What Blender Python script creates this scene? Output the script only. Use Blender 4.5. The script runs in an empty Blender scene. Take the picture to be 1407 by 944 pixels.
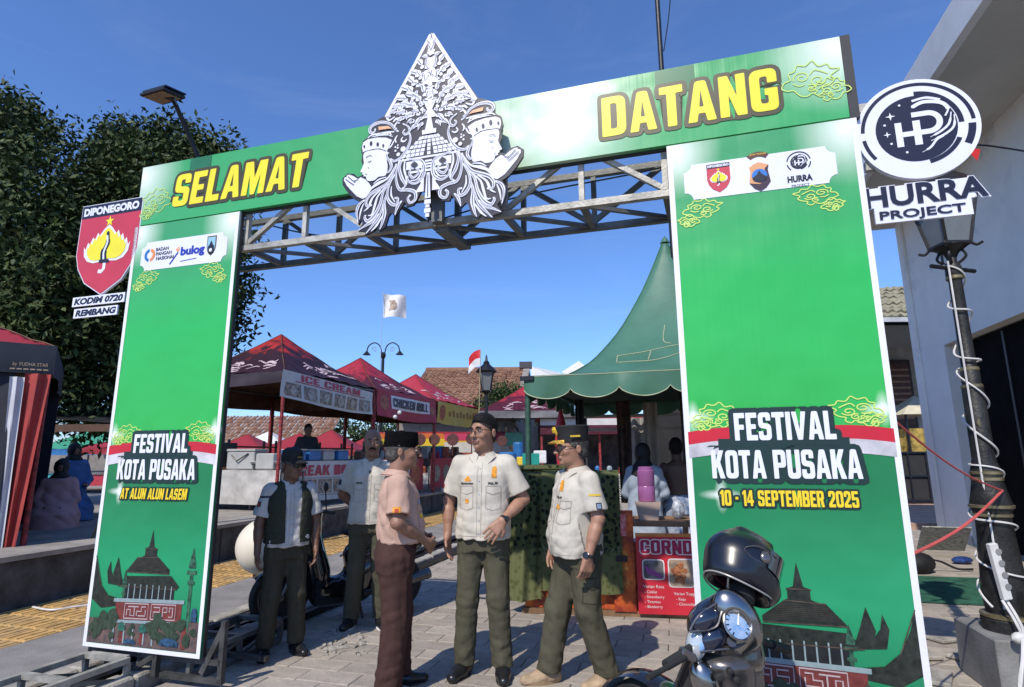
import bpy, math, random
import numpy as np
from mathutils import Vector, Matrix
from mathutils.geometry import tessellate_polygon
random.seed(7); rng = np.random.default_rng(11)
PI = math.pi
S = bpy.context.scene
COL = S.collection

# ------------------------------------------------------------------ camera
FPX, PITCH, ROLL, CAMH = 796.0, math.radians(11.13), math.radians(-0.36), 1.45
cd = bpy.data.cameras.new('camera'); cam = bpy.data.objects.new('camera', cd); COL.objects.link(cam)
cd.sensor_width = 36; cd.lens = 36 * FPX / 1407; cd.clip_start = 0.05; cd.clip_end = 3000
Fv = Vector((0, math.cos(PITCH), math.sin(PITCH))); U0 = Vector((0, -math.sin(PITCH), math.cos(PITCH))); R0 = Vector((1, 0, 0))
Rv = R0 * math.cos(ROLL) + U0 * math.sin(ROLL); Uv = -R0 * math.sin(ROLL) + U0 * math.cos(ROLL)
cam.matrix_world = Matrix(((Rv.x, Uv.x, -Fv.x, 0), (Rv.y, Uv.y, -Fv.y, 0), (Rv.z, Uv.z, -Fv.z, CAMH), (0, 0, 0, 1)))
S.camera = cam
S.render.resolution_x, S.render.resolution_y = 1024, 687

# ------------------------------------------------------------------ light
SUN_AZ, SUN_EL = math.radians(208.3), math.radians(46.5)
W = bpy.data.worlds.new('World'); S.world = W; W.use_nodes = True
nt = W.node_tree; sky = nt.nodes.new('ShaderNodeTexSky'); sky.sky_type = 'NISHITA'; sky.sun_disc = False
sky.sun_elevation = SUN_EL; sky.sun_rotation = SUN_AZ; sky.altitude = 0; sky.air_density = 1.0; sky.dust_density = 0.4; sky.ozone_density = 7.0
bg = nt.nodes['Background']; bg.inputs['Strength'].default_value = 0.15; tint = nt.nodes.new('ShaderNodeMixRGB'); tint.blend_type = 'MULTIPLY'; tint.inputs[0].default_value = 1; tint.inputs[2].default_value = (.84, .96, 1.18, 1)   # the camera's white balance
nt.links.new(sky.outputs[0], tint.inputs[1]); 
# a few faint high wisps of cloud
tcw = nt.nodes.new('ShaderNodeTexCoord'); mpw = nt.nodes.new('ShaderNodeMapping'); mpw.inputs['Scale'].default_value = (1.2, 1.2, 6.0); mpw.inputs['Rotation'].default_value = (.2, .35, .4); nt.links.new(tcw.outputs['Generated'], mpw.inputs[0])
nw = nt.nodes.new('ShaderNodeTexNoise'); nw.inputs['Scale'].default_value = 2.2; nw.inputs['Detail'].default_value = 8; nw.inputs['Roughness'].default_value = .62; nw.inputs['Distortion'].default_value = .8; nt.links.new(mpw.outputs[0], nw.inputs['Vector'])
rw = nt.nodes.new('ShaderNodeMapRange'); rw.inputs[1].default_value = .52; rw.inputs[2].default_value = .85; rw.inputs[4].default_value = .07; nt.links.new(nw.outputs['Fac'], rw.inputs[0])
mw = nt.nodes.new('ShaderNodeMixRGB'); nt.links.new(rw.outputs[0], mw.inputs[0]); nt.links.new(tint.outputs[0], mw.inputs[1]); mw.inputs[2].default_value = (5.2, 5.4, 5.8, 1); nt.links.new(mw.outputs[0], bg.inputs[0])
sd = bpy.data.lights.new('sun', 'SUN'); sd.energy = 4.0; sd.angle = math.radians(0.53); sd.color = (1.0, 0.925, 0.80)
sun = bpy.data.objects.new('sun', sd); COL.objects.link(sun)
sdir = Vector((math.sin(SUN_AZ) * math.cos(SUN_EL), math.cos(SUN_AZ) * math.cos(SUN_EL), math.sin(SUN_EL)))
sun.rotation_euler = (-sdir).to_track_quat('-Z', 'Y').to_euler(); sun.location = (0, 0, 30)
S.view_settings.view_transform = 'Standard'; S.view_settings.look = 'None'; S.view_settings.exposure = 0.2; S.view_settings.gamma = 1.0
S.view_settings.use_curve_mapping = False
S.render.engine = 'CYCLES'

# ------------------------------------------------------------------ photo survey helpers (measurements only)
def ray(u, v):
    return Fv + Rv * ((u - 703.5) / FPX) + Uv * (-(v - 472) / FPX)
def at_z(u, v, z=0.0):
    r = ray(u, v); t = (z - CAMH) / r.z; return Vector((r.x * t, r.y * t, z))
def at_y(u, v, y):
    r = ray(u, v); t = y / r.y; return Vector((r.x * t, y, CAMH + r.z * t))
def at_line(u, p, d, v=600):
    """point of the ground line p + s d seen at photo column u (row v): returns s"""
    r = ray(u, v); k = r.x / r.y
    return (k * p[1] - p[0]) / (d[0] - k * d[1])
def z_of(u, v, x, y):
    r = ray(u, v); return CAMH + r.z / r.y * y

# ------------------------------------------------------------------ materials
MATS = {}
def mat(name, col, rough=0.6, metal=0.0, var=0.12, scale=6.0, bump=0.0, bscale=40.0, coat=0.0, col2=None, spec=None, stretch=None, dirt=None, trans=None, emit=None, alpha=None, sheen=0.0):
    if name in MATS: return MATS[name]
    m = bpy.data.materials.new(name); m.use_nodes = True; n = m.node_tree.nodes; l = m.node_tree.links
    b = n['Principled BSDF']
    b.inputs['Roughness'].default_value = rough; b.inputs['Metallic'].default_value = metal
    if spec is not None: b.inputs['Specular IOR Level'].default_value = spec
    if coat: b.inputs['Coat Weight'].default_value = coat; b.inputs['Coat Roughness'].default_value = 0.08
    if sheen: b.inputs['Sheen Weight'].default_value = sheen
    tc = n.new('ShaderNodeTexCoord'); mp = n.new('ShaderNodeMapping'); l.new(tc.outputs['Object'], mp.inputs[0])
    if stretch: mp.inputs['Scale'].default_value = stretch
    c = (*col, 1)
    c2 = (*(col2 if col2 else [max(0, x * (1 - var * 2)) for x in col]), 1)
    no = n.new('ShaderNodeTexNoise'); no.inputs['Scale'].default_value = scale; no.inputs['Detail'].default_value = 6; no.inputs['Roughness'].default_value = 0.62
    l.new(mp.outputs[0], no.inputs['Vector'])
    rp = n.new('ShaderNodeValToRGB'); rp.color_ramp.elements[0].position = 0.36; rp.color_ramp.elements[1].position = 0.66
    rp.color_ramp.elements[0].color = c2; rp.color_ramp.elements[1].color = c
    l.new(no.outputs['Fac'], rp.inputs[0]); last = rp.outputs[0]
    if dirt:   # stains with a shape of their own: (colour, scale, threshold)
        n2 = n.new('ShaderNodeTexNoise'); n2.inputs['Scale'].default_value = dirt[1]; n2.inputs['Detail'].default_value = 9; n2.inputs['Roughness'].default_value = 0.7
        l.new(mp.outputs[0], n2.inputs['Vector'])
        r2 = n.new('ShaderNodeValToRGB'); r2.color_ramp.elements[0].position = dirt[2]; r2.color_ramp.elements[1].position = min(1, dirt[2] + 0.12)
        l.new(n2.outputs['Fac'], r2.inputs[0]); mx = n.new('ShaderNodeMixRGB'); l.new(r2.outputs[0], mx.inputs[0]); l.new(last, mx.inputs[1]); mx.inputs[2].default_value = (*dirt[0], 1)
        last = mx.outputs[0]
    l.new(last, b.inputs['Base Color'])
    if bump:
        nb = n.new('ShaderNodeTexNoise'); nb.inputs['Scale'].default_value = bscale; nb.inputs['Detail'].default_value = 5; l.new(mp.outputs[0], nb.inputs['Vector'])
        bp = n.new('ShaderNodeBump'); bp.inputs['Strength'].default_value = min(1, bump); bp.inputs['Distance'].default_value = 0.01 * max(1, bump); l.new(nb.outputs['Fac'], bp.inputs['Height']); l.new(bp.outputs[0], b.inputs['Normal'])
    if trans: b.inputs['Transmission Weight'].default_value = trans
    if alpha: b.inputs['Alpha'].default_value = alpha
    if emit: b.inputs['Emission Color'].default_value = (*emit[0], 1); b.inputs['Emission Strength'].default_value = emit[1]
    MATS[name] = m; return m

# ------------------------------------------------------------------ mesh building
class MB:
    def __init__(s): s.v = []; s.f = []; s.smooth = False
    def add(s, vs, fs):
        o = len(s.v); s.v += [tuple(p) for p in vs]; s.f += [tuple(i + o for i in f) for f in fs]; return s
    def box(s, c, size, rz=0.0, M=None, bev=0.0):
        hx, hy, hz = size[0] / 2, size[1] / 2, size[2] / 2
        if bev:
            b = min(bev, hx * .9, hy * .9, hz * .9); vs = []; 
            for z, q in ((-hz, b), (-hz + b, 0), (hz - b, 0), (hz, b)):
                x, y = hx - q, hy - q; k = b * .6
                vs += [(-x + k, -y, z), (x - k, -y, z), (x, -y + k, z), (x, y - k, z), (x - k, y, z), (-x + k, y, z), (-x, y - k, z), (-x, -y + k, z)]
            fs = [tuple(range(7, -1, -1)), tuple(range(24, 32))]
            for r in range(3):
                for i in range(8):
                    j = (i + 1) % 8; fs.append((r * 8 + i, r * 8 + j, r * 8 + 8 + j, r * 8 + 8 + i))
        else:
            vs = [(x, y, z) for z in (-hz, hz) for x, y in ((-hx, -hy), (hx, -hy), (hx, hy), (-hx, hy))]
            fs = [(3, 2, 1, 0), (4, 5, 6, 7), (0, 1, 5, 4), (1, 2, 6, 5), (2, 3, 7, 6), (3, 0, 4, 7)]
        if M is None: M = Matrix.Rotation(rz, 3, 'Z')
        c = Vector(c); return s.add([M @ Vector(p) + c for p in vs], fs)
    def beam(s, a, b, w, h=None, up=(0, 0, 1)):
        a, b = Vector(a), Vector(b); h = h or w; d = b - a; L = d.length
        if L < 1e-6: return s
        x = d / L; u = Vector(up)
        if abs(x.dot(u)) > .98: u = Vector((0, 1, 0))
        y = u.cross(x).normalized(); z = x.cross(y)
        M = Matrix((x, y, z)).transposed()
        return s.box((a + b) / 2, (L, w, h), M=M)
    def tube(s, pts, r, n=8, caps=True, closed=False):
        pts = [Vector(p) for p in pts]; m = len(pts); rr = r if isinstance(r, (list, tuple)) else [r] * m
        vs = []; fs = []; prev = None
        for i, p in enumerate(pts):
            if closed: t = pts[(i + 1) % m] - pts[i - 1]
            else: t = pts[min(i + 1, m - 1)] - pts[max(i - 1, 0)]
            if t.length < 1e-9: t = Vector((0, 0, 1))
            t.normalize()
            if prev is None: a = Vector((0, 0, 1)) if abs(t.z) < .9 else Vector((1, 0, 0)); u = t.cross(a).normalized()
            else: u = (prev - t * prev.dot(t)); u = u.normalized() if u.length > 1e-6 else t.orthogonal().normalized()
            prev = u; w = t.cross(u)
            for k in range(n):
                a = 2 * PI * k / n; vs.append(p + (u * math.cos(a) + w * math.sin(a)) * rr[i])
        R = m if closed else m - 1
        for i in range(R):
            for k in range(n):
                a, b = i * n, ((i + 1) % m) * n; fs.append((a + k, a + (k + 1) % n, b + (k + 1) % n, b + k))
        if caps and not closed: fs.append(tuple(range(n - 1, -1, -1))); fs.append(tuple((m - 1) * n + k for k in range(n)))
        return s.add(vs, fs)
    def lathe(s, prof, c=(0, 0, 0), n=20, M=None, sx=1, sy=1):
        vs = []; fs = []; M = M or Matrix.Identity(3); c = Vector(c)
        for r, z in prof:
            for k in range(n): vs.append(M @ Vector((r * sx * math.cos(2 * PI * k / n), r * sy * math.sin(2 * PI * k / n), z)) + c)
        for i in range(len(prof) - 1):
            for k in range(n): fs.append((i * n + k, i * n + (k + 1) % n, (i + 1) * n + (k + 1) % n, (i + 1) * n + k))
        fs.append(tuple(range(n - 1, -1, -1))); fs.append(tuple((len(prof) - 1) * n + k for k in range(n)))
        return s.add(vs, fs)
    def ball(s, c, r, n=14, m=8, M=None):
        r = (r, r, r) if not hasattr(r, '__len__') else r
        prof = [(max(1e-4, math.sin(PI * i / m)), -math.cos(PI * i / m)) for i in range(m + 1)]
        M = M or Matrix.Identity(3); return s.lathe(prof, c, n, M @ Matrix.Diagonal(r))
    def grid(s, fn, nu, nv):
        vs = [fn(i / nu, j / nv) for j in range(nv + 1) for i in range(nu + 1)]
        fs = [(j * (nu + 1) + i, j * (nu + 1) + i + 1, (j + 1) * (nu + 1) + i + 1, (j + 1) * (nu + 1) + i) for j in range(nv) for i in range(nu)]
        return s.add(vs, fs)
    def prism(s, outer, holes, y0, y1, mapf=None):
        """extrude a 2-D shape (x,z) between depths y0<y1"""
        rings = [outer] + list(holes or [])
        flat = [p for r in rings for p in r]
        tris = tessellate_polygon([[Vector((p[0], p[1], 0)) for p in r] for r in rings])
        n = len(flat); vs = [(p[0], y0, p[1]) for p in flat] + [(p[0], y1, p[1]) for p in flat]
        fs = [t for t in tris] + [tuple(n + i for i in t[::-1]) for t in tris]
        o = 0
        for r in rings:
            k = len(r)
            for i in range(k): fs.append((o + i, o + (i + 1) % k, n + o + (i + 1) % k, n + o + i))
            o += k
        return s.add(vs, fs)

def link(name, data, parent=None): 
    o = bpy.data.objects.new(name, data); COL.objects.link(o)
    if parent is not None: o.parent = parent
    return o
def mesh_np(name, V, Q, mats, smooth=False, midx=None):
    me = bpy.data.meshes.new(name); V = np.asarray(V, np.float32); Q = np.asarray(Q, np.int32)
    k = Q.shape[1]; me.vertices.add(len(V)); me.vertices.foreach_set('co', V.ravel())
    me.loops.add(Q.size); me.loops.foreach_set('vertex_index', Q.ravel())
    me.polygons.add(len(Q)); me.polygons.foreach_set('loop_start', np.arange(0, Q.size, k, dtype=np.int32))
    if smooth: me.polygons.foreach_set('use_smooth', np.ones(len(Q), bool))
    for m in mats if isinstance(mats, (list, tuple)) else [mats]: me.materials.append(m)
    if midx is not None: me.polygons.foreach_set('material_index', np.asarray(midx, np.int32))
    me.update(calc_edges=True); return me
def part(name, mb, m, parent=None, smooth=False, label=None, bevel=0, kind=None, loc=None):
    me = bpy.data.meshes.new(name); me.from_pydata(mb.v, [], mb.f); me.materials.append(m)
    me.update()
    if smooth:
        me.polygons.foreach_set('use_smooth', [True] * len(me.polygons))
        try: me.set_sharp_from_angle(angle=math.radians(38 if smooth is True else smooth))
        except Exception: pass
    o = link(name, me, parent)
    if bevel:
        bm_ = o.modifiers.new('bevel', 'BEVEL'); bm_.width = bevel; bm_.segments = 2; bm_.limit_method = 'ANGLE'; bm_.angle_limit = math.radians(40)
    if label: o['label'] = label
    if kind or name in ('printed_trees', 'cloud_ornament', 'carving_lines', 'food_pictures'): o['kind'] = kind or 'stuff'
    if loc is not None: o.location = loc
    return o
def tag(o, label=None, cat=None, group=None, kind=None):
    if label: o['label'] = label
    if cat: o['category'] = cat
    if group: o['group'] = group
    if kind: o['kind'] = kind
    return o
def thing(name, label, cat, loc=(0, 0, 0), rz=0.0, group=None):
    o = link(name, None); o.location = loc; o.rotation_euler = (0, 0, rz); o.empty_display_size = .2
    return tag(o, label, cat, group)
def copy_tree(o, parent=None):
    c = o.copy(); COL.objects.link(c); c.parent = parent
    for ch in list(o.children): copy_tree(ch, c)
    return c

# ------------------------------------------------------------------ lettering
def rounded(pts):
    out = []; n = len(pts)
    for i, p in enumerate(pts):
        r = p[2] if len(p) > 2 else 0.025
        P = Vector(p[:2]); A = Vector(pts[i - 1][:2]) - P; B = Vector(pts[(i + 1) % n][:2]) - P
        k = min(r, A.length * .48, B.length * .48); a = P + A.normalized() * k; b = P + B.normalized() * k
        seg = 5 if r > .06 else 2
        for j in range(seg + 1):
            t = j / seg; q = a * (1 - t) ** 2 + P * 2 * t * (1 - t) + b * t * t; out.append((q.x, q.y))
    return out
def RR(x0, y0, x1, y1, r): return [(x0, y0, r), (x1, y0, r), (x1, y1, r), (x0, y1, r)]
G = {
 'A': (.62, [(0,0),(.2,0),(.235,.2),(.385,.2),(.42,0),(.62,0),(.43,1,.06),(.19,1,.06)], [[(.262,.36),(.31,.76),(.358,.36)]]),
 'B': (.57, [(0,0),(.57,0,.15),(.57,.5,.1),(.5,.53),(.56,.56,.08),(.56,1,.16),(0,1)], [[(.21,.17),(.36,.17),(.36,.42),(.21,.42)],[(.21,.6),(.35,.6),(.35,.83),(.21,.83)]]),
 'C': (.57, [(0,0,.2),(.57,0,.2),(.57,.36),(.37,.36),(.37,.18,.05),(.21,.18,.06),(.21,.82,.06),(.37,.82,.05),(.37,.64),(.57,.64),(.57,1,.2),(0,1,.2)], []),
 'D': (.57, [(0,0),(.57,0,.2),(.57,1,.2),(0,1)], [[(.21,.18),(.36,.18,.06),(.36,.82,.06),(.21,.82)]]),
 'E': (.48, [(0,0),(.48,0),(.48,.19),(.21,.19),(.21,.41),(.42,.41),(.42,.58),(.21,.58),(.21,.81),(.48,.81),(.48,1),(0,1)], []),
 'F': (.47, [(0,0),(.21,0),(.21,.39),(.42,.39),(.42,.57),(.21,.57),(.21,.81),(.47,.81),(.47,1),(0,1)], []),
 'G': (.57, [(0,0,.2),(.57,0,.15),(.57,.53),(.3,.53),(.3,.37),(.37,.37),(.37,.18,.05),(.21,.18,.06),(.21,.82,.06),(.37,.82,.04),(.37,.66),(.57,.66),(.57,1,.2),(0,1,.2)], []),
 'H': (.58, [(0,0),(.21,0),(.21,.41),(.37,.41),(.37,0),(.58,0),(.58,1),(.37,1),(.37,.6),(.21,.6),(.21,1),(0,1)], []),
 'I': (.21, [(0,0),(.21,0),(.21,1),(0,1)], []),
 'K': (.6, [(0,0),(.21,0),(.21,.33),(.25,.42),(.37,0),(.6,0),(.4,.57),(.58,1),(.36,1),(.21,.62),(.21,1),(0,1)], []),
 'L': (.46, [(0,0),(.46,0),(.46,.19),(.21,.19),(.21,1),(0,1)], []),
 'M': (.74, [(0,0),(.19,0),(.19,.6),(.3,0),(.44,0),(.55,.6),(.55,0),(.74,0),(.74,1),(.48,1),(.37,.5),(.26,1),(0,1)], []),
 'N': (.57, [(0,0),(.2,0),(.2,.52),(.36,0),(.57,0),(.57,1),(.37,1),(.37,.48),(.2,1),(0,1)], []),
 'O': (.57, RR(0,0,.57,1,.2), [RR(.21,.18,.36,.82,.07)]),
 'P': (.56, [(0,0),(.21,0),(.21,.38),(.56,.38,.15),(.56,1,.18),(0,1)], [[(.21,.55),(.35,.55),(.35,.83),(.21,.83)]]),
 'R': (.58, [(0,0),(.21,0),(.21,.4),(.27,.4),(.35,0),(.58,0),(.49,.43),(.57,.52,.08),(.57,1,.18),(0,1)], [[(.21,.58),(.36,.58),(.36,.83),(.21,.83)]]),
 'S': (.55, [(0,0,.18),(.55,0,.18),(.55,.57,.15),(.21,.62,.04),(.21,.83,.05),(.34,.83,.04),(.34,.7),(.54,.7),(.54,1,.18),(.01,1,.18),(.01,.45,.15),(.35,.4,.04),(.35,.17,.05),(.2,.17,.05),(.2,.32),(0,.32)], []),
 'T': (.53, [(.16,0),(.37,0),(.37,.81),(.53,.81),(.53,1),(0,1),(0,.81),(.16,.81)], []),
 'U': (.57, [(0,0,.2),(.57,0,.2),(.57,1),(.36,1),(.36,.19,.06),(.21,.19,.06),(.21,1),(0,1)], []),
 'V': (.6, [(.2,0),(.4,0),(.6,1),(.4,1),(.3,.35),(.2,1),(0,1)], []),
 '1': (.33, [(.12,0),(.33,0),(.33,1),(.16,1),(0,.85),(0,.7),(.12,.76)], []),
 '2': (.53, [(0,0),(.53,0),(.53,.19),(.24,.19),(.53,.55,.1),(.53,1,.2),(0,1,.2),(0,.65),(.2,.65),(.2,.82,.05),(.33,.82,.05),(.33,.62,.04),(0,.22)], []),
 '4': (.56, [(.28,0),(.47,0),(.47,.2),(.56,.2),(.56,.37),(.47,.37),(.47,1),(.25,1),(0,.4),(0,.2),(.28,.2)], [[(.15,.37),(.28,.37),(.28,.72)]]),
 '5': (.55, [(0,0,.18),(.55,0,.18),(.55,.63,.15),(.21,.63),(.21,.82),(.52,.82),(.52,1),(.01,1),(.01,.44),(.35,.46,.04),(.35,.17,.05),(.2,.17,.05),(.2,.3),(0,.3)], []),
 '-': (.25, [(0,.4),(.25,.4),(.25,.57),(0,.57)], []),
 ' ': (.24, None, []),
}
G['0'] = G['O']
def area2(p): return sum(p[i - 1][0] * p[i][1] - p[i][0] * p[i - 1][1] for i in range(len(p)))
def grow(p, d):
    """offset a closed outline outward by d with limited mitres"""
    if area2(p) < 0: p = p[::-1]
    n = len(p); out = []
    for i in range(n):
        a, b, c = Vector(p[i - 1]), Vector(p[i]), Vector(p[(i + 1) % n])
        e1, e2 = (b - a), (c - b)
        if e1.length < 1e-7 or e2.length < 1e-7: continue
        e1.normalize(); e2.normalize(); n1 = Vector((e1.y, -e1.x)); n2 = Vector((e2.y, -e2.x)); m = n1 + n2
        if m.length < .2: out.append((b.x + n1.x * d, b.y + n1.y * d)); continue
        m.normalize(); k = min(1.35, 1 / max(.3, m.dot(n1)))
        out.append((b.x + m.x * d * k, b.y + m.y * d * k))
    return out
class Ink:
    """flat print: 2-D shapes in (x, z), every shape a hair above the last"""
    def __init__(s, y=0.0, step=0.00012, wrap=14): s.mb = MB(); s.y = y; s.k = 0; s.step = step; s.wrap = wrap
    def _y(s): s.k += 1; return s.y - s.step * (s.k % s.wrap)
    def poly(s, outer, holes=()):
        rings = [list(outer)] + [list(h) for h in holes]; flat = [p for r in rings for p in r]
        tris = tessellate_polygon([[Vector((p[0], p[1], 0)) for p in r] for r in rings]); y = s._y()
        fs = []
        for t in tris:
            a, b, c = (flat[i] for i in t)
            ar = (b[0] - a[0]) * (c[1] - a[1]) - (c[0] - a[0]) * (b[1] - a[1])
            fs.append(t if ar > 0 else t[::-1])
        s.mb.add([(p[0], y, p[1]) for p in flat], fs); return s
    def rect(s, x0, z0, x1, z1):
        n = max(1, int((x1 - x0) / .10)); m = max(1, int((z1 - z0) / .15)); y = s._y()
        s.mb.add([(x0 + (x1 - x0) * i / n, y, z0 + (z1 - z0) * j / m) for j in range(m + 1) for i in range(n + 1)], [(j * (n + 1) + i, j * (n + 1) + i + 1, (j + 1) * (n + 1) + i + 1, (j + 1) * (n + 1) + i) for j in range(m) for i in range(n)]); return s
    def disc(s, x, z, r, rz=None, n=20): rz = rz or r; return s.poly([(x + r * math.cos(2 * PI * i / n), z + rz * math.sin(2 * PI * i / n)) for i in range(n)])
    def ring(s, x, z, r0, r1, a0=0, a1=360, n=36):
        A = [math.radians(a0 + (a1 - a0) * i / n) for i in range(n + 1)]; y = s._y()
        vs = [(x + r0 * math.cos(a), y, z + r0 * math.sin(a)) for a in A] + [(x + r1 * math.cos(a), y, z + r1 * math.sin(a)) for a in A]
        s.mb.add(vs, [(i, n + 1 + i, n + 2 + i, i + 1)[::1] for i in range(n)]); return s
    def line(s, pts, w, closed=False):
        n = len(pts); y = s._y(); L = []; R = []
        ww = w if hasattr(w, '__len__') else [w] * n
        for i in range(n):
            a = Vector(pts[i - 1] if (i or closed) else pts[0]); c = Vector(pts[(i + 1) % n] if (i < n - 1 or closed) else pts[-1])
            t = (c - a); t = t.normalized() if t.length > 1e-9 else Vector((1, 0)); q = Vector((-t.y, t.x)) * ww[i] / 2
            L.append((pts[i][0] + q.x, y, pts[i][1] + q.y)); R.append((pts[i][0] - q.x, y, pts[i][1] - q.y))
        m = n if closed else n - 1
        s.mb.add(L + R, [(i, n + i, n + (i + 1) % n, (i + 1) % n) for i in range(m)]); return s
    def text(s, body, x, z, h, w=None, fat=0.0, slant=0.0, gap=.07, sx=1.0, holes=True):
        """heavy condensed capitals; w = total width wanted; fat grows the outline (absolute)"""
        tot = sum(G[c][0] + gap for c in body) - gap
        kx = (w / (tot * h)) if w else sx
        cx = x
        for c in body:
            gw, o, hs = G[c]
            if o:
                f = lambda P: [(cx + (p[0] + slant * p[1]) * h * kx, z + p[1] * h) for p in P]
                out = f(rounded(o)); hh = [f(rounded(q)) for q in hs] if holes else []
                if fat: out = grow(out, fat); hh = []
                s.poly(out, hh)
            cx += (gw + gap) * h * kx
        return s
    def font(s, body, x, z, h, w=None, fat=0.0, align='L', slant=0):
        V, F = font_mesh(body, fat / h)
        if not len(V): return s
        x0, x1 = V[:, 0].min(), V[:, 0].max(); k = h / 0.7; kx = (w / (x1 - x0)) if w else k
        off = {'L': -x0, 'C': -(x0 + x1) / 2}[align]; y = s._y()
        s.mb.add([(x + (p[0] + off + slant * p[1]) * kx, y, z + p[1] * k) for p in V], F); return s
_fc = {}
def font_mesh(body, off):
    key = (body, round(off, 4))
    if key in _fc: return _fc[key]
    cu = bpy.data.curves.new('t', 'FONT'); cu.body = body; cu.size = 1.0; cu.offset = off * .7; cu.resolution_u = 3; cu.fill_mode = 'FRONT'
    ob = bpy.data.objects.new('t', cu)
    me = bpy.data.meshes.new_from_object(ob)
    V = np.array([v.co[:] for v in me.vertices]).reshape(-1, 3); F = [tuple(p.vertices) for p in me.polygons]
    bpy.data.objects.remove(ob); bpy.data.meshes.remove(me); bpy.data.curves.remove(cu)
    _fc[key] = (V, F); return _fc[key]
def spiral(cx, cz, r0, r1, a0, a1, n=18):
    return [(cx + (r0 + (r1 - r0) * i / n) * math.cos(math.radians(a0 + (a1 - a0) * i / n)), cz + (r0 + (r1 - r0) * i / n) * math.sin(math.radians(a0 + (a1 - a0) * i / n))) for i in range(n + 1)]
def smooth_path(pts, closed=False, sub=6):
    n = len(pts); out = []
    rngi = range(n) if closed else range(n - 1)
    for i in rngi:
        p0 = pts[i - 1] if (closed or i) else pts[0]; p1 = pts[i]; p2 = pts[(i + 1) % n]; p3 = pts[(i + 2) % n] if (closed or i + 2 < n) else pts[-1]
        for j in range(sub):
            t = j / sub
            out.append(tuple(.5 * (2 * p1[k] + (p2[k] - p0[k]) * t + (2 * p0[k] - 5 * p1[k] + 4 * p2[k] - p3[k]) * t * t + (3 * p1[k] - p0[k] - 3 * p2[k] + p3[k]) * t ** 3) for k in range(len(p1))))
    if not closed: out.append(tuple(pts[-1]))
    return out
# ================================================================== GROUND, ROAD, PAVERS, PLATFORM
WA = math.radians(15.5); WD = Vector((math.sin(WA), math.cos(WA), 0)); WN = Vector((math.cos(WA), -math.sin(WA), 0))   # street direction, and its right-hand side
PO = Vector((-4.0, 9.5, 0)) - WD * 9.5                                  # line of the platform front
def st(l, a, z=0.0): p = PO + WN * l + WD * a; return Vector((p.x, p.y, z))   # lateral, along
WR = Matrix.Rotation(-WA, 3, 'Z')
M_ground = mat('open_ground', (.30, .27, .24), .9, 0, .18, 2.5, .5, 30, dirt=((.16, .15, .13), .6, .55))
part('ground', MB().grid(lambda a, b: (-700 + 1400 * a, -700 + 1400 * b, -.03), 4, 4), M_ground, kind='structure')
M_asph = mat('worn_asphalt', (.27, .25, .235), .9, 0, .15, 3, .6, 90, dirt=((.17, .16, .155), 1.1, .56))
rd = MB(); rd.box(st(1.75, 14, -.012), (1.10, 60, .024), M=WR); part('road', rd, M_asph, kind='structure')
# yellow ribbed tiles along the wall foot
tp = tag(part('tactile_path', MB().box(st(.6, 14, -.016), (1.19, 60, .02), M=WR), mat('tile_bed', (.20, .16, .10), .9)), kind='structure')
M_tile = [mat('yellow_tile%d' % i, c, .75, 0, .2, 9, .4, 120) for i, c in enumerate([(.60, .37, .13), (.55, .36, .15), (.50, .31, .11)])]
tm = MB(); tm.box((0, 0, 0), (.288, .288, .03), bev=.006)
for i in range(3): tm.box((-.09 + .09 * i, 0, .017), (.05, .25, .008))
tmesh = []
for m in M_tile:
    o_ = part('tile', tm, m, tp); tmesh.append(o_.data); bpy.data.objects.remove(o_)
cnt = 0
for a in range(-6, 60):
    for l in range(4):
        p = st(.15 + .3 * l, 4.2 + .3 * a, 0)
        o_ = link('tile', tmesh[rng.integers(0, 3)], tp); o_.location = (p.x, p.y, -.008 + rng.uniform(-.002, .002)); o_.rotation_euler = (rng.uniform(-.006, .006), rng.uniform(-.006, .006), -WA)
# two rows of kerb stones with an open channel between them
kb = tag(part('kerb', MB().box(st(2.62, 14, -.035), (.62, 60, .02), M=WR), mat('channel_bed', (.05, .045, .04), .95, 0, .3, 8, .6, 60)), kind='structure')
M_kerb = mat('kerb_concrete', (.42, .39, .34), .88, 0, .25, 6, .6, 60, dirt=((.18, .16, .14), 3, .55))
km = MB().box((0, 0, 0), (.15, .585, .12), bev=.012); k0 = part('kerb_stone', km, M_kerb, kb); kd = k0.data; bpy.data.objects.remove(k0)
for r_, (l, z) in enumerate(((2.40, .03), (2.88, .02))):
    for i in range(34):
        p = st(l + rng.uniform(-.008, .008), 2.6 + .6 * i, z + rng.uniform(-.006, .006)); o_ = link('kerb_stone', kd, kb); o_.location = p; o_.rotation_euler = (rng.uniform(-.01, .01), rng.uniform(-.015, .015), -WA + rng.uniform(-.01, .01))
# paving slabs
M_pav = [mat('paver%d' % i, c, .9, 0, .14, 5, .55, 70, dirt=((c[0] * .55, c[1] * .53, c[2] * .53), 1.6, .53)) for i, c in enumerate([(.41, .36, .305), (.375, .33, .28), (.43, .38, .32), (.345, .305, .26)])]
pv = tag(part('pavement', MB().box(st(8.0, 14, -.034), (10.1, 60, .006), M=WR), mat('joint_sand', (.20, .175, .15), .95, 0, .2, 20, .5, 90)), kind='structure')
PW, PLn = .40, .20
pm_ = MB().box((0, 0, -.012), (PW - .005, PLn - .005, .034), bev=.005)
pd = []
for m in M_pav:
    o_ = part('paver', pm_, m, pv); pd.append(o_.data); bpy.data.objects.remove(o_)
slots = []
for r_ in range(-2, 130):
    for c_ in range(0, 25):
        l = 3.05 + PW * (c_ + (.5 if r_ % 2 else 0)); a = 2.6 + PLn * r_
        if l > 12.8: continue
        slots.append((st(l, a), r_))
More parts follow.
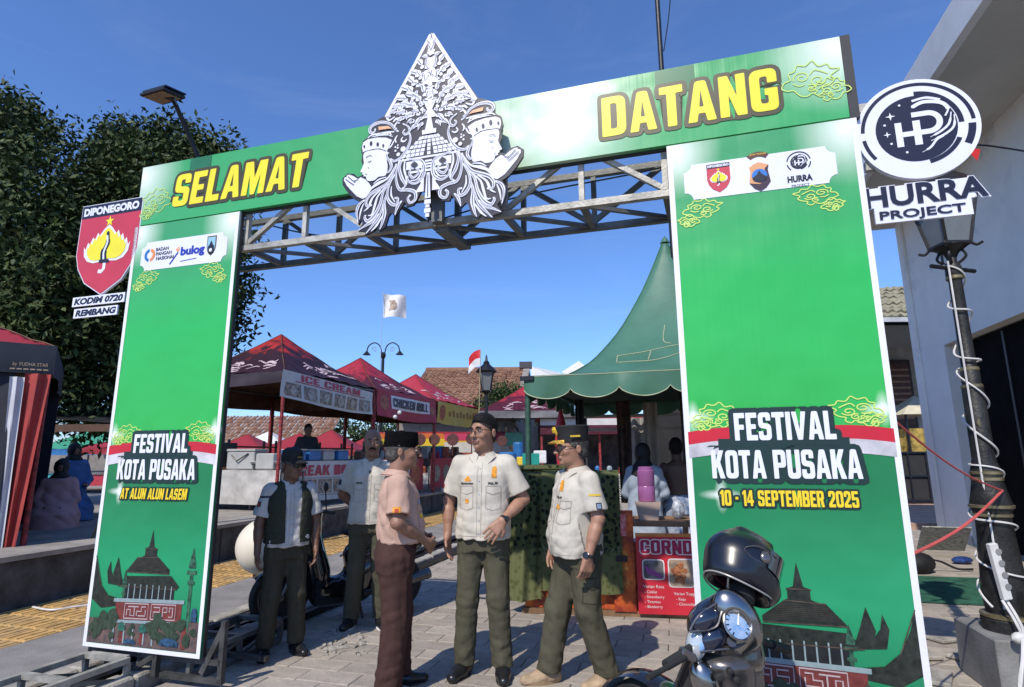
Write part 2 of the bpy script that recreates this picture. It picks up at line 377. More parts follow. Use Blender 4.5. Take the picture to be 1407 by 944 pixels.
def vis(p):
    d = p - Vector((0, 0, CAMH)); w_ = d.dot(Fv)
    if w_ < .5: return None
    u = 703.5 + FPX * d.dot(Rv) / w_; v = 472 - FPX * d.dot(Uv) / w_
    inside = 210 < u < 1420 and v < 965
    if 925 < u < 1265 and v > 700: inside = False
    return (-(w_) if inside else None)
sc = sorted([(-(vis(p)), i) for i, (p, r_) in enumerate(slots) if vis(p) is not None])
near = {i for _, i in sc[:300]}
rest = [MB() for _ in M_pav]; far_cut = 26
for i, (p, r_) in enumerate(slots):
    k = rng.integers(0, 4); tilt = rng.uniform(-.006, .006, 2); dz = rng.uniform(-.003, .002)
    if i in near:
        o_ = link('paver', pd[k], pv); o_.location = (p.x, p.y, dz); o_.rotation_euler = (tilt[0], tilt[1], -WA + rng.uniform(-.006, .006))
    elif p.y < far_cut:
        rest[k].box((p.x, p.y, -.012 + dz), (PW - .005, PLn - .005, .034), M=WR)
for k in range(4): part('outer_pavers', rest[k], M_pav[k], pv, kind='stuff')
# raised square where the stalls stand
M_plat = mat('platform_face', (.085, .085, .09), .8, 0, .35, 4, .6, 40, dirt=((.26, .24, .21), 2.5, .66))
M_platop = mat('platform_top', (.34, .31, .275), .85, 0, .2, 3, .4, 50)
PH = .52
pf = MB(); c_ = st(-30, 14, PH / 2 - .02); pf.box(c_, (60, 64, PH - .03), M=WR); plf = part('platform', pf, M_plat, kind='structure')
part('platform_coping', MB().box(st(-.14, 14, PH - .02), (.34, 64.2, .05), M=WR), M_platop, plf)
part('platform_floor', MB().box(st(-30.2, 14, PH - .025), (59.76, 64, .03), M=WR), M_platop, plf)
for i in range(16): part('joint_strip', MB().box(st(-.004, 3 + 1.9 * i, PH / 2 - .03), (.02, .03, PH - .06), M=WR), mat('joint_dark', (.03, .03, .03), .9), plf)
# long black steel tubes left in the channel
for i, (l, a0, a1, z, r_) in enumerate(((2.55, 4.2, 15, .05, .03), (2.72, 3.8, 14, .05, .03), (3.03, 5.2, 12.5, .045, .025))):
    k = part('steel_tube', MB().beam(st(l, a0, z), st(l + .05, a1, z), .05, .06), mat('black_tube', (.03, .03, .035), .35, .6, .3, 8, .2, 60))
    tag(k, ['long black square steel tube lying nearest the yellow tiles', 'long black square steel tube lying in the middle of the channel', 'black square steel tube lying on the pavers beside the kerb'][i], 'steel tube', 'steel tubes along the kerb')
# crumbled corner of paving
rub = MB()
for i in range(70):
    p = at_z(rng.uniform(445, 500), rng.uniform(868, 902)); q = rng.uniform(.01, .035); rub.box((p.x, p.y, q * .3), (q * 1.6, q, q * .6), rz=rng.uniform(0, 3), bev=q * .15)
tag(part('rubble', rub, M_kerb), 'crumbled pale stone chips beside the brown trousered man', 'rubble', kind='stuff')
# ================================================================== WELCOME GATE
GO = Vector((-2.963, 4.301, 0)); GYAW = math.radians(-16.69)
GD = Vector((math.cos(GYAW), math.sin(GYAW), 0)); GN = Vector((-math.sin(GYAW), math.cos(GYAW), 0))   # GN points away from the camera
ZT, ZM, ZB, W1, S2, WT = 3.758, 3.256, 0.20, 0.998, 4.054, 5.022
def gp(u, v, y=0.0):
    """photo point -> (x, z) in the gate's own plane, y behind its face"""
    r = ray(u, v); C = Vector((0, 0, CAMH)); P0 = GO + GN * y
    t = (P0 - C).dot(GN) / r.dot(GN); p = C + r * t; d = p - GO
    return (d.dot(GD), p.z)
def crop(x0, y0, k, y): return lambda u, v: gp(x0 + u / k, y0 + v / k, y)

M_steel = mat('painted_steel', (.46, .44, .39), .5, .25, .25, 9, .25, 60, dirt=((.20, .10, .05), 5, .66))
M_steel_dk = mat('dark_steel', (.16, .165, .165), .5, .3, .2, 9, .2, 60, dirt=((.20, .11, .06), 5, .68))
M_white_trim = mat('white_trim', (.74, .74, .79), .45, 0, .04, 5, .1, 80)
M_black_edge = mat('black_panel_edge', (.025, .025, .028), .5, 0, .1)
M_yel = mat('ink_yellow', (.80, .70, .02), .38, 0, .04, 4)
M_gold = mat('ink_gold', (.80, .58, .02), .38, 0, .03, 4)
M_navy = mat('ink_dark_green', (.008, .028, .026), .38, 0, .05, 4)
M_brownk = mat('ink_dark_brown', (.06, .05, .015), .38, 0, .05, 4)
M_wht = mat('ink_white', (.72, .73, .82), .36, 0, .03, 4)
M_line = mat('ink_lime_line', (.55, .72, .16), .38, 0, .04, 4)
M_redk = mat('ink_red', (.55, .012, .03), .36, 0, .08, 3)
M_blk = mat('ink_black', (.012, .012, .02), .36, 0, .05, 4)
M_nvy = mat('ink_navy', (.010, .010, .030), .36, 0, .08, 4)

def banner_mat(name, ramp, flares, z0, z1):
    m = bpy.data.materials.new(name); m.use_nodes = True; n = m.node_tree.nodes; l = m.node_tree.links; b = n['Principled BSDF']
    b.inputs['Roughness'].default_value = .33; b.inputs['Specular IOR Level'].default_value = .45
    tc = n.new('ShaderNodeTexCoord'); sp = n.new('ShaderNodeSeparateXYZ'); l.new(tc.outputs['Object'], sp.inputs[0])
    mr = n.new('ShaderNodeMapRange'); l.new(sp.outputs['Z'], mr.inputs[0]); mr.inputs[1].default_value = z0; mr.inputs[2].default_value = z1
    rp = n.new('ShaderNodeValToRGB'); l.new(mr.outputs[0], rp.inputs[0]); e = rp.color_ramp.elements
    while len(e) < len(ramp): e.new(.5)
    for k, (p, c) in enumerate(ramp): e[k].position = p; e[k].color = (*c, 1)
    last = rp.outputs[0]
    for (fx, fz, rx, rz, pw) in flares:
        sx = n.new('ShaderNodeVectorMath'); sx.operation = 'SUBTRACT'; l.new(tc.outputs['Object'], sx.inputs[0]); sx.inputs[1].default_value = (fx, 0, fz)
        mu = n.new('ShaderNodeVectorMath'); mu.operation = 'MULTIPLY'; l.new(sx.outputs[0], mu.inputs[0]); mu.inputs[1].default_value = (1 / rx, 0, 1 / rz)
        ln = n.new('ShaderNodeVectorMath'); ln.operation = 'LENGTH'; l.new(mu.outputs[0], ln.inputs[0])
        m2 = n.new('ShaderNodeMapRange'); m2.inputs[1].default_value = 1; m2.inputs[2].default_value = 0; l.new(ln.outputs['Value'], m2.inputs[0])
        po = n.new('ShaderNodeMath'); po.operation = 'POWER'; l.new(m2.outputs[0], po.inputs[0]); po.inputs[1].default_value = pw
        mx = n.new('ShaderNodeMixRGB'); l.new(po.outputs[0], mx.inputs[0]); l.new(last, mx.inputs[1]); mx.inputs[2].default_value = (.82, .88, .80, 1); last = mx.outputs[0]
    no = n.new('ShaderNodeTexNoise'); no.inputs['Scale'].default_value = 1.6; no.inputs['Detail'].default_value = 5; l.new(tc.outputs['Object'], no.inputs['Vector'])
    hs = n.new('ShaderNodeHueSaturation'); l.new(last, hs.inputs['Color']); m3 = n.new('ShaderNodeMapRange'); m3.inputs[3].default_value = .88; m3.inputs[4].default_value = 1.1; l.new(no.outputs['Fac'], m3.inputs[0]); l.new(m3.outputs[0], hs.inputs['Value'])
    l.new(hs.outputs[0], b.inputs['Base Color'])
    # vinyl stretched over a frame: slow waves and fine upright flutes
    mp = n.new('ShaderNodeMapping'); mp.inputs['Scale'].default_value = (26, 1, .7); l.new(tc.outputs['Object'], mp.inputs[0])
    n1 = n.new('ShaderNodeTexNoise'); n1.inputs['Scale'].default_value = 1.0; n1.inputs['Detail'].default_value = 3; l.new(mp.outputs[0], n1.inputs['Vector'])
    n2 = n.new('ShaderNodeTexNoise'); n2.inputs['Scale'].default_value = 2.2; n2.inputs['Detail'].default_value = 2; l.new(tc.outputs['Object'], n2.inputs['Vector'])
    b1 = n.new('ShaderNodeBump'); b1.inputs['Strength'].default_value = .3; b1.inputs['Distance'].default_value = .005; l.new(n1.outputs['Fac'], b1.inputs['Height'])
    b2 = n.new('ShaderNodeBump'); b2.inputs['Strength'].default_value = .5; b2.inputs['Distance'].default_value = .05; l.new(n2.outputs['Fac'], b2.inputs['Height']); l.new(b1.outputs[0], b2.inputs['Normal'])
    l.new(b2.outputs[0], b.inputs['Normal']); return m

gate = thing('welcome_gate', 'tall green festival entrance gate reading SELAMAT DATANG on a white steel truss', 'entrance gate', GO, GYAW)
GRN_HI, GRN, GRN_DK, GRN_LO = (.035, .44, .085), (.03, .37, .085), (.010, .165, .055), (.012, .21, .085)
# ---- header panel
hm = banner_mat('header_print_glare', [(0, (.05, .36, .12)), (1, (.045, .33, .11))], [(0.02, ZT - .08, .42, .42, 1.3), (WT - .02, ZT - .06, .45, .42, 1.2), (3.45, 3.5, .62, .75, 1.6), (2.9, 3.5, .7, .9, 2.4)], 3.2, 3.8)  # corner flares are print; the two middle glows are sun glare painted in
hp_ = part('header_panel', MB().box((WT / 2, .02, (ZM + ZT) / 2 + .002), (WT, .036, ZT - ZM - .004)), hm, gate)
part('panel_edge', MB().box((WT + .027, .05, (ZM + ZT) / 2), (.048, .09, ZT - ZM + .01)), M_black_edge, hp_)
part('panel_rim', MB().box((WT / 2, .052, ZM + .006), (WT - .01, .024, .03)), M_black_edge, hp_)
for (x0, x1, lab) in ((gp(262, 220)[0], gp(291, 214)[0], 'dark square patch at SELAMAT'), (gp(899, 100)[0], gp(953, 90)[0], 'dark square patch at DATANG')):
    k = Ink(-.0006); k.rect(x0, ZT - .20 if x0 < 1 else ZT - .17, x1, ZT - .003)
    part('patch', k.mb, mat('patch_green', (.02, .16, .06), .35, 0, .08, 5), hp_, label=lab)
def blocky(word, u0, v0, u1, v1, hfrac, slant, fatw, y=-.0012):
    a = gp(u0, v0); b = gp(u1, v1); return a, b
xa = gp(240, 250)[0]; xb = gp(424, 215)[0]; zb = ZM + .112; th = .265
o = Ink(-.0016); o.text('SELAMAT', xa, zb, th, w=xb - xa - .02, fat=.026, slant=.10, gap=.075); part('lettering_outline', o.mb, M_brownk, hp_)
o = Ink(-.0036); o.text('SELAMAT', xa, zb, th, w=xb - xa - .02, slant=.10, gap=.075); part('lettering', o.mb, M_yel, hp_)
xa = gp(827, 160)[0]; xb = gp(1068, 120)[0]; zb = ZM + .115
o = Ink(-.0016); o.text('DATANG', xa, zb, th, w=xb - xa, fat=.026, gap=.085); part('lettering_outline', o.mb, M_brownk, hp_)
o = Ink(-.0036); o.text('DATANG', xa, zb, th, w=xb - xa, gap=.085); part('lettering', o.mb, M_yel, hp_)

# cloud ornament drawn once in a unit box, placed many times
CLOUD = [
 (smooth_path([(0,.42),(.1,.34),(.2,.33),(.3,.18),(.42,.14),(.52,.2),(.6,.12),(.7,.2),(.68,.3),(.8,.34),(.9,.46),(.84,.56),(1,.7),(.86,.74),(.8,.86),(.66,.84),(.56,1),(.44,.9),(.3,.94),(.24,.8),(.14,.76),(.16,.6),(.06,.56)], True, 4), True),
 (spiral(.36, .62, .03, .15, 40, 560, 22), False), (spiral(.62, .5, .03, .14, 200, 700, 22), False), (spiral(.5, .32, .02, .1, 0, 480, 18), False),
 (smooth_path([(.2,.5),(.3,.42),(.4,.44)], False, 4), False), (smooth_path([(.5,.66),(.58,.76),(.7,.7),(.8,.62)], False, 4), False)]
def clouds(ink, x, z, w, h, flip=False, lw=.006, rows=1):
    for pts, cl in CLOUD:
        P = [(x + (1 - p[0] if flip else p[0]) * w, z + p[1] * h) for p in pts]; ink.line(P, lw, cl)
o = Ink(-.0008)
clouds(o, gp(196, 270)[0], ZM + .06, .30, .24, True); clouds(o, .03, ZM + .03, .14, .12, False)
clouds(o, gp(1070, 110)[0] + .01, ZM + .13, .30, .25); clouds(o, gp(1112, 110)[0], ZM + .10, .20, .16, True)
part('cloud_ornament', o.mb, M_line, hp_)

def mosque(parent, x0, x1, z0, mirror=False):
    """the mosque picture printed along the foot of a pillar"""
    w = x1 - x0
    X = (lambda t: x1 - t * w) if mirror else (lambda t: x0 + t * w)
    Z = lambda t: z0 + t * w
    def P(pts): return [(X(a), Z(b)) for a, b in pts]
    brown = mat('print_brown_roof', (.030, .036, .028) if not mirror else (.055, .026, .024), .4, 0, .35, 26); dark = mat('print_dark', (.02, .022, .025), .4, 0, .3, 12)
    pale = mat('print_pale', (.26, .34, .36), .4, 0, .1, 20); red = mat('print_brick', (.20, .045, .04), .4, 0, .2, 20); leafm = mat('print_tree', (.018, .036, .022), .4, 0, .5, 34, col2=(.045, .07, .045))
    o = Ink(-.0012)
    o.poly(P([(.30, .50), (.39, .60), (.44, .61), (.46, .62), (.46, .67), (.49, .68), (.515, .80), (.54, .68), (.57, .67), (.57, .62), (.59, .61), (.70, .53), (.70, .50)]))
    o.poly(P([(.24, .40), (.30, .47), (.72, .49), (.80, .42), (.78, .40)]))
    o.poly(P([(0, .60), (.03, .50), (.08, .40), (.16, .33), (.30, .31), (.30, .27), (.1, .24), (0, .3)])); o.poly(P([(.12, .50), (.145, .57), (.16, .50), (.22, .42), (.26, .40), (.14, .41)])); o.poly(P([(.18, .49), (.215, .60), (.25, .50), (.29, .40), (.20, .42)]))
    part('mosque_roof', o.mb, brown, parent)
    o = Ink(-.0032)
    for a_, b_, c2_, d_ in ((.30, .50, .70, .50), (.39, .602, .59, .61), (.455, .668, .575, .668), (.24, .40, .78, .40), (.0, .60, .085, .39)): o.line(P([(a_, b_), (c2_, d_)]), .006 * w)
    for i in range(9): q_ = .52 + .009 * i; o.line(P([(.31 + .01 * i, q_), (.69 - .011 * i, q_)]), .0016 * w)
    part('roof_edge', o.mb, mat('print_roof_edge', (.11, .08, .06), .4, 0, .3, 20), parent)
    o = Ink(-.0011); o.poly(P([(.31, .30), (.31, .41), (.76, .43), (.76, .33)])); part('mosque_gallery', o.mb, dark, parent)
    o = Ink(-.0030)
    for i in range(8): a = .34 + i * .056; o.poly(P([(a, .31), (a, .42), (a + .008, .42), (a + .008, .31)]))
    o.poly(P([(.22, .29), (.22, .315), (.86, .335), (.86, .31)])); o.poly(P([(.22, .15), (.22, .17), (.86, .19), (.86, .17)]))
    for a in (.24, .34, .42, .52, .60): o.poly(P([(a, .02), (a, .15), (a + .013, .15), (a + .013, .02)]))
    part('mosque_columns', o.mb, pale, parent)
    o = Ink(-.0021); o.poly(P([(.24, .17), (.24, .29), (.84, .31), (.84, .19)])); o.poly(P([(.30, .02), (.30, .10), (.345, .10), (.345, .02)])); o.poly(P([(.49, .02), (.49, .10), (.535, .10), (.535, .02)])); o.poly(P([(.86, .02), (.86, .16), (.90, .16), (.90, .02)]))
    part('mosque_wall', o.mb, red, parent)
    # angular script on the wall
    o = Ink(-.0042)
    L = .0075 * w / .95
    def seg(*pts): o.line(P([(.33 + p[0] * .46, .185 + p[0] * .015 + p[1] * .10) for p in pts]), L)
    seg((0, 0), (0, 1), (.47, 1), (.47, .0), (0, 0)); seg((.53, 0), (.53, 1), (1, 1), (1, 0), (.53, 0))
    seg((.05, .2), (.05, .6), (.12, .6), (.12, .2), (.2, .2), (.2, .75)); seg((.25, .2), (.25, .5), (.34, .5), (.34, .8), (.42, .8)); seg((.28, .2), (.42, .2), (.42, .6)); seg((.07, .8), (.28, .8))
    seg((.58, .8), (.7, .8), (.7, .5), (.58, .5), (.58, .2), (.72, .2)); seg((.76, .2), (.76, .8), (.84, .8), (.84, .5), (.78, .5)); seg((.88, .2), (.95, .2), (.95, .8), (.89, .8), (.89, .5))
    part('mosque_script', o.mb, mat('print_pink_script', (.46, .36, .38), .4, 0, .05), parent)
    # minarets
    o = Ink(-.0017)
    for (a, b, s) in ((.30, .30, .7), (.90, .38, 1.0)):
        o.poly(P([(a - .014 * s, b - .25), (a - .014 * s, b + .13 * s), (a + .014 * s, b + .13 * s), (a + .014 * s, b - .25)]))
        for k, ww in ((.06, .03), (.13, .042), (.17, .03)): o.poly(P([(a - ww * s, b + k * s), (a - ww * s, b + (k + .025) * s), (a + ww * s, b + (k + .025) * s), (a + ww * s, b + k * s)]))
        o.poly(P([(a - .03 * s, b + .19 * s), (a, b + .31 * s), (a + .03 * s, b + .19 * s)]))
    part('minaret', o.mb, mat('print_minaret', (.05, .16, .10), .4, 0, .4, 30), parent)
    # trees, people and cars along the bottom
    o = Ink(-.0050)
    rr = random.Random(5 if mirror else 3)
    for (cx, cz, R) in ((.20, .13, .10), (.09, .12, .07), (.62, .14, .09), (.72, .12, .09), (.82, .13, .08), (.42, .11, .04), (.93, .10, .06), (.03, .06, .07)):
        for k in range(6):
            a, b, q = cx + rr.uniform(-R, R) * .7, cz + rr.uniform(-R, R) * .7, R * rr.uniform(.3, .6); q = min(q, a - .004, .996 - a) if 0 < a < 1 else 0
            if q <= .008: continue
            n = 11; pts = [(a + q * rr.uniform(.7, 1.1) * math.cos(2 * PI * i / n), max(.005, b + q * rr.uniform(.7, 1.1) * math.sin(2 * PI * i / n))) for i in range(n)]
            pts = [(min(.998, max(.002, p[0])), p[1]) for p in pts]; o.poly(P(pts))
    part('printed_trees', o.mb, leafm, parent)
    o = Ink(-.0009); o.poly(P([(.002, .004), (.002, .17), (.998, .2), (.998, .004)])); part('printed_street', o.mb, mat('print_street', (.05, .045, .05), .4, 0, .6, 22, col2=(.16, .10, .09)), parent)
    o = Ink(-.0062); 
    for (a, b, ww, hh) in ((.68, .03, .16, .05), (.36, .02, .1, .03), (.93, .2, .05, .09)): o.poly(P([(a, b), (a, b + hh * .6), (a + ww * .2, b + hh), (a + ww * .8, b + hh), (a + ww, b + hh * .6), (a + ww, b)]))
    part('printed_vehicle', o.mb, mat('print_blue', (.04, .11, .22), .4, 0, .4, 30), parent)
    o = Ink(-.0070)
    for a in (.32, .515): o.poly(P([(a - .035, .115), (a - .03, .14), (a, .165), (a + .03, .14), (a + .035, .115), (a + .02, .10), (a - .02, .10)]))
    part('printed_gate_dome', o.mb, mat('print_teal', (.04, .17, .13), .4, 0, .3, 30), parent)

def pillar(x0, x1, z0, words2, right):
    w = x1 - x0; k = w / .97
    # key heights measured on the photo
    if right: zr, zf, zk, zd = [gp(1083, v)[1] for v in (600, 612, 662, 695)]
    else: zr, zf, zk, zd = [gp(222, v)[1] for v in (618, 624, 662, 686)]
    ramp = [(0, (.012, .16, .075)), (.18, (.02, .30, .13)), (.30, (.016, .22, .085)), (.405, (.010, .17, .06)), (.45, (.014, .19, .06)), (.46, (.03, .40, .07)), (.72, (.025, .42, .085)), (.9, (.05, .33, .12)), (1, (.05, .31, .12))]
    zs = lambda z: (z - 0.2) / 3.05
    cut = zs(zr - .03); ramp[3] = (cut - .06, ramp[3][1]); ramp[4] = (cut, ramp[4][1]); ramp[5] = (cut + .01, ramp[5][1])
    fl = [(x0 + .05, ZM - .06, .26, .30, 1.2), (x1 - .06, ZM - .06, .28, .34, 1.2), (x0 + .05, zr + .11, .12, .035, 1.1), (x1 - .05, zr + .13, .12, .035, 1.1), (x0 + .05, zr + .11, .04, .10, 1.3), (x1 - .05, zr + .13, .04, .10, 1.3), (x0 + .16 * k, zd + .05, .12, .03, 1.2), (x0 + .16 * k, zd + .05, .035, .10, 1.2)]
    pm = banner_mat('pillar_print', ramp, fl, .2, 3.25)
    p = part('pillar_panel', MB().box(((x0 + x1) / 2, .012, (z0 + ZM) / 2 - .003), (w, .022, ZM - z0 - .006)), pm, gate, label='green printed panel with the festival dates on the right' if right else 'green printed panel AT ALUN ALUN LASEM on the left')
    part('panel_edge', MB().box((x1 + (-.015 if right else .003), .030 + .02 * right, (z0 + ZM) / 2), (.009, .026, ZM - z0)), M_black_edge, p)
    b = .030
    o = Ink(-.001); o.rect(x0, z0, x0 + b, ZM - .008); o.rect(x1 - b, z0, x1, ZM - .008); o.rect(x0 + b, z0, x1 - b, z0 + b * .9)
    part('white_border', o.mb, M_white_trim, p)
    mosque(p, x0 + b, x1 - b, z0 + b * .9, mirror=right)
    # ribbon
    cx = (x0 + x1) / 2
    for side in (0, 1):
        a, c = ((x0 + b * .6, cx - .22 * k) if side == 0 else (cx + .22 * k, x1 - b * .6))
        f = lambda t: (-.028 * t if side == 0 else -.028 * (1 - t)) * -1
        n = 10; xs_ = [a + (c - a) * i / n for i in range(n + 1)]
        base = [zr + .02 + .022 * math.sin((i / n if side == 0 else 1 - i / n) * PI * .55) for i in range(n + 1)]
        o = Ink(-.0016); o.poly([(x, z - .055) for x, z in zip(xs_, base)] + [(x, z + .012) for x, z in list(zip(xs_, base))[::-1]]); part('ribbon_red', o.mb, M_redk, p)
        o = Ink(-.0016); o.poly([(x, z - .125) for x, z in zip(xs_, base)] + [(x, z - .0552) for x, z in list(zip(xs_, base))[::-1]]); part('ribbon_white', o.mb, mat('ribbon_white', (.62, .60, .64), .4, 0, .2, 6), p)
    o = Ink(-.0010); clouds(o, x0 + .05, zr + .035, .24 * k, .15); clouds(o, x1 - .29 * k, zr + .045, .24 * k, .15, True); clouds(o, x0 + .035, zr + .03, .13, .08, True); clouds(o, x1 - .17, zr + .035, .13, .08)
    part('cloud_ornament', o.mb, M_line, p)
    s1, s2 = ('FESTIVAL', 'KOTA PUSAKA')
    if right: fx = (gp(1009, 590)[0], gp(1147, 580)[0]); kx = (gp(978, 640)[0], gp(1184, 640)[0]); f0, f1 = gp(1078, 610)[1], gp(1078, 566)[1]; k0, k1 = gp(1083, 659)[1], gp(1083, 618)[1]; d = (gp(990, 690)[0], gp(1180, 690)[0], gp(1083, 696)[1], gp(1083, 674)[1])
    else: fx = (gp(185, 610)[0], gp(259, 610)[0]); kx = (gp(163, 640)[0], gp(270, 640)[0]); f0, f1 = gp(222, 626)[1], gp(222, 596)[1]; k0, k1 = gp(216, 660)[1], gp(216, 631)[1]; d = (gp(166, 680)[0], gp(257, 680)[0], gp(212, 686)[1], gp(212, 671)[1])
    f0 += .02; k0 += .005
    for (t, xx, za, zb_, sl) in ((s1, fx, f0, f1, 0), (s2, kx, k0, k1, 0)):
        o = Ink(-.0030); o.text(t, xx[0], za, zb_ - za, w=xx[1] - xx[0], fat=.026, slant=sl, gap=.05); part('lettering_outline', o.mb, M_navy, p)
        o = Ink(-.0058); o.text(t, xx[0], za, zb_ - za, w=xx[1] - xx[0], fat=0.0, slant=sl, gap=.05); part('lettering', o.mb, M_wht, p)
    o = Ink(-.0022); o.rect(kx[0] + .04, k1 - .02, kx[1] - .04, f0 + .01); part('lettering_backing', o.mb, M_navy, p)
    o = Ink(-.0030); o.text(words2, d[0], d[2], d[3] - d[2], w=d[1] - d[0], fat=.010, slant=0 if right else .12, gap=.06); part('lettering_outline', o.mb, M_navy, p)
    o = Ink(-.0058); o.text(words2, d[0], d[2], d[3] - d[2], w=d[1] - d[0], slant=0 if right else .12, gap=.06); part('lettering', o.mb, M_gold, p)
    # logo plate with notched corners
    if right: px0, px1 = gp(940, 250)[0], gp(1150, 230)[0]; pz0, pz1 = gp(951, 275)[1], gp(949, 227)[1]
    else: px0, px1 = gp(194, 355)[0], gp(312, 340)[0]; pz0, pz1 = gp(200, 372)[1], gp(200, 334)[1]
    q = .045
    def arc(cx_, cz_, a0, a1): return [(cx_ + q * math.cos(math.radians(a0 + (a1 - a0) * i / 5)), cz_ + q * math.sin(math.radians(a0 + (a1 - a0) * i / 5))) for i in range(6)]
    outl = arc(px0, pz0, 90, 0) + arc(px1, pz0, 180, 90) + arc(px1, pz1, 270, 180) + arc(px0, pz1, 0, -90)
    o = Ink(-.0012); o.poly(outl); part('logo_plate', o.mb, M_wht, p)
    o = Ink(-.0010); clouds(o, px0 - .02, pz0 - .13, .22, .13); clouds(o, px1 - .23, pz0 - .13, .22, .13, True); clouds(o, px0 - .05, pz0 - .17, .12, .08, True); clouds(o, px1 - .1, pz0 - .17, .12, .08)
    part('cloud_ornament', o.mb, M_line, p)
    return p, (px0, px1, pz0, pz1)
PL, plL = pillar(0.0, W1, ZB, 'AT ALUN ALUN LASEM', False)
PR, plR = pillar(S2, WT + .03, .16, '10 - 14 SEPTEMBER 2025', True)

def shield_pts(x, z, w, h):
    return [(x - w / 2, z + h / 2), (x + w / 2, z + h / 2), (x + w / 2, z - h * .05), (x + w * .44, z - h * .2), (x + w * .3, z - h * .36), (x, z - h / 2), (x - w * .3, z - h * .36), (x - w * .44, z - h * .2), (x - w / 2, z - h * .05)]
# left logos: ring mark, bulog, town crest
c = crop(180, 180, 3.933, 0)
x, z = c(103, 672); R = .052
o = Ink(-.003); o.ring(x, z, R * .55, R, 100, 260); part('logo', o.mb, mat('ink_blue', (.02, .16, .42), .4, 0, .05), PL)
o = Ink(-.003); o.ring(x, z, R * .55, R, -80, 80); part('logo', o.mb, mat('ink_orange', (.75, .25, .06), .4, 0, .05), PL)
o = Ink(-.003)
for t, v in (('BADAN', 640), ('PANGAN', 664), ('NASIONAL', 689)): xx, zz = c(136, v + 10); o.font(t, xx, zz, .026, fat=.0012)
part('logo_text', o.mb, mat('ink_grey', (.08, .08, .1), .4, 0, .05), PL)
xx, zz = c(268, 668); o = Ink(-.003); o.font('bulog', xx, zz - .005, .062, w=.225, fat=.004); part('logo_text', o.mb, mat('ink_royal', (.02, .035, .38), .4, 0, .05), PL)
o = Ink(-.003); xx, zz = c(245, 650); o.line(smooth_path([(xx - .05, zz - .10), (xx - .01, zz - .05), (xx + .02, zz - .01)]), .012); o.line([(xx + .05, zz - .086), (xx + .2, zz - .076)], .005); part('logo', o.mb, mat('ink_royal', (.02, .035, .38), .4), PL)
o = Ink(-.003); o.line([(xx + .0, zz + .02), (xx + .022, zz - .005)], .014); o.line([(xx + .02, zz + .03), (xx + .03, zz + .006)], .01); part('logo', o.mb, mat('ink_orange', (.75, .25, .06), .4), PL)
def crest(parent, x, z, w, h, cols):
    o = Ink(-.003); o.poly(shield_pts(x, z, w, h)); part('crest', o.mb, cols[0], parent)
    o = Ink(-.0045); o.poly(shield_pts(x, z, w * .82, h * .86)); part('crest', o.mb, cols[1], parent)
xx, zz = c(436, 620); crest(PL, xx, zz, .085, .155, (mat('ink_bronze', (.14, .11, .05), .4), mat('ink_sky', (.30, .55, .75), .4)))
o = Ink(-.006); o.poly(shield_pts(xx, zz - .035, .055, .07)); o.poly([(xx - .02, zz), (xx, zz + .04), (xx + .02, zz)]); part('crest', o.mb, M_blk, PL)
o = Ink(-.0075); o.disc(xx, zz - .035, .014); part('crest', o.mb, M_wht, PL)

def dipo_shield(parent, x, z, w, h, y, text=True):
    """red shield: dark top strip, yellow flaming leaf, keris and star"""
    o = Ink(y); o.poly(shield_pts(x, z, w, h)); part('shield_field', o.mb, M_redk2, parent)
    o = Ink(y - .0015); o.rect(x - w / 2, z + h * .36, x + w / 2, z + h / 2 + .001); part('name_strip', o.mb, M_nvy, parent)
    if text: o = Ink(y - .003); o.font('DIPONEGORO', x, z + h * .39, h * .078, w=w * .93, fat=h * .006, align='C'); part('lettering', o.mb, M_wht, parent)
    fl = [(-.36, -.08)]
    lx = [(-.36, .02), (-.33, -.02), (-.30, .07), (-.27, .04), (-.23, .13), (-.2, .09), (-.16, .18), (-.13, .14), (-.06, .22), (0, .265)]
    top = [(a, b) for a, b in lx]; topr = [(-a, b) for a, b in lx[:-1]][::-1]
    bot = [(.34, -.10), (.28, -.17), (.18, -.2), (.06, -.19), (0, -.215), (-.06, -.19), (-.18, -.2), (-.28, -.17), (-.34, -.10)]
    leafp = top + topr + bot; f = lambda k: [(x + a * w * k, z + .02 * h + (b) * h * k * .82) for a, b in leafp][::-1]
    o = Ink(y - .0015); o.poly(f(1.08)); part('leaf_border', o.mb, M_wht, parent)
    o = Ink(y - .0015); o.line([(x, z - .16 * h), (x, z - .23 * h), (x - .04 * w, z - .26 * h), (x - .09 * w, z - .25 * h)], w * .05); part('leaf_stem', o.mb, M_wht, parent)
    o = Ink(y - .0035); o.poly(f(.93)); part('leaf', o.mb, M_yel, parent)
    o = Ink(y - .0052); o.line(smooth_path([(x - .01 * w, z - .15 * h), (x - .03 * w, z - .05 * h), (x + .02 * w, z + .05 * h), (x, z + .18 * h)]), [w * .10] * 8 + [w * .07] * 6 + [w * .045] * 4 + [.002]); o.line([(x - .09 * w, z - .145 * h), (x + .07 * w, z - .15 * h)], w * .04); part('dagger', o.mb, M_blk, parent)
    o = Ink(y - .0064); o.line(smooth_path([(x - .012 * w, z - .13 * h), (x - .025 * w, z - .05 * h), (x + .015 * w, z + .05 * h), (x, z + .13 * h)]), w * .028); part('dagger', o.mb, M_wht, parent)
    st = [(x + w * (.075 if i % 2 == 0 else .03) * math.sin(PI * i / 5), z + .29 * h + w * (.075 if i % 2 == 0 else .03) * math.cos(PI * i / 5)) for i in range(10)]
    o = Ink(y - .002); o.poly(st[::-1]); part('star', o.mb, M_yel, parent)
M_redk2 = mat('ink_shield_red', (.52, .035, .06), .38, 0, .06, 4)
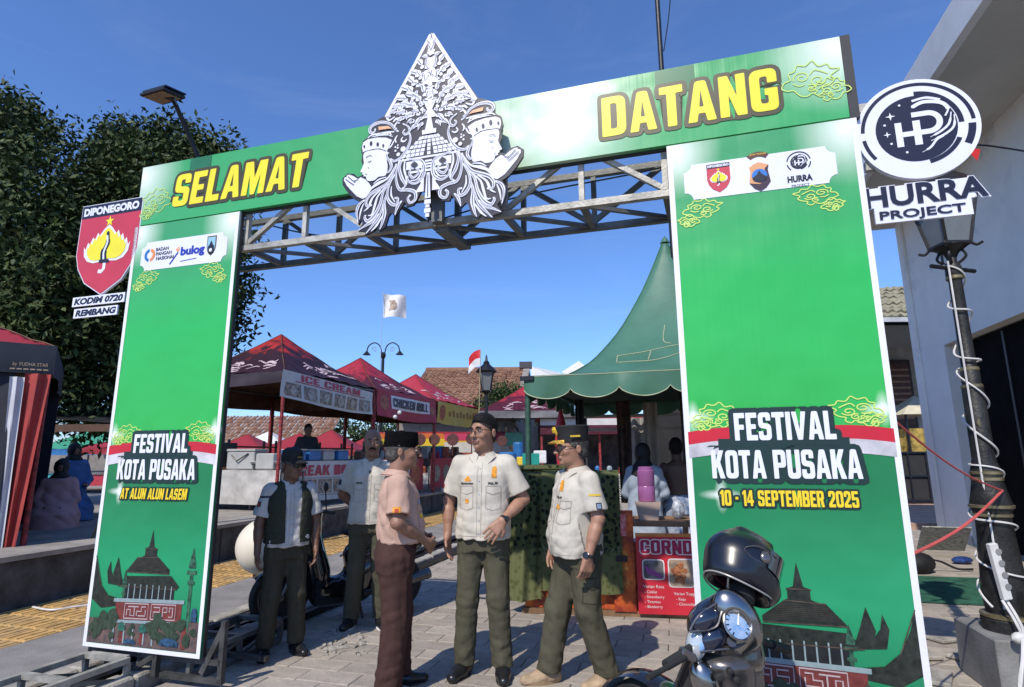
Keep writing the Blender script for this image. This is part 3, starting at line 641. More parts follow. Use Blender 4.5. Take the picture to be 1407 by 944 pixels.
# right logos
c = crop(930, 180, 5.8625, 0)
x, z = c(337, 380); dipo_shield(PR, x, z, .125, .175, -.003)
x, z = c(665, 362)
o = Ink(-.003); o.ring(x, z + .055, .060, .090, 50, 130, 12); part('crest', o.mb, mat('ink_maroon', (.10, .02, .02), .4), PR)
o = Ink(-.0045); o.font('JAWA TENGAH', x, z + .125, .012, w=.085, align='C'); part('lettering', o.mb, M_gold, PR)
sh = [(x - .05, z + .055), (x - .03, z + .07), (x, z + .082), (x + .03, z + .07), (x + .052, z + .06), (x + .045, z + .03), (x + .055, z - .04), (x + .03, z - .072), (x, z - .09), (x - .03, z - .072), (x - .055, z - .04), (x - .045, z + .03)]
o = Ink(-.003); o.poly(sh[::-1]); part('crest', o.mb, mat('ink_apricot', (.75, .36, .16), .4), PR)
o = Ink(-.0045); o.poly([(x - .054, z - .04), (x - .03, z - .074), (x, z - .092), (x + .03, z - .074), (x + .055, z - .04), (x + .045, z + .03), (x + .05, z + .06), (x + .03, z + .04), (x + .03, z - .02), (x, z - .05)]); part('crest', o.mb, mat('ink_plum', (.035, .012, .03), .4), PR)
o = Ink(-.006); o.disc(x, z, .040); part('crest', o.mb, mat('ink_azure', (.02, .18, .60), .4), PR)
o = Ink(-.0078); o.poly([(x - .038, z - .012), (x - .03, z - .028), (x, z - .04), (x + .03, z - .028), (x + .038, z - .012), (x + .012, z + .008), (x, z + .03), (x - .012, z + .008)]); part('crest', o.mb, M_blk, PR)

def hp_logo(parent, x, z, R, y, sign=True):
    """round HP emblem: broken outer ring, dark moon disc, H and P, swirls and stars"""
    dk = M_nvy
    o = Ink(y)
    if sign: o.ring(x, z, R * .86, R * .925, 62 - 60, 177, 40); o.ring(x, z, R * .86, R * .925, 187, 215); o.ring(x, z, R * .80, R * .92, -30, -3)
    else: o.ring(x, z, R * .9, R, 10, 170, 30); o.ring(x, z, R * .9, R, 190, 225); o.ring(x, z, R * .9, R, -40, -5)
    o.ring(x, z, R * .66, R * .745, 0, 88, 24); o.ring(x, z, R * .66, R * .74, -80, -25, 18)
    o.disc(x - .02 * R, z, R * .66, n=40); part('emblem_disc', o.mb, dk, parent)
    o = Ink(y - .003)
    t = R * .105
    def bar(a, b, c_, d): o.rect(x + a * R, z + b * R, x + c_ * R, z + d * R)
    bar(-.36, -.34, -.25, .15); bar(-.07, -.34, .05, .15); bar(-.25, -.15, .18, -.05); bar(-.07, .22, .18, .32)
    o.ring(x + .18 * R, z + .085 * R, R * .135, R * .235, -90, 90, 16)
    o.line(smooth_path([(x - .05 * R, z + .42 * R), (x + .15 * R, z + .50 * R), (x + .42 * R, z + .44 * R), (x + .52 * R, z + .30 * R), (x + .46 * R, z + .16 * R)]), [R * .02] + [R * .07] * 18 + [R * .03] * 6)
    o.line(smooth_path([(x - .03 * R, z + .55 * R), (x + .2 * R, z + .58 * R), (x + .42 * R, z + .50 * R)]), R * .045)
    for q, e in ((.0, .0), (.07, -.06)): o.line(smooth_path([(x + (.56 + q * .6) * R, z + (.22 + e) * R), (x + (.50 + q) * R, z + (0 + e) * R), (x + (.36 + q) * R, z + (-.13 + e) * R), (x + .18 * R, z + (-.22 + e * 1.3) * R)]), [R * .02] * 4 + [R * .04] * 12 + [R * .012] * 3)
    o.line(smooth_path([(x + .45 * R, z - .2 * R), (x + .28 * R, z - .28 * R), (x + .16 * R, z - .42 * R), (x + .02 * R, z - .5 * R)]), [R * .015] * 3 + [R * .04] * 12 + [R * .01] * 4)
    for (a, b, q) in ((-.41, .30, .085), (-.50, -.06, .065)): o.poly([(x + a * R + (q if i % 2 == 0 else q * .3) * R * math.sin(-PI * i / 4), z + b * R + (q if i % 2 == 0 else q * .3) * R * math.cos(PI * i / 4)) for i in range(8)])
    for (a, b) in ((-.24, .5), (-.22, -.46), (-.52, .14), (-.45, -.25)): o.disc(x + a * R, z + b * R, R * .022, n=10)
    part('emblem_letters', o.mb, M_wht, parent)
x, z = c(980, 250); hp_logo(PR, x, z, .062, -.003, False)
x, z = c(993, 400); o = Ink(-.003); o.font('HURRA', x, z - .004, .034, w=.125, fat=.0025, align='C'); o.font('PROJECT', x, z - .034, .014, w=.09, align='C'); part('lettering', o.mb, M_nvy, PR)

# ---- steel truss behind the panels
YF, YB, T = .075, .46, .042
zc0 = gp(620, 305, YF)[1]; zc1 = ZM + .12
for (y, z, nm) in ((YF, zc0, 1), (YB, zc0 + .0, 0), (YB, zc1, 0), (YF, zc1, 0)):
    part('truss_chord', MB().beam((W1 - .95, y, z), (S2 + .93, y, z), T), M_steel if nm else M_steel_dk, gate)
nb = 6; xs_ = [W1 + .02 + (S2 - W1 - .04) * i / nb for i in range(nb + 1)]
for i, x in enumerate(xs_):
    mid = i == 3
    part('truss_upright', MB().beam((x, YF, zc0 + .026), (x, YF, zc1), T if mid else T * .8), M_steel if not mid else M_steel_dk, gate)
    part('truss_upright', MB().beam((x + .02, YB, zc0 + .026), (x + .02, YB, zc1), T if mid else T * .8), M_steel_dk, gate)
    part('truss_crossbar', MB().beam((x, YF + .026, zc0), (x + .015, YB - .026, zc0), T * .9), M_steel_dk, gate)
    if i < nb:
        xn = xs_[i + 1]
        a, b = ((x, zc0 + .03), (xn, zc1)) if i % 2 == 0 else ((x, zc1), (xn, zc0 + .03))
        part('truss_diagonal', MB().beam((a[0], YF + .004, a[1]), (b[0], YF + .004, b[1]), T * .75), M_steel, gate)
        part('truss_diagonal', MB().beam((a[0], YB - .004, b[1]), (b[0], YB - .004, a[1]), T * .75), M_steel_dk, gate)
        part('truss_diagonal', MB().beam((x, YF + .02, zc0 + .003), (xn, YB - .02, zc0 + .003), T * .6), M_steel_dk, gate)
part('centre_post', MB().beam((xs_[3] + .06, YF - .055, zc0 - .02), (xs_[3] + .06, YF - .055, ZM + .1), .075, .05).beam((xs_[3] + .06, YF + .01, zc0 - .035), (xs_[3] + .08, YB, zc0 - .035), .09, .04), M_steel_dk, gate)
# box towers behind the pillar panels
for (a, b) in ((.09, W1 - .46), (S2 + .30, WT - .09)):
    for x in (a, b):
        for y in (YF + .03,): part('tower_post', MB().beam((x, y, .05), (x, y, zc0 - .03), T), M_steel_dk, gate)
    k = 0; z = .35
    while z < 2.8:
        part('tower_rung', MB().beam((a, YF + .03, z), (b, YF + .03, z), T * .7), M_steel_dk, gate)
        part('tower_brace', MB().beam((a if k % 2 else b, YF + .07, z), (b if k % 2 else a, YF + .07, z + .5), T * .6), M_steel_dk, gate)
        z += .52; k += 1
# feet: flat lattice frames lying on the ground fore and aft
def foot(x, w, y0, y1, mats):
    h = .17
    for xx in (x - w / 2, x + w / 2):
        for zz in (.03, h): part('foot_rail', MB().beam((xx, y0, zz), (xx, y1, zz), .04, .035), mats[0], gate)
    n = max(2, int(round(abs(y1 - y0) / .42)))
    for i in range(n + 1):
        y = y0 + (y1 - y0) * i / n
        part('foot_crossbar', MB().beam((x - w / 2 + .02, y, h + .004), (x + w / 2 - .02, y, h + .004), .06 if i in (0, n) else .045, .03), mats[0], gate)
        for xx in (x - w / 2, x + w / 2):
            part('foot_upright', MB().beam((xx, y, .047), (xx, y, h - .018), .03), mats[0], gate)
            if i < n: part('foot_brace', MB().beam((xx, y, .05), (xx, y + (y1 - y0) / n, h - .02) , .024), mats[1], gate)
foot(.30, .36, -.06, -1.25, (M_steel, M_steel_dk)); foot(.62, .42, .10, 1.0, (M_steel_dk, M_steel_dk))
foot(4.5, .45, .10, 1.0, (M_steel_dk, M_steel_dk))
for (p0, p1) in (((.0, .06, .06), (1.14, .06, .06)), ((.0, .06, .17), (1.12, .06, .17)), ((1.12, .06, .05), (1.12, .06, .42)), ((.98, .05, .10), (1.12, .07, .40)), ((.02, .5, .06), (1.12, .5, .06)), ((.4, .03, .06), (.62, .03, .19)), ((.62, .03, .06), (.62, .03, .19))):
    part('foot_frame', MB().beam(p0, p1, .034), mat('foot_steel', (.09, .09, .088), .6, .3, .3, 9, .3, 60), gate)
# arms to the right carrying the round sign, cable under the truss
for v in (152, 232): 
    za = gp(1175, v, .07)[1]; part('sign_arm', MB().beam((WT + .06, .07, za), (WT + .42, .07, za), .035, .05), M_steel, gate)
for v in (300, 345): za = gp(185, v, .05)[1]; part('sign_arm', MB().beam((-.62, .06, za), (.0, .06, za), .035, .04), M_steel_dk, gate)
cab = [(W1 + (S2 - W1) * t, YB - .2, zc1 - .12 - .35 * math.sin(PI * t) * (.6 + .4 * math.cos(4 * t))) for t in [i / 24 for i in range(25)]]
part('power_cable', MB().tube(cab, .006, 5), M_blk, gate, smooth=True)

# ================================================================== CUT-OUT EMBLEM (tree of life with two faces)
EY = -.10
emb = thing('carved_emblem', 'black and white leaf shaped cut-out with two praying faces on the gate', 'decoration', GO, GYAW)
c5 = crop(580, 120, 4.968, EY); c3 = crop(440, 30, 3.147, EY)
tip = gp(597, 44, EY); rod = gp(583.5, 290, EY); CX = (tip[0] * .5 + rod[0] * .5)
def both(fn):
    """call fn(mapping) for the right half and its mirror image"""
    fn(lambda u, v: c5(u, v)); fn(lambda u, v: (2 * CX - c5(u, v)[0], c5(u, v)[1]))
sil = [(85, -378), (382, 78), (430, 85), (490, 110), (492, 180), (535, 200), (548, 255), (535, 300), (540, 345), (525, 380), (545, 420), (520, 445), (535, 450), (570, 455), (600, 420), (650, 402), (688, 425), (685, 470), (640, 540), (590, 600), (540, 635), (570, 680), (565, 740), (545, 800), (530, 770), (505, 800), (540, 850), (480, 870), (485, 892), (430, 880), (400, 860), (378, 890), (340, 870), (320, 800), (300, 780), (265, 815), (225, 760), (200, 730), (185, 770), (140, 770), (112, 730), (90, 690), (60, 700), (45, 690), (42, 880), (5, 915)]
tip = (CX, tip[1]); R_ = [c5(u, v) for u, v in sil]; R_[0] = tip; R_[-1] = (CX, c5(5, 915)[1]); Lf = [(2 * CX - p[0], p[1]) for p in R_[1:-1]][::-1]
outl = grow(R_ + Lf, .004)
eb = part('backing_board', MB().prism(outl[::-1], [], EY, EY + .018), mat('emblem_dark', (.014, .011, .026), .4, 0, .1, 6), emb)
ow = Ink(EY - .002, step=.0002, wrap=20); od = Ink(EY - .0075, step=.0002, wrap=12)
# bright border of the triangle
pR = [tip, c5(380, 84)]
for sgn in (1, -1):
    a, b = pR; b = (b[0] - .0, b[1])
    A = (CX + sgn * (a[0] - CX), a[1]); B = (CX + sgn * (b[0] - CX), b[1]); ow.line([(CX + sgn * .006, tip[1] - .014), (A[0] * .5 + B[0] * .5 - sgn * .010, A[1] * .5 + B[1] * .5), (B[0] - sgn * .012, B[1])], .024)
def strand(ink, f, pts, w0, w1, w2=None):
    P = smooth_path([f(*p) for p in pts], False, 5); n = len(P); ws = []
    for i in range(n):
        t = i / (n - 1); ws.append(w0 * (1 - t) + w1 * t if w2 is None else (w0 + (w1 - w0) * min(1, t * 2) if t < .5 else w1 + (w2 - w1) * (t - .5) * 2))
    ink.line(P, ws)
    if max(ws) > .019: od.line(P[2:-2], [w_ * .16 for w_ in ws[2:-2]])
def leaf(ink, f, x, y, ang, L, w, vein=True):
    ca, sa = math.cos(math.radians(ang)), math.sin(math.radians(ang)); n = 9
    up = [(L * i / n, w * math.sin(PI * (i / n) ** .8)) for i in range(n + 1)]; dn = [(a, -b * .6) for a, b in up[1:-1]][::-1]
    P = [f(x + a * ca - b * sa, y - (a * sa + b * ca)) for a, b in up + dn]
    if area2(P) < 0: P = P[::-1]
    ink.poly(P)
    if vein: od.line([f(x + L * t * ca, y - L * t * sa) for t in (.1, .5, .85)], .0035)
def half(f):
    # face, crown, hands
    face = smooth_path([(352, 345), (400, 308), (450, 294), (512, 287), (527, 305), (524, 345), (520, 365), (533, 398), (545, 422), (527, 432), (530, 442), (517, 452), (519, 462), (500, 470), (492, 495), (470, 512), (430, 517), (400, 502), (348, 508), (336, 455), (345, 400)], True, 3)
    ow.poly([f(*p) for p in face] if f(500, 0)[0] > f(400, 0)[0] and False else sorted_ccw([f(*p) for p in face]))
    ow.poly(sorted_ccw([f(*p) for p in [(312, 270), (360, 237), (430, 212), (500, 201), (533, 212), (541, 245), (532, 284), (512, 281), (450, 287), (400, 300), (348, 336), (330, 310)]]))
    for (a, b, r) in ((375, 290, 10), (418, 266, 13), (470, 242, 14), (522, 246, 9)):
        x, z = f(a, b); x2, z2 = f(a + r, b); od.disc(x, z, abs(x2 - x) * .75, abs(x2 - x) * 1.25, n=10)
    ow.poly(sorted_ccw([f(*p) for p in [(446, 572), (470, 530), (500, 492), (540, 462), (556, 470), (570, 462), (600, 436), (630, 416), (650, 412), (655, 424), (672, 425), (676, 445), (664, 462), (650, 490), (610, 540), (565, 594), (515, 628), (488, 622)]]))
    for l_ in ([(580, 490), (610, 462), (640, 428)], [(590, 505), (625, 475), (660, 442)], [(560, 470), (575, 478), (590, 472)]): od.line([f(*p) for p in l_], .005)
    od.line([f(*p) for p in [(462, 368), (475, 374), (490, 366)]], .005); od.line([f(*p) for p in smooth_path([(458, 336), (480, 326), (505, 332)])], .004); od.line([f(*p) for p in [(478, 416), (486, 410)]], .004); od.line([f(*p) for p in [(505, 452), (492, 458)]], .004)
    # helmet curls and bands
    for pts, a, b, c_ in (([(268, 225), (290, 205), (330, 150), (390, 115), (450, 106), (486, 125), (480, 158), (452, 160), (446, 140)], .01, .026, .012), ([(300, 215), (350, 200), (410, 190), (470, 178), (500, 190)], .008, .014, .006),
                          ([(310, 245), (360, 215), (420, 200), (470, 192)], .006, .010, .004), ([(190, 260), (180, 310), (200, 370), (240, 415), (290, 425), (320, 400)], .01, .024, .014), ([(240, 180), (200, 215), (190, 250), (215, 265), (235, 240), (222, 225)], .008, .020, .008),
                          ([(345, 345), (345, 380), (320, 420), (310, 460), (330, 490), (345, 480)], .008, .022, .01), ([(300, 280), (318, 310), (345, 320), (350, 345), (330, 355)], .008, .016, .006), ([(205, 300), (225, 310), (245, 295), (235, 275)], .006, .014, .006),
                          ([(260, 170), (285, 160), (300, 185), (280, 200)], .006, .014, .006), ([(300, 110), (340, 120), (360, 90), (340, 80)], .008, .016, .008), ([(250, 140), (290, 130), (310, 145)], .008, .018, .008), ([(275, 250), (290, 275), (280, 300)], .006, .014, .006)): strand(ow, f, pts, a, b, c_)
    for (a, b, r) in ((228, 362, 20), (262, 388, 14), (268, 340, 8), (283, 356, 8), (268, 322, 6), (285, 330, 7)):
        x, z = f(a, b); x2, _ = f(a + r, b); ow.disc(x, z, abs(x2 - x) * .95, n=14)
    for i in range(7): strand(ow, f, [(320 + i * 22, 235 - i * 8), (330 + i * 22, 215 - i * 7), (345 + i * 22, 212 - i * 7)], .008, .010, .003)
    pe = Ink(EY - .006); pe.poly(sorted_ccw([f(*p) for p in [(318, 188), (345, 160), (420, 138), (416, 164), (350, 178)]])); part('orange_window', pe.mb, mat('emblem_orange', (.80, .42, .22), .4), emb)
    # hair and beard streams
    for pts, a, b, c_ in (([(225, 430), (250, 480), (230, 560), (200, 620), (225, 640)], .012, .030, .008), ([(250, 432), (270, 500), (268, 570), (240, 640), (180, 660), (130, 690), (125, 740), (160, 755), (178, 720), (160, 700)], .012, .030, .014),
        ([(272, 450), (300, 520), (340, 570), (400, 590), (460, 610), (490, 650), (480, 690), (445, 690)], .012, .034, .012), ([(285, 470), (330, 530), (400, 550), (450, 570), (490, 620)], .008, .022, .008),
        ([(280, 520), (320, 590), (330, 660), (300, 720), (260, 740), (250, 700), (275, 690)], .010, .030, .012), ([(310, 570), (360, 620), (380, 700), (420, 770), (470, 800), (495, 770), (488, 752)], .012, .034, .012),
        ([(345, 590), (400, 640), (420, 700), (440, 760), (470, 760)], .008, .022, .006), ([(380, 600), (440, 640), (470, 700), (505, 720)], .008, .022, .004), ([(330, 640), (350, 700), (345, 780), (360, 850), (375, 885)], .012, .036, .004),
        ([(355, 700), (380, 780), (430, 840), (480, 888)], .010, .030, .004), ([(385, 770), (430, 810), (490, 830), (540, 850)], .010, .028, .004), ([(350, 780), (400, 850), (440, 882)], .008, .02, .004), ([(300, 600), (300, 660), (270, 720)], .006, .016, .006),
        ([(220, 725), (250, 760), (265, 812)], .010, .028, .004), ([(500, 640), (540, 660), (560, 710), (545, 795)], .012, .028, .004), ([(510, 660), (530, 710), (540, 770)], .006, .016, .004), ([(345, 520), (400, 520), (440, 540)], .006, .014, .004), ([(360, 535), (410, 540), (455, 560)], .004, .010, .004),
        ([(200, 432), (150, 460), (100, 480), (72, 530), (80, 600), (130, 630), (180, 600), (190, 560)], .014, .030, .012), ([(120, 500), (160, 510), (175, 545), (150, 585), (115, 570), (112, 540), (130, 530)], .010, .024, .010), ([(95, 500), (90, 560), (120, 605), (165, 600)], .006, .014, .006), ([(210, 440), (215, 500), (200, 560), (190, 620)], .008, .020, .006)): strand(ow, f, pts, a * .92, b * .80, c_)
    # foliage of the triangle
    leafs = [(60, -250, 62, 60, 12), (85, -215, 30, 50, 11), (120, -175, 55, 70, 14), (95, -165, 95, 55, 11), (150, -130, 35, 65, 14), (130, -105, 60, 60, 13), (75, -130, 60, 55, 12), (175, -80, 50, 75, 16), (140, -60, 25, 60, 14), (205, -40, 35, 80, 17), (180, -15, 55, 65, 14), (225, 10, 20, 85, 18), (170, 15, 30, 70, 16), (255, 50, 15, 80, 16), (200, 60, 20, 85, 17),
             (140, 40, 45, 65, 14), (150, 90, 25, 80, 17), (120, 70, 60, 55, 12), (100, 20, 75, 60, 13), (225, 95, 0, 70, 14), (170, 130, -10, 70, 15), (130, 140, 30, 55, 12), (110, 115, 70, 50, 11), (290, 60, -20, 60, 12), (110, 180, -50, 70, 14), (140, 215, -40, 60, 12), (105, 220, -65, 55, 10), (240, 130, -30, 55, 12), (95, -60, 80, 55, 12), (60, -80, 110, 40, 10), (170, 175, -20, 45, 11), (80, 60, 100, 45, 10), (66, 90, 30, 40, 10), (60, -330, 80, 40, 8), (72, -300, 55, 45, 9), (100, -20, 35, 50, 11), (330, 95, 10, 40, 9)]
    for x, y, a, L, w_ in leafs: leaf(ow, f, x, y, a, L * 1.0, w_ * 1.45)
    for x, y, a, L, w_ in leafs[:34]: leaf(ow, f, x + 6, y + 24, a + 40, L * .42, w_ * .9, False); strand(ow, f, [(x - 4, y + 2), (x - 10, y + 14), (x - 2, y + 22), (x + 6, y + 16)], .006, .012, .006)
    for (x, y, r0) in ((110, -110, 9), (150, 0, 9), (92, 150, 9), (75, 185, 8), (205, 150, 8), (70, -190, 8), (180, 50, 8), (90, 92, 9), (260, 100, 7)):
        P = spiral(0, 0, 2, r0 * 1.6, 0, 430, 16); ow.line([f(x + a, y + b) for a, b in P], .007)
    for fx, fy in ((100, -60), (62, -5)):
        for k in range(5): leaf(ow, f, fx + 4 * math.cos(k * 1.257), fy + 4 * math.sin(k * 1.257), -math.degrees(k * 1.257), 20, 8, False)
def sorted_ccw(P): return P if area2(P) > 0 else P[::-1]
both(half)
# centre line: blossoms, urn, pavilion and rod (measured from the middle)
e = lambda dx, v: (CX + dx, gp(590, v, EY)[1])
for (v, r) in ((72, .035), (105, .075), (128, .045)):
    for k in range(6): 
        a = k * PI / 3 + .3; x, z = e(r * .55 * math.cos(a), v); z += r * .55 * math.sin(a); ow.disc(x, z, r * .33, n=10)
    x, z = e(0, v); ow.disc(x, z, r * .2, n=8)
for (v0, v1, w0, w1) in ((52, 64, .0, .018), (80, 94, .03, .01), (136, 150, .05, .02), (150, 162, .015, .055), (162, 178, .012, .03), (178, 184, .05, .05)):
    ow.poly([e(-w1, v1), e(w1, v1), e(w0 + .001, v0), e(-w0 - .001, v0)])
rows = 5
for i in range(rows):
    va, vb = 186 + i * 5.4, 190.4 + i * 5.4; wa, wb = .07 + i * .030, .085 + i * .030
    for s_ in (-1, 1):
        n = 3 + i // 2
        for j in range(n):
            t0, t1 = .18 + .82 * j / n, .18 + .82 * (j + .86) / n
            ow.poly(sorted_ccw([e(s_ * wb * t0, vb), e(s_ * wb * t1, vb), e(s_ * wa * t1, va), e(s_ * wa * t0, va)]))
    ow.poly([e(-.012, vb), e(.012, vb), e(.012, va), e(-.012, va)])
ow.poly([e(-.22, 216), e(.22, 216), e(.21, 213.4), e(-.21, 213.4)])
for s_ in (-1, 1):
    ow.poly(sorted_ccw([e(s_ * .045, 229), e(s_ * .16, 229), e(s_ * .16, 218), e(s_ * .045, 218)])); od.poly(sorted_ccw([e(s_ * .10, 228), e(s_ * .128, 223.5), e(s_ * .10, 219), e(s_ * .072, 223.5)])); ow.poly(sorted_ccw([e(s_ * .1, 226), e(s_ * .114, 223.5), e(s_ * .1, 221), e(s_ * .086, 223.5)]))
    ow.poly(sorted_ccw([e(s_ * .03, 262), e(s_ * .09, 262), e(s_ * .05, 250), e(s_ * .07, 244), e(s_ * .03, 240)]))
for i in range(3): ow.poly([e(-.025, 222 + i * 4), e(.025, 222 + i * 4), e(.025, 219.4 + i * 4), e(-.025, 219.4 + i * 4)])
ow.poly([e(-.14, 235), e(.14, 235), e(.14, 232), e(-.14, 232)])
ow.poly([e(-.020, 272), e(.020, 272), e(.010, 237), e(-.010, 237)]); od.line([e(0, 270), e(0, 240)], .004)
for v0, v1, ww in ((274, 280, .022), (281, 285, .014), (286, 292, .022), (293, 298, .014)): ow.poly([e(-ww, v1), e(ww, v1), e(ww, v0), e(-ww, v0)])
part('carving', ow.mb, M_wht, emb); part('carving_lines', od.mb, MATS['emblem_dark'], emb)

# ================================================================== ROUND SIGN (right)
SY = .03
sg = thing('round_sign', 'round black and white HURRA PROJECT sign on arms right of the gate', 'sign', GO, GYAW)
l0 = gp(1177, 178, SY); r0 = gp(1348, 172, SY); t0 = gp(1262, 107, SY); b0 = gp(1268, 246, SY)
X0 = (l0[0] + r0[0]) / 2; RX = (r0[0] - l0[0]) / 2; Z0 = (t0[1] + b0[1]) / 2; RZ = (t0[1] - b0[1]) / 2; R = (RX + RZ) / 2
part('disc', MB().prism([(X0 + R * math.cos(2 * PI * i / 56), Z0 + R * math.sin(2 * PI * i / 56)) for i in range(56)][::-1], [], SY, SY + .03), M_wht, sg)
hp_logo(sg, X0, Z0, R, SY - .001)
cs = crop(1170, 90, 4.29, SY)
a = cs(70, 830); b = cs(800, 770); h1 = cs(380, 690)[1] - cs(380, 805)[1]; zbase = cs(400, 806)[1]
bk = Ink(SY + .004); bk.font('HURRA', a[0] - .0, zbase, h1, w=b[0] - a[0] + .02, fat=.010); 
a2 = cs(165, 880); b2 = cs(680, 860); z2 = cs(400, 885)[1]; h2 = cs(400, 838)[1] - z2
bk.rect(a[0] + .02, zbase - .005, b[0] - .05, zbase + h1 * .9); bk.rect(a2[0] - .02, z2 - .02, b2[0] + .03, zbase + .01)
part('word_backing', bk.mb, M_wht, sg)
part('word_plate', MB().prism([(a2[0] - .02, z2 - .02), (b2[0] + .03, z2 - .02), (b2[0] + .03, zbase), (b[0] - .04, zbase), (b[0] - .06, zbase + h1), (a[0] + .02, zbase + h1), (a[0] + .02, zbase), (a2[0] - .02, zbase)][::-1], [], SY + .006, SY + .02), M_wht, sg)
o = Ink(SY - .001); o.font('HURRA', a[0] + .01, zbase, h1, w=b[0] - a[0], fat=.0045); o.font('PROJECT', a2[0], z2, h2, w=b2[0] - a2[0], fat=.0015); part('lettering', o.mb, M_nvy, sg)

# ================================================================== SHIELD SIGN (left)
s2 = thing('shield_sign', 'red DIPONEGORO shield sign with yellow leaf left of the gate', 'sign', GO, GYAW)
cl = crop(90, 260, 4.968, 0.0)
L0, R0_ = cl(85, 400)[0], cl(497, 300)[0]; Tz, Bz = cl(300, 95)[1], cl(230, 715)[1]
xx, zz, ww, hh = (L0 + R0_) / 2, (Tz + Bz) / 2, R0_ - L0, Tz - Bz
part('board', MB().prism(grow(shield_pts(xx, zz, ww, hh), .008)[::-1], [], .001, .02), M_wht, s2)
dipo_shield(s2, xx, zz, ww, hh, -.001)
for t, u0, v0, u1, v1 in (('KODIM 0720', 40, 800, 395, 770), ('REMBANG', 48, 880, 345, 855)):
    a, b = cl(u0, v0), cl(u1, v1); top = cl(u0, v0 - 62)[1]; zb_ = (a[1] + b[1]) / 2 ; h = top - a[1]
    part('name_plate', MB().box(((a[0] + b[0]) / 2, .01, zb_ + h / 2), (b[0] - a[0], .012, h)), M_wht, s2)
    o = Ink(.003); o.font(t, a[0] + .02, zb_ + h * .2, h * .62, w=b[0] - a[0] - .04, fat=.0035, slant=.15); part('lettering', o.mb, M_nvy, s2)
# ================================================================== RIGHT BUILDING
BP = Vector((7.8, 11.1, 0)); BN = -WN
M_wallp = mat('grey_white_paint', (.82, .79, .75), .7, 0, .08, .8, .12, 30, dirt=((.50, .51, .53), .7, .56))
M_soff = mat('soffit_paint', (.60, .57, .52), .8, 0, .12, .5, .15, 30, dirt=((.36, .34, .31), .8, .58))
M_open = mat('dark_interior', (.010, .010, .012), .9, 0, .2, 3)
hall = thing('market_hall', 'large pale hall with deep eave and dark doorway behind the lantern post', 'building', BP, -WA)
def hb(x0, x1, y0, y1, z0, z1): return MB().box(((x0 + x1) / 2, (y0 + y1) / 2, (z0 + z1) / 2), (x1 - x0, y1 - y0, z1 - z0))
# local: +y along the street, +x into the building, front wall at x=0
OT = 3.3
part('wall', hb(0, .35, -1.34, -.15, 0, 6.0), M_wallp, hall)
part('wall', hb(0, .35, -9.5, -1.343, OT + .003, 6.0), M_wallp, hall)
part('wall', hb(0, .35, -9.5, -8.5, 0, OT), M_wallp, hall)
part('side_wall', hb(.353, 7, -.45, -.15, 0, 6.0), M_wallp, hall)
part('corner_pilaster', hb(-.05, -.003, -.35, -.12, 0, 5.99), M_wallp, hall)
part('door_recess', hb(1.6, 1.7, -8.5, -1.3, 0, OT + .5), M_open, hall)
part('door_reveal', hb(.352, 1.59, -1.34, -1.28, 0, OT), M_open, hall)
part('door_lintel', hb(.352, 1.59, -8.5, -1.35, OT + .06, OT + .1), M_open, hall)
dl = part('door_leaf', hb(.20, .25, -6.2, -1.36, .02, OT - .02), mat('door_black', (.008, .008, .009), .95, 0, .2, 4, spec=.05), hall)
for i in range(5): part('door_rib', hb(.185, .199, -6.1 + i * 1.1, -6.05 + i * 1.1, .05, OT - .05), mat('door_rib', (.02, .02, .022), .5), dl)
h_ = MB().tube([(.185, -3.55, 1.15), (.12, -3.55, 1.15), (.12, -3.75, 1.15)], .022, 8); part('door_handle', h_, mat('brushed_steel', (.6, .6, .6), .25, 1, .1), dl)
part('door_lock', MB().ball((.17, -3.6, .98), .035), MATS['brushed_steel'], dl, smooth=True)
part('soffit', hb(-1.20, .35, -9.5, .10, 6.003, 6.06), M_soff, hall)
part('fascia', hb(-1.30, -1.202, -9.5, .10, 5.96, 6.42), mat('fascia_paint', (.72, .72, .72), .7, 0, .1, 1, .1, 30, dirt=((.45, .45, .46), 1.2, .55)), hall)
part('roof', hb(-1.2, 8, -9.5, .10, 6.062, 6.40), M_soff, hall)
part('skirting', hb(-.03, -.002, -1.34, -.36, 0, .14), mat('skirting', (.45, .44, .42), .8), hall)
part('conduit', MB().tube([(-.06, -1.9, 5.99), (-.06, -1.9, 4.6)], .02, 6), M_blk, hall)

# low tiled house seen through the gap
M_terra = mat('old_roof_tile', (.20, .095, .06), .85, 0, .35, 3, .4, 40, col2=(.33, .19, .12)); M_moss = mat('mossy_tile', (.16, .15, .09), .9, 0, .4, 6, .4, 40, col2=(.30, .28, .20))
def tiled_roof(parent, o, ux, uy, nx, ny, tile, m, lift=.03, seed=1, name='tile'):
    """rows of overlapping clay tiles on the plane o + ux,uy (ux along the ridge, uy down the slope): real pieces joined per roof"""
    r = random.Random(seed); mb = MB(); o, ux, uy = Vector(o), Vector(ux), Vector(uy); n = ux.cross(uy).normalized(); n = n if n.z > 0 else -n
    a, b = ux / nx, uy / ny
    for j in range(ny):
        for i in range(nx):
            p = o + a * i + b * j; q = r.uniform(-.012, .012); h = lift * r.uniform(.7, 1.3)
            l = a * .96; c = [p + n * (h * .2), p + l * .5 + n * (h * 1.25), p + l + n * (h * .25)]; d = [x + b * 1.12 + n * h * .75 + b * q for x in c]
            mb.add(c + d + [x - n * h for x in d], [(0, 1, 4, 3), (1, 2, 5, 4), (3, 4, 7, 6), (4, 5, 8, 7)])
    return part(name, mb, m, parent, kind='stuff')
gh = thing('gap_house', 'small house with mossy tiled roof seen between gate and hall', 'building', (11.3, 19, 0), 0)
def WL(v): return v - Vector((11.3, 19, 0))
rp0 = at_y(1185, 395, 19); 
zt_, zb2 = z_of(1190, 385, 0, 19) , z_of(1190, 440, 0, 18)
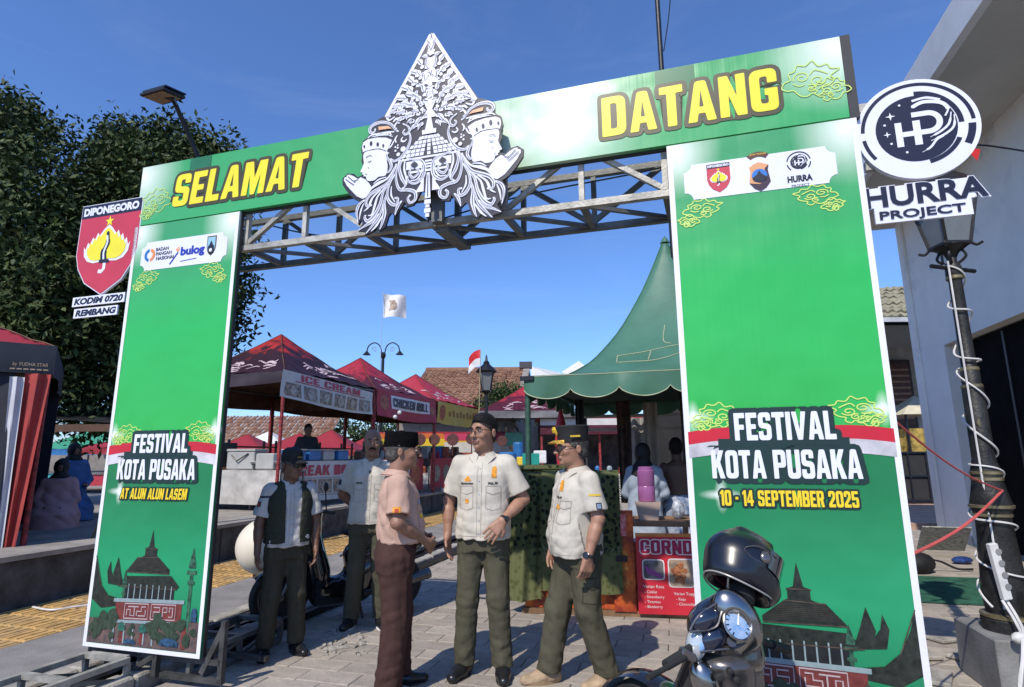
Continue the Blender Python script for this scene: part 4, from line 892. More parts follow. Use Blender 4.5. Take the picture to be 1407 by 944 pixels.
part('wall', MB().box((.6, .5, (zb2 + .3) / 2), (7, .3, zb2 + .3)), mat('plaster_cream', (.50, .46, .40), .85, 0, .2, 2), gh)
part('roof_slab', MB().add([(-4, -1.6, zb2 - .1), (5, -1.6, zb2 - .1), (5, 1.2, zt_), (-4, 1.2, zt_)], [(0, 1, 2, 3)]), M_moss, gh)
tiled_roof(gh, (-4, 1.2, zt_ + .02), (9, 0, 0), (0, -2.8, zb2 - zt_ - .1), 34, 8, 0, M_moss, .08, 3)
part('gutter', MB().box((.5, -1.68, zb2 - .16), (9, .16, .14)), mat('gutter_pale', (.55, .55, .56), .5), gh)
part('dark_awning', MB().add([(-4, -3.0, zb2 - 1.25), (5, -3.0, zb2 - 1.25), (5, -1.5, zb2 - .2), (-4, -1.5, zb2 - .2)], [(0, 1, 2, 3), (3, 2, 1, 0)]), mat('awning_dark', (.04, .038, .036), .8), gh)
w_ = part('window', MB().box((1.45, .3, 3.45), (1.25, .08, 2.3)), mat('frame_dark', (.05, .03, .025), .6), gh)
part('pane', MB().box((1.45, .24, 3.45), (1.05, .03, 2.05)), mat('brown_blind', (.14, .06, .04), .6, 0, .3, 14), w_)
for i in range(9): part('blind_slat', MB().box((1.45, .21, 2.65 + i * .2), (1.0, .03, .06)), mat('blind_slat', (.36, .22, .16), .7), w_)
part('terrace', MB().box((-.5, -3.8, .06), (6.0, 6.5, .12)), mat('terracotta_paving', (.50, .33, .24), .85, 0, .15, 5), gh)
br = thing('dark_barrier', 'dark mesh barrier across the terrace right of the gate', 'barrier', (11.6, 16.6, .12)); 
for z in (.1, .75, 1.4): part('rail', MB().beam((-1.5, 0, z), (2.5, 0, z), .05), M_blk, br)
for i in range(9): part('upright', MB().beam((-1.5 + .5 * i, 0, 0), (-1.5 + .5 * i, 0, 1.4), .04), M_blk, br)
part('mesh_sheet', MB().box((.5, .03, .75), (4, .01, 1.3)), mat('mesh_black', (.03, .03, .032), .8), br)
fc = thing('food_cart', 'small yellow and cream cart behind the dark barrier', 'cart', (12.2, 17.6, .12)); part('body', MB().box((0, 0, 1.3), (1.0, .7, 1.6)), mat('cart_yellow', (.60, .42, .10), .6, 0, .4, 5), fc); part('roof', MB().add([(-.8, -.6, 2.5), (.8, -.6, 2.5), (.8, .6, 2.5), (-.8, .6, 2.5), (0, 0, 3.1)], [(0, 1, 4), (1, 2, 4), (2, 3, 4), (3, 0, 4)]), mat('cart_cream', (.62, .58, .45), .6), fc)
for x in (-.6, .6): part('post', MB().beam((x, -.4, .3), (x, -.4, 2.5), .05), M_blk, fc); wheel_ = part('wheel', MB().lathe([(.3, -.03), (.3, .03)], (x, 0, .3), 16, Matrix.Rotation(PI / 2, 3, 'Y')), M_blk, fc)
# ================================================================== TILED HOUSE AND FAR ROOFS
fh = thing('tiled_house', 'old house with brown clay tile roof and grey gable behind the stalls', 'building', (0, 32, 0), 0)
r0_, r1_ = at_y(600, 514, 32), at_y(721, 503, 32); r1_.z = r0_.z = (r0_.z + r1_.z) / 2; ev = Vector((-.6, -5.2, -2.9)); off_ = Vector((0, 32, 0))
a_, b_ = r0_ - off_ - Vector((.6, 0, 0)), r1_ - off_
tiled_roof(fh, a_, b_ - a_, ev, 24, 20, 0, M_terra, .07, 5)
part('roof_slab', MB().add([a_ - Vector((0, 0, .05)), b_ - Vector((0, 0, .05)), b_ + ev - Vector((0, 0, .05)), a_ + ev - Vector((0, 0, .05))], [(0, 1, 2, 3)]), M_terra, fh)
gr = b_ + Vector((.9, 5.6, -3.3))
part('gable_wall', MB().add([b_ + ev, b_ + ev * .1 + Vector((.1, 0, -.1)), gr, gr * 1 - Vector((0, 0, 3)), b_ + ev - Vector((0, 0, 4))], [(0, 1, 2, 3, 4)]), mat('old_cement', (.15, .14, .125), .9, 0, .3, 2, .4, 20), fh)
part('verge', MB().beam(b_ + Vector((.1, -.1, .03)), b_ + ev + Vector((.15, -.1, -.02)), .34, .12).beam(b_ + Vector((.1, .1, .04)), gr + Vector((.0, 0, .1)), .3, .12), mat('verge_cement', (.30, .27, .24), .9, 0, .2, 3), fh)
part('ridge_cap', MB().beam(a_ + Vector((0, 0, .06)), b_ + Vector((0, 0, .06)), .3, .16), M_terra, fh)
part('finial', MB().box(b_ + Vector((.05, 0, .25)), (.7, .5, .35)), mat('finial_dark', (.07, .07, .08), .8), fh)
part('wall', MB().box(((a_.x + b_.x) / 2 - .6, -4.4, 1.9), (b_.x - a_.x, .3, 3.8)), mat('wall_cream', (.26, .23, .20), .9, 0, .2, 1), fh)
wr = thing('white_roof_house', 'distant house with pale corrugated roof behind the green marquee', 'building', (5, 40, 0), 0)
q0, q1, q2, q3 = at_y(728, 503, 40), at_y(795, 496, 40), at_y(840, 530, 36), at_y(735, 540, 36)
oo = Vector((5, 40, 0))
part('roof', MB().add([q0 - oo, at_y(770, 512, 40) - oo, at_y(790, 530, 36) - oo, q3 - oo], [(0, 1, 2, 3)]).add([at_y(772, 511, 39.9) - oo, q1 - oo, q2 - oo, at_y(790, 530, 36) - oo], [(0, 1, 2, 3)]), mat('white_sheet_roof', (.62, .61, .58), .6, 0, .1, 4), wr)
part('wall', MB().box((-1.2, -3, 1.8), (8, .3, 3.6)), MATS['wall_cream'], wr)
bh = thing('back_house', 'brown tiled house far behind the left stalls', 'building', (-16, 40, 0), 0)
e0, e1 = at_y(200, 560, 40), at_y(470, 572, 40); e0.z = e1.z; oo = Vector((-16, 40, 0))
tiled_roof(bh, e0 - oo, e1 - e0, Vector((0, -4, -2.4)), 60, 10, 0, M_terra, .08, 9)
part('wall', MB().box(((e0.x + e1.x) / 2 + 16, -3.6, 1.0), (e1.x - e0.x, .3, 3.0)), mat('wall_shade', (.22, .20, .18), .9, 0, .2, 1), bh)
# a long low wall and shops closing the square at the back
bw = thing('square_wall', 'long low pale wall closing the far side of the square', 'wall', (-6, 52, 0), 0)
part('wall_body', MB().box((0, 0, 1.0), (120, .4, 2.6)), MATS['wall_cream'], bw)

# ================================================================== TREES
def leaf_cloud(clusters, n, size, seed, flat=.55):
    r = np.random.default_rng(seed); C = np.array(clusters, float); wgt = C[:, 3] ** 2; k = r.choice(len(C), n, p=wgt / wgt.sum())
    d = r.normal(size=(n, 3)); d /= np.linalg.norm(d, axis=1)[:, None]; rad = r.uniform(.25, 1.0, n) ** (1 / 2.2) * (1 + .18 * r.normal(size=n))
    P = C[k, :3] + d * (C[k, 3] * rad)[:, None] * np.array([1, 1, .78])
    # clumps: pull leaves towards twig tips
    tips = C[k, :3] + d * 0 
    nt_ = n // 34; T = P[r.choice(n, nt_)]; j = r.integers(0, nt_, n); pull = r.uniform(0, 1, n) < .86
    P[pull] = T[j[pull]] + r.normal(size=(pull.sum(), 3)) * .19
    N = d + r.normal(size=(n, 3)) * .8 + np.array([0, 0, .5]); N /= np.linalg.norm(N, axis=1)[:, None]
    A = np.cross(N, r.normal(size=(n, 3))); A /= np.linalg.norm(A, axis=1)[:, None]; B = np.cross(N, A)
    s = size * r.uniform(.6, 1.35, n)[:, None]; w = s * .42
    V = np.stack([P - A * s * .5, P + B * w * .5 + N * s * .06, P + A * s * .5, P - B * w * .5 + N * s * .06], 1).reshape(-1, 3)
    Q = np.arange(4 * n).reshape(-1, 4); return V, Q, r.integers(0, 3, n)
def leaf_mat(name, c, t=.12):
    m = mat(name, c, .62, 0, .3, 1.2, col2=[x * .55 for x in c], spec=.25)
    return m
LM = [leaf_mat('leaf_deep', (.028, .052, .016)), leaf_mat('leaf_mid', (.05, .085, .022)), leaf_mat('leaf_light', (.085, .115, .035))]
M_bark = mat('bark', (.10, .075, .055), .9, 0, .35, 6, .9, 30, stretch=(1, 1, .25))
def tree(label, base, trunk_r, h, clusters, n, size, seed, name='broadleaf_tree', group='trees behind the gate'):
    t = thing(name, label, 'tree', base, 0, group); r = random.Random(seed); bx, by, bz = base
    mb = MB(); mb.tube([(0, 0, -.1), (.1, 0, h * .25), (-.08, .1, h * .5), (.1, 0, h * .75)], [trunk_r * 1.3, trunk_r, trunk_r * .8, trunk_r * .45], 10); part('trunk', mb, M_bark, t, smooth=True)
    for c in clusters:
        p = Vector((c[0] - bx, c[1] - by, c[2] - bz)); a = Vector((0, 0, h * r.uniform(.22, .6))); m_ = (a + p) / 2 + Vector((r.uniform(-.4, .4), r.uniform(-.4, .4), -.3))
        part('limb', MB().tube(smooth_path([tuple(a), tuple(m_), tuple(p)], False, 4), [trunk_r * .5 * (1 - i / 9) + .02 for i in range(9)], 6), M_bark, t, smooth=True)
    V, Q, mi = leaf_cloud([(c[0] - bx, c[1] - by, c[2] - bz, c[3]) for c in clusters], n, size, seed)
    o_ = link('crown', mesh_np('crown', V, Q, LM, False, mi), t); return t
def cl(u, v, y, r): p = at_y(u, v, y); return (p.x, p.y, p.z, r)
TA = [cl(20, 190, 13, 1.15), cl(-60, 220, 13, 1.5), cl(60, 260, 12.6, 1.2), cl(30, 330, 12.4, 1.5), cl(-40, 380, 12.2, 1.6), cl(80, 400, 12.2, 1.3), cl(30, 470, 12, 1.4), cl(110, 330, 12.8, 1.1), cl(-110, 300, 13, 1.6), cl(10, 150, 13.4, .75), cl(110, 475, 12.4, 1.1), cl(50, 525, 12.4, .9), cl(130, 290, 13, .9)]
tree('broad dark green tree at the left edge above the near red stall', (-11.0, 12.8, 0), .30, 8, TA, 44000, .17, 21)
TB = [cl(158, 190, 14.5, .55), cl(165, 245, 14.5, 1.1), cl(215, 245, 14, 1.3), cl(270, 215, 14.2, .8), cl(300, 235, 14.3, .9), cl(240, 310, 13.8, 1.5), cl(170, 340, 13.5, 1.5), cl(200, 420, 13.5, 1.6), cl(130, 420, 13, 1.2), cl(280, 330, 14, 1.2), cl(150, 500, 13.2, 1.2), cl(220, 520, 14, 1.1), cl(255, 420, 14, 1.2), cl(310, 400, 14.2, .75), cl(325, 345, 14.4, .45), cl(318, 440, 14.2, .4), cl(285, 480, 14.2, .6), cl(230, 185, 14.4, .6), cl(190, 200, 14.6, .7), cl(170, 260, 13.6, 1.2), cl(230, 380, 13.2, 1.4), cl(140, 560, 13, 1.0)]
tree('dense leafy tree rising behind the left pillar of the gate', (-8.4, 14.2, 0), .28, 9, TB, 56000, .17, 22)
TC = [cl(688, 548, 24, .75), cl(675, 560, 24, .6), cl(700, 545, 24.3, .7), cl(712, 556, 24.2, .7)]
tree('small bright green tree beside the black street lantern', (.2, 24.2, 0), .12, 3.2, TC, 7000, .13, 23)
TD = [cl(-20, 560, 30, 3.0), cl(60, 560, 32, 2.5), cl(480, 600, 45, 2.0), cl(540, 590, 46, 2.2)]
tree('dim round tree far across the square between the stalls', (-15.5, 45, 0), .3, 5, TD[2:], 5000, .3, 24)

# ================================================================== STREET LAMPS AND POLES
M_iron = mat('black_iron', (.022, .022, .024), .42, .3, .2, 8, .2, 60)
def vpost(u, v, y): return at_y(u, v, y)
# solar lamp behind the header
p = at_y(274, 220, 8.4); q = at_y(241, 143, 7.9); base = Vector((p.x + .15, p.y, PH))
sl = thing('solar_street_lamp', 'flat solar street lamp on a slanting arm above SELAMAT', 'street lamp', base)
L_ = lambda v: v - base
part('pole', MB().tube([(0, 0, 0), L_(Vector((base.x, base.y, p.z - .35)))], .055, 10), M_iron, sl, smooth=True)
part('arm', MB().tube([L_(Vector((base.x, base.y, p.z - .4))), L_(p), L_(q)], .035, 8), M_iron, sl, smooth=True)
hc = L_(at_y(224, 132, 7.7)); HM = Matrix.Rotation(math.radians(-9), 3, 'Y') @ Matrix.Rotation(math.radians(14), 3, 'X') @ Matrix.Rotation(math.radians(-14), 3, 'Z')
hd = part('lamp_head', MB().box(hc, (.42, .42, .045), M=HM, bev=.01), M_iron, sl)
part('lamp_lens', MB().box(hc - Vector((.01, 0, .028)), (.34, .34, .012), M=HM), mat('lamp_lens', (.42, .30, .18), .35, 0, .2, 20), hd)
part('solar_panel', MB().box(hc + Vector((.02, 0, .05)), (.40, .40, .02), M=HM), mat('solar_cells', (.02, .025, .05), .2), hd)
part('bracket', MB().tube([L_(q), hc + Vector((.12, .04, -.01)), hc], [.035, .04, .03], 8), M_iron, hd)
# tall pole behind DATANG
p = at_y(909, 95, 7.6); tpz = 8.6
tp_ = thing('tall_pole', 'thin black pole rising behind the word DATANG with a cable', 'pole', (p.x, 7.6, 0))
part('pole', MB().tube([(0, 0, 0), (0, 0, tpz)], .036, 10), M_iron, tp_, smooth=True)
part('cable', MB().tube(smooth_path([(.05, 0, p.z + .3), (.16, 0, p.z + .9), (.26, 0, p.z + 1.6), (.5, 0, p.z + 2.6)], False, 5), .009, 5), M_iron, tp_, smooth=True)
# double armed lamp
dx = at_y(526, 500, 27)
dl_ = thing('double_arm_lamp', 'black street lamp with two curled arms above the stall roofs', 'street lamp', (dx.x, 27, 0))
topz = z_of(526, 484, 0, 27)
part('pole', MB().tube([(0, 0, 0), (0, 0, topz - .4), (0, 0, topz)], [.09, .07, .05], 10), M_iron, dl_, smooth=True)
part('pole_cap', MB().lathe([(.05, topz - .35), (.13, topz - .2), (.13, topz - .1), (.04, topz)], (0, 0, 0), 12), M_iron, dl_, smooth=True)
for s_ in (-1, 1):
    A = [(s_ * .05, 0, topz - .3), (s_ * .14, 0, topz + .25), (s_ * .42, 0, topz + .46), (s_ * .70, 0, topz + .3), (s_ * .78, 0, topz + .0)]
    part('arm', MB().tube(smooth_path(A, False, 5), .03, 6), M_iron, dl_, smooth=True)
    part('lamp_shade', MB().lathe([(.02, .08), (.08, 0), (.17, -.10), (.20, -.12)], (s_ * .78, 0, topz + .0), 12), M_iron, dl_, smooth=True)
    part('scroll', MB().tube([(s_ * (.42 + .12 * math.cos(t) * (1 - t / 9)), 0, topz + .12 + .14 * math.sin(t) * (1 - t / 9)) for t in [i * .5 for i in range(14)]], .014, 5), mat('brass_dull', (.40, .36, .26), .4, .6), dl_, smooth=True)
# lantern builder shared by the two classic lanterns
M_glassf = mat('frosted_glass', (.16, .17, .18), .25, 0, .1, 6, spec=.6)
def lantern(parent, z, s, panes=True):
    """four sided tapering lantern with domed cap, hanging feet and finial; z = bottom"""
    b, t, h = .13 * s, .22 * s, .42 * s
    for i in range(4):
        a0, a1 = PI / 4 + i * PI / 2, PI / 4 + (i + 1) * PI / 2; r2 = math.sqrt(2)
        p = [(b * r2 * .7 * math.cos(a0), b * r2 * .7 * math.sin(a0), z), (b * r2 * .7 * math.cos(a1), b * r2 * .7 * math.sin(a1), z), (t * r2 * .7 * math.cos(a1), t * r2 * .7 * math.sin(a1), z + h), (t * r2 * .7 * math.cos(a0), t * r2 * .7 * math.sin(a0), z + h)]
        part('pane', MB().add([Vector(x) * .97 + Vector((0, 0, z * .03)) for x in p], [(0, 1, 2, 3)]), M_glassf, parent)
        part('glazing_bar', MB().beam(p[0], p[3], .02 * s).beam(p[0], p[1], .022 * s).beam(p[3], p[2], .026 * s), M_iron, parent)
        c0 = Vector(p[0]); part('foot_hook', MB().tube(smooth_path([tuple(c0), tuple(c0 * 1.0 + Vector((c0.x * .25, c0.y * .25, -.03 * s))), tuple(c0 + Vector((c0.x * .55, c0.y * .55, -.015 * s)))], False, 4), .011 * s, 5), M_iron, parent, smooth=True)
    part('cap', MB().lathe([(t * 1.05, z + h), (t * 1.1, z + h + .02 * s), (t * .78, z + h + .10 * s), (t * .45, z + h + .16 * s), (t * .3, z + h + .20 * s), (t * .34, z + h + .22 * s), (.03 * s, z + h + .27 * s), (.022 * s, z + h + .36 * s), (.001, z + h + .42 * s)], (0, 0, 0), 16), M_iron, parent, smooth=True)
    part('lantern_floor', MB().lathe([(.03 * s, z - .1 * s), (.05 * s, z - .06 * s), (b * .9, z - .01 * s), (b * .9, z)], (0, 0, 0), 12), M_iron, parent, smooth=True)
# lantern with flag, mid distance
lx = at_y(668, 640, 17.5)
lz = z_of(672, 537, 0, 17.5)
ml = thing('street_lantern', 'black street lantern with a small red and white flag', 'street lamp', (lx.x, 17.5, 0))
part('pole', MB().lathe([(.16, 0), (.16, .3), (.09, .45), (.07, 1.2), (.085, 1.25), (.055, 1.4), (.05, lz - .1)], (0, 0, 0), 12), M_iron, ml, smooth=True)
part('ladder_bar', MB().beam((-.28, 0, lz - .32), (.28, 0, lz - .32), .03), M_iron, ml)
lantern(ml, lz, 1.35)
fz = z_of(660, 490, 0, 17.3); fl = thing('small_flag', 'small red and white flag on a thin stick at the black lantern', 'flag', (lx.x - .18, 17.2, 1.5))
part('stick', MB().tube([(-.05, 0, 0), (.02, 0, fz - 1.3)], .012, 5), mat('bamboo', (.45, .38, .22), .7), fl)
def cloth(w, h, amp, seed, nu=10, nv=6, ph=0):
    r = random.Random(seed); return lambda a, b: (-w * a, amp * math.sin(a * 7 + b * 2 + ph) * a, -h * b - .75 * w * a * a)
f_ = cloth(.34, .26, .06, 1)
part('red_stripe', MB().grid(lambda a, b: Vector(f_(a, b)) + Vector((0, 0, fz - 1.3)), 8, 4), mat('flag_red', (.65, .02, .02), .6), fl, smooth=True)
part('white_stripe', MB().grid(lambda a, b: Vector(f_(a, 1 + b * .9)) + Vector((0, 0, fz - 1.3)), 8, 4), mat('flag_white', (.78, .78, .78), .6), fl, smooth=True)
wf = at_y(527, 403, 21)
f2 = thing('white_flag', 'white flag with a dark emblem flying on a thin pole over the stalls', 'flag', (wf.x, 21, PH))
part('pole', MB().tube([(-.02, 0, 0), (-.02, 0, wf.z - PH + .05)], .011, 5), mat('pole_grey', (.45, .5, .6), .5), f2)
fw = lambda a, b: (.85 * a, .12 * math.sin(a * 6 + b * 2), wf.z - PH - .92 * b - .12 * a + .10 * a * b)
part('flag_cloth', MB().grid(fw, 12, 10), MATS['flag_white'], f2, smooth=True)
fe = lambda a, b: Vector(fw(.22 + .32 * a + .1 * math.sin(3 * b), .25 + .45 * b)) - Vector((0, .012, 0))
part('flag_emblem', MB().grid(fe, 6, 6), mat('emblem_brown', (.12, .07, .05), .6, 0, .4, 9, col2=(.5, .4, .3)), f2, smooth=True)
# big lantern post on the right
RPx, RPy = 3.17, 3.98
rl = thing('lantern_post', 'tall black iron lantern post with gold bands and white flex wound round it', 'street lamp', (RPx, RPy, 0))
M_gold2 = mat('old_brass', (.36, .30, .17), .4, .7, .25, 14)
M_post = mat('post_iron', (.035, .034, .033), .5, .3, .35, 9, .4, 60, dirt=((.22, .21, .2), 6, .72))
z3 = 2.93
part('plinth', MB().box((.08, .0, .175), (.56, .56, .35), rz=-WA, bev=.01), mat('plinth_stone', (.24, .24, .235), .8, 0, .2, 4, .4, 60, dirt=((.42, .41, .39), 3, .62)), rl)
part('pole', MB().lathe([(.15, .35), (.15, .42), (.115, .46), (.125, .56), (.10, .95), (.098, 1.05), (.118, 1.12), (.10, 1.2), (.085, 1.28), (.085, 1.34), (.065, 1.42), (.062, 1.9), (.055, 1.92), (.055, 2.02), (.045, 2.04), (.040, z3 - .25), (.052, z3 - .22), (.05, z3 - .16), (.03, z3 - .12), (.03, z3 - .04)], (0, 0, 0), 20), M_post, rl, smooth=True)
for z, r_ in ((.44, .150), (1.06, .108), (1.115, .124), (1.29, .09), (1.33, .09), (1.91, .063), (2.03, .058), (z3 - .24, .054)):
    part('gold_band', MB().lathe([(r_ * .9, z - .014), (r_, z - .008), (r_, z + .008), (r_ * .9, z + .014)], (0, 0, 0), 20), M_gold2, rl, smooth=True)
part('ladder_bar', MB().tube([(-.20, -.06, z3 - .17), (.20, .06, z3 - .17)], .016, 8), M_iron, rl, smooth=True)
part('disc_emblem', MB().lathe([(.03, -.004), (.03, .004)], (-.02, -.052, 1.66), 14, Matrix.Rotation(PI / 2, 3, 'X')), M_gold2, rl, smooth=True)
for a in range(4):
    A = PI / 4 + a * PI / 2; part('bracket', MB().tube(smooth_path([(.03 * math.cos(A), .03 * math.sin(A), z3 - .14), (.085 * math.cos(A), .085 * math.sin(A), z3 - .09), (.06 * math.cos(A), .06 * math.sin(A), z3 - .02), (.11 * math.cos(A), .11 * math.sin(A), z3 + .0)], False, 4), .010, 6), M_iron, rl, smooth=True)
lantern(rl, z3, .95)
wire = []
for i in range(240):
    t = i / 239; z = .5 + 2.25 * t + .05 * math.sin(t * 40); r_ = np.interp(z, [.4, .95, 1.1, 1.4, 1.9, 2.8], [.150, .112, .130, .082, .074, .058]); a = -PI / 2 - 1.2 - 2 * PI * 8 * t + .7 * math.sin(t * 23); wire.append((r_ * math.cos(a), r_ * math.sin(a), z))
part('straight_flex', MB().tube([(-.07 - .05 * max(0, 1.2 - z), -.05 - .07 * max(0, 1.3 - z), z) for z in [.5 + 2.3 * i / 20 for i in range(21)]], .006, 5), mat('white_flex', (.68, .67, .66), .5), rl, smooth=True)
part('wound_flex', MB().tube(smooth_path(wire, False, 2), .0065, 5), mat('white_flex', (.68, .67, .66), .5), rl, smooth=True)
# ================================================================== MARKET STALLS
def canopy_mat(name, top, low, split, trans=.3):
    m = bpy.data.materials.new(name); m.use_nodes = True; n = m.node_tree.nodes; l = m.node_tree.links; b = n['Principled BSDF']; b.inputs['Roughness'].default_value = .55
    tc = n.new('ShaderNodeTexCoord'); sp = n.new('ShaderNodeSeparateXYZ'); l.new(tc.outputs['Object'], sp.inputs[0])
    no = n.new('ShaderNodeTexNoise'); no.inputs['Scale'].default_value = 2.6; no.inputs['Detail'].default_value = 7; no.inputs['Distortion'].default_value = 1.2; l.new(tc.outputs['Object'], no.inputs['Vector'])
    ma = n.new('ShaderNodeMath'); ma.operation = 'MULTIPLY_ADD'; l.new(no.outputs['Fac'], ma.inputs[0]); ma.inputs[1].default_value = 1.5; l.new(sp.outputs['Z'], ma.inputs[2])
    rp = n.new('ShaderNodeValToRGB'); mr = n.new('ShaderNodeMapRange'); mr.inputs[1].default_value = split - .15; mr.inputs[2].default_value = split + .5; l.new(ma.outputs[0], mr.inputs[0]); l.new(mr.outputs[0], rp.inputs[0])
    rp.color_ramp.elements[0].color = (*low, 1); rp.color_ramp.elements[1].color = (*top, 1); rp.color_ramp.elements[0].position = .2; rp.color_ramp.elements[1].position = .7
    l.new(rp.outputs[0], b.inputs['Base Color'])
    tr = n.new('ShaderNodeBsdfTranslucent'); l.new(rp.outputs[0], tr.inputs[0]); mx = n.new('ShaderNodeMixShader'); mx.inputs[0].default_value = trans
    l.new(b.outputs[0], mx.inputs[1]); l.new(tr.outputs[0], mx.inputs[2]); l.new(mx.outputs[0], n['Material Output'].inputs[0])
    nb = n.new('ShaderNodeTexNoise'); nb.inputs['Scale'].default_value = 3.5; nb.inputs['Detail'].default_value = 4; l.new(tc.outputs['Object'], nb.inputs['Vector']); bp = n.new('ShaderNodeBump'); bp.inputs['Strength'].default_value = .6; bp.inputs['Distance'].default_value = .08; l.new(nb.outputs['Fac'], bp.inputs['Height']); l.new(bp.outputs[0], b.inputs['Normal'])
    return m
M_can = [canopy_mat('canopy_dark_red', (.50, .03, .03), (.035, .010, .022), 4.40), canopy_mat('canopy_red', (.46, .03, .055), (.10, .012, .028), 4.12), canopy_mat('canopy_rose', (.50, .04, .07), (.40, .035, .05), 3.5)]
M_under = mat('canopy_lining', (.16, .075, .04), .8, 0, .3, 4)
M_postw = mat('wrapped_post', (.40, .04, .045), .6, 0, .4, 14, col2=(.08, .01, .01))
M_post2 = mat('grey_post', (.22, .22, .22), .5, .4, .2, 10)
TR_A = math.radians(20); TD_ = Vector((math.sin(TR_A), math.cos(TR_A), 0)); TA0 = Vector((-4.2, 10.6, 0))
E_, PK = 3.05, 4.15
def canopy_fn(w, e, p, sag, seed):
    r = random.Random(seed); ph = [r.uniform(0, 6) for _ in range(4)]
    def h(x, y):
        d = max(abs(x), abs(y)) / (w / 2); q = 1 - d
        z = e + (p - e) * (q ** 1.12) - sag * math.sin(PI * d) * .5
        return z + .018 * math.sin(9 * x + ph[0] + 3 * y) * d + .014 * math.sin(13 * y + ph[1] - 4 * x) * d
    return h
def canopy(parent, w, e, p, m, sag=.10, seed=1, logos=True):
    h = canopy_fn(w, e, p, sag, seed); n = 24; hw = w / 2
    f = lambda a, b: (-w + w * a, w * b, h(-hw + w * a, -hw + w * b))
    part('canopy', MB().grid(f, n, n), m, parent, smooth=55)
    part('canopy_lining', MB().grid(lambda a, b: (lambda p_: (p_[0], p_[1], p_[2] - .035))(f(b, a)), n, n), M_under, parent, smooth=True)
    hs = MB()
    for a_ in (-1, 1):
        for b_ in (-1, 1): hs.tube([(a_ * hw * t_ / 12 - hw, b_ * hw * t_ / 12 + hw, h(a_ * hw * t_ / 12, b_ * hw * t_ / 12) + .004) for t_ in range(13)], .009, 5)
    part('hip_seam', hs, M_under, parent, smooth=True)
    if logos:
        r = random.Random(seed + 50); mb = MB()
        def on(face, s, t):   # s along the eave 0..1, t up the slope 0..1
            x, y = (-hw + w * (.5 + (s - .5) * (1 - t)), -hw + hw * t) if face == 0 else (hw - hw * t, -hw + w * (.5 + (s - .5) * (1 - t)))
            z = h(x, y) + .012; return Vector((x - hw, y + hw, z))
        for face in (0, 1):
            cs, ct = .5 + r.uniform(-.1, .1), .22
            for k in range(20):
                s0 = cs + r.uniform(-.33, .33); t0 = ct + r.uniform(-.15, .22); L = r.uniform(.06, .16); dz = r.uniform(-.02, .03); wd = r.uniform(.012, .034)
                pts = [on(face, s0 + L * i / 4, t0 + dz * i / 4 + .02 * math.sin(i * 1.3 + k)) for i in range(5)]; pu = [on(face, s0 + L * i / 4, t0 + wd * (1.6 - .3 * abs(i - 2)) + dz * i / 4 + .02 * math.sin(i * 1.3 + k)) for i in range(5)]
                mb.add(pts + pu, [(i, i + 1, 6 + i, 5 + i) for i in range(4)])
        part('printed_brush_strokes', mb, mat('print_palepink', (.55, .42, .45), .6, 0, .1), parent, kind='stuff')
    return h
def hanging(parent, name, p0, p1, drop, m, seed=1, sagb=.04, nu=26, nv=6, amp=.02, label=None, sagt=0):
    """sheet hung between two points; returns a mapper (s 0..1, t 0..1 down, lift)"""
    p0, p1 = Vector(p0), Vector(p1); d = (p1 - p0); n = Vector((d.y, -d.x, 0)).normalized(); r = random.Random(seed); a1, a2 = r.uniform(0, 6), r.uniform(0, 6)
    def f(s, t, lift=0.0):
        p = p0 + d * s; q = amp * math.sin(7 * s + a1 + 2 * t) * (t + .25) + amp * .5 * math.sin(17 * s + a2) * t
        return p + n * (q + lift) - Vector((0, 0, drop * t + sagb * math.sin(PI * s) * t + sagt * math.sin(PI * s)))
    part(name, MB().grid(lambda a, b: f(a, b), nu, nv), m, parent, smooth=True, label=label); return f
def print_on(f, w, h, fn, lift=.004):
    """run fn(Ink) in metres on a w x h sheet (origin lower left) and bend it on to f"""
    k = Ink(0, .0008, 10); fn(k); k.mb.v = [tuple(f(x / w, 1 - z / h, lift - y)) for x, y, z in k.mb.v]; return k.mb
def sheet_mat(c, name): return mat(name, c, .55, 0, .08, 3, .25, 12)
M_sheet_w = sheet_mat((.60, .58, .56), 'banner_cloth_white'); M_sheet_r = sheet_mat((.42, .03, .05), 'banner_cloth_red'); M_sheet_y = sheet_mat((.62, .42, .08), 'banner_cloth_yellow')
M_food = mat('food_picture', (.45, .33, .25), .5, 0, .6, 16, col2=(.10, .09, .08)); M_food2 = mat('food_picture_red', (.48, .16, .06), .5, 0, .6, 14, col2=(.25, .03, .03))
M_txtred = mat('banner_red_ink', (.48, .05, .09), .5); M_txtw = mat('banner_white_ink', (.75, .72, .72), .5); M_txtk = mat('banner_dark_ink', (.05, .03, .05), .5)
def posts(t, w, e, z0=PH, r=.032, wrap=True):
    for x in (-.03, -w + .03):
        for y in (.03, w - .03):
            part('post', MB().tube([(x, y, z0), (x, y, e - .02)], r, 8), M_postw if wrap else M_post2, t, smooth=True)
    part('top_rail', MB().beam((-.05, .03, e - .06), (-w + .05, .03, e - .06), .03).beam((-.05, w - .03, e - .06), (-w + .05, w - .03, e - .06), .03), M_post2, t)
    part('top_rail', MB().beam((-.03, .05, e - .06), (-.03, w - .05, e - .06), .03).beam((-w + .03, .05, e - .06), (-w + .03, w - .05, e - .06), .03), M_post2, t)
def valance(t, w, e, m, drop=.22, sides='nbl', seed=3):
    deep = {'b': .42, 'l': .42}
    P = {'n': ((-w, 0, e), (0, 0, e)), 'r': ((0, 0, e), (0, w, e)), 'b': ((0, w, e), (-w, w, e)), 'l': ((-w, w, e), (-w, 0, e))}
    for s_ in sides: hanging(t, 'valance', P[s_][0], P[s_][1], deep.get(s_, drop), M_under if s_ in deep else m, seed, .05)
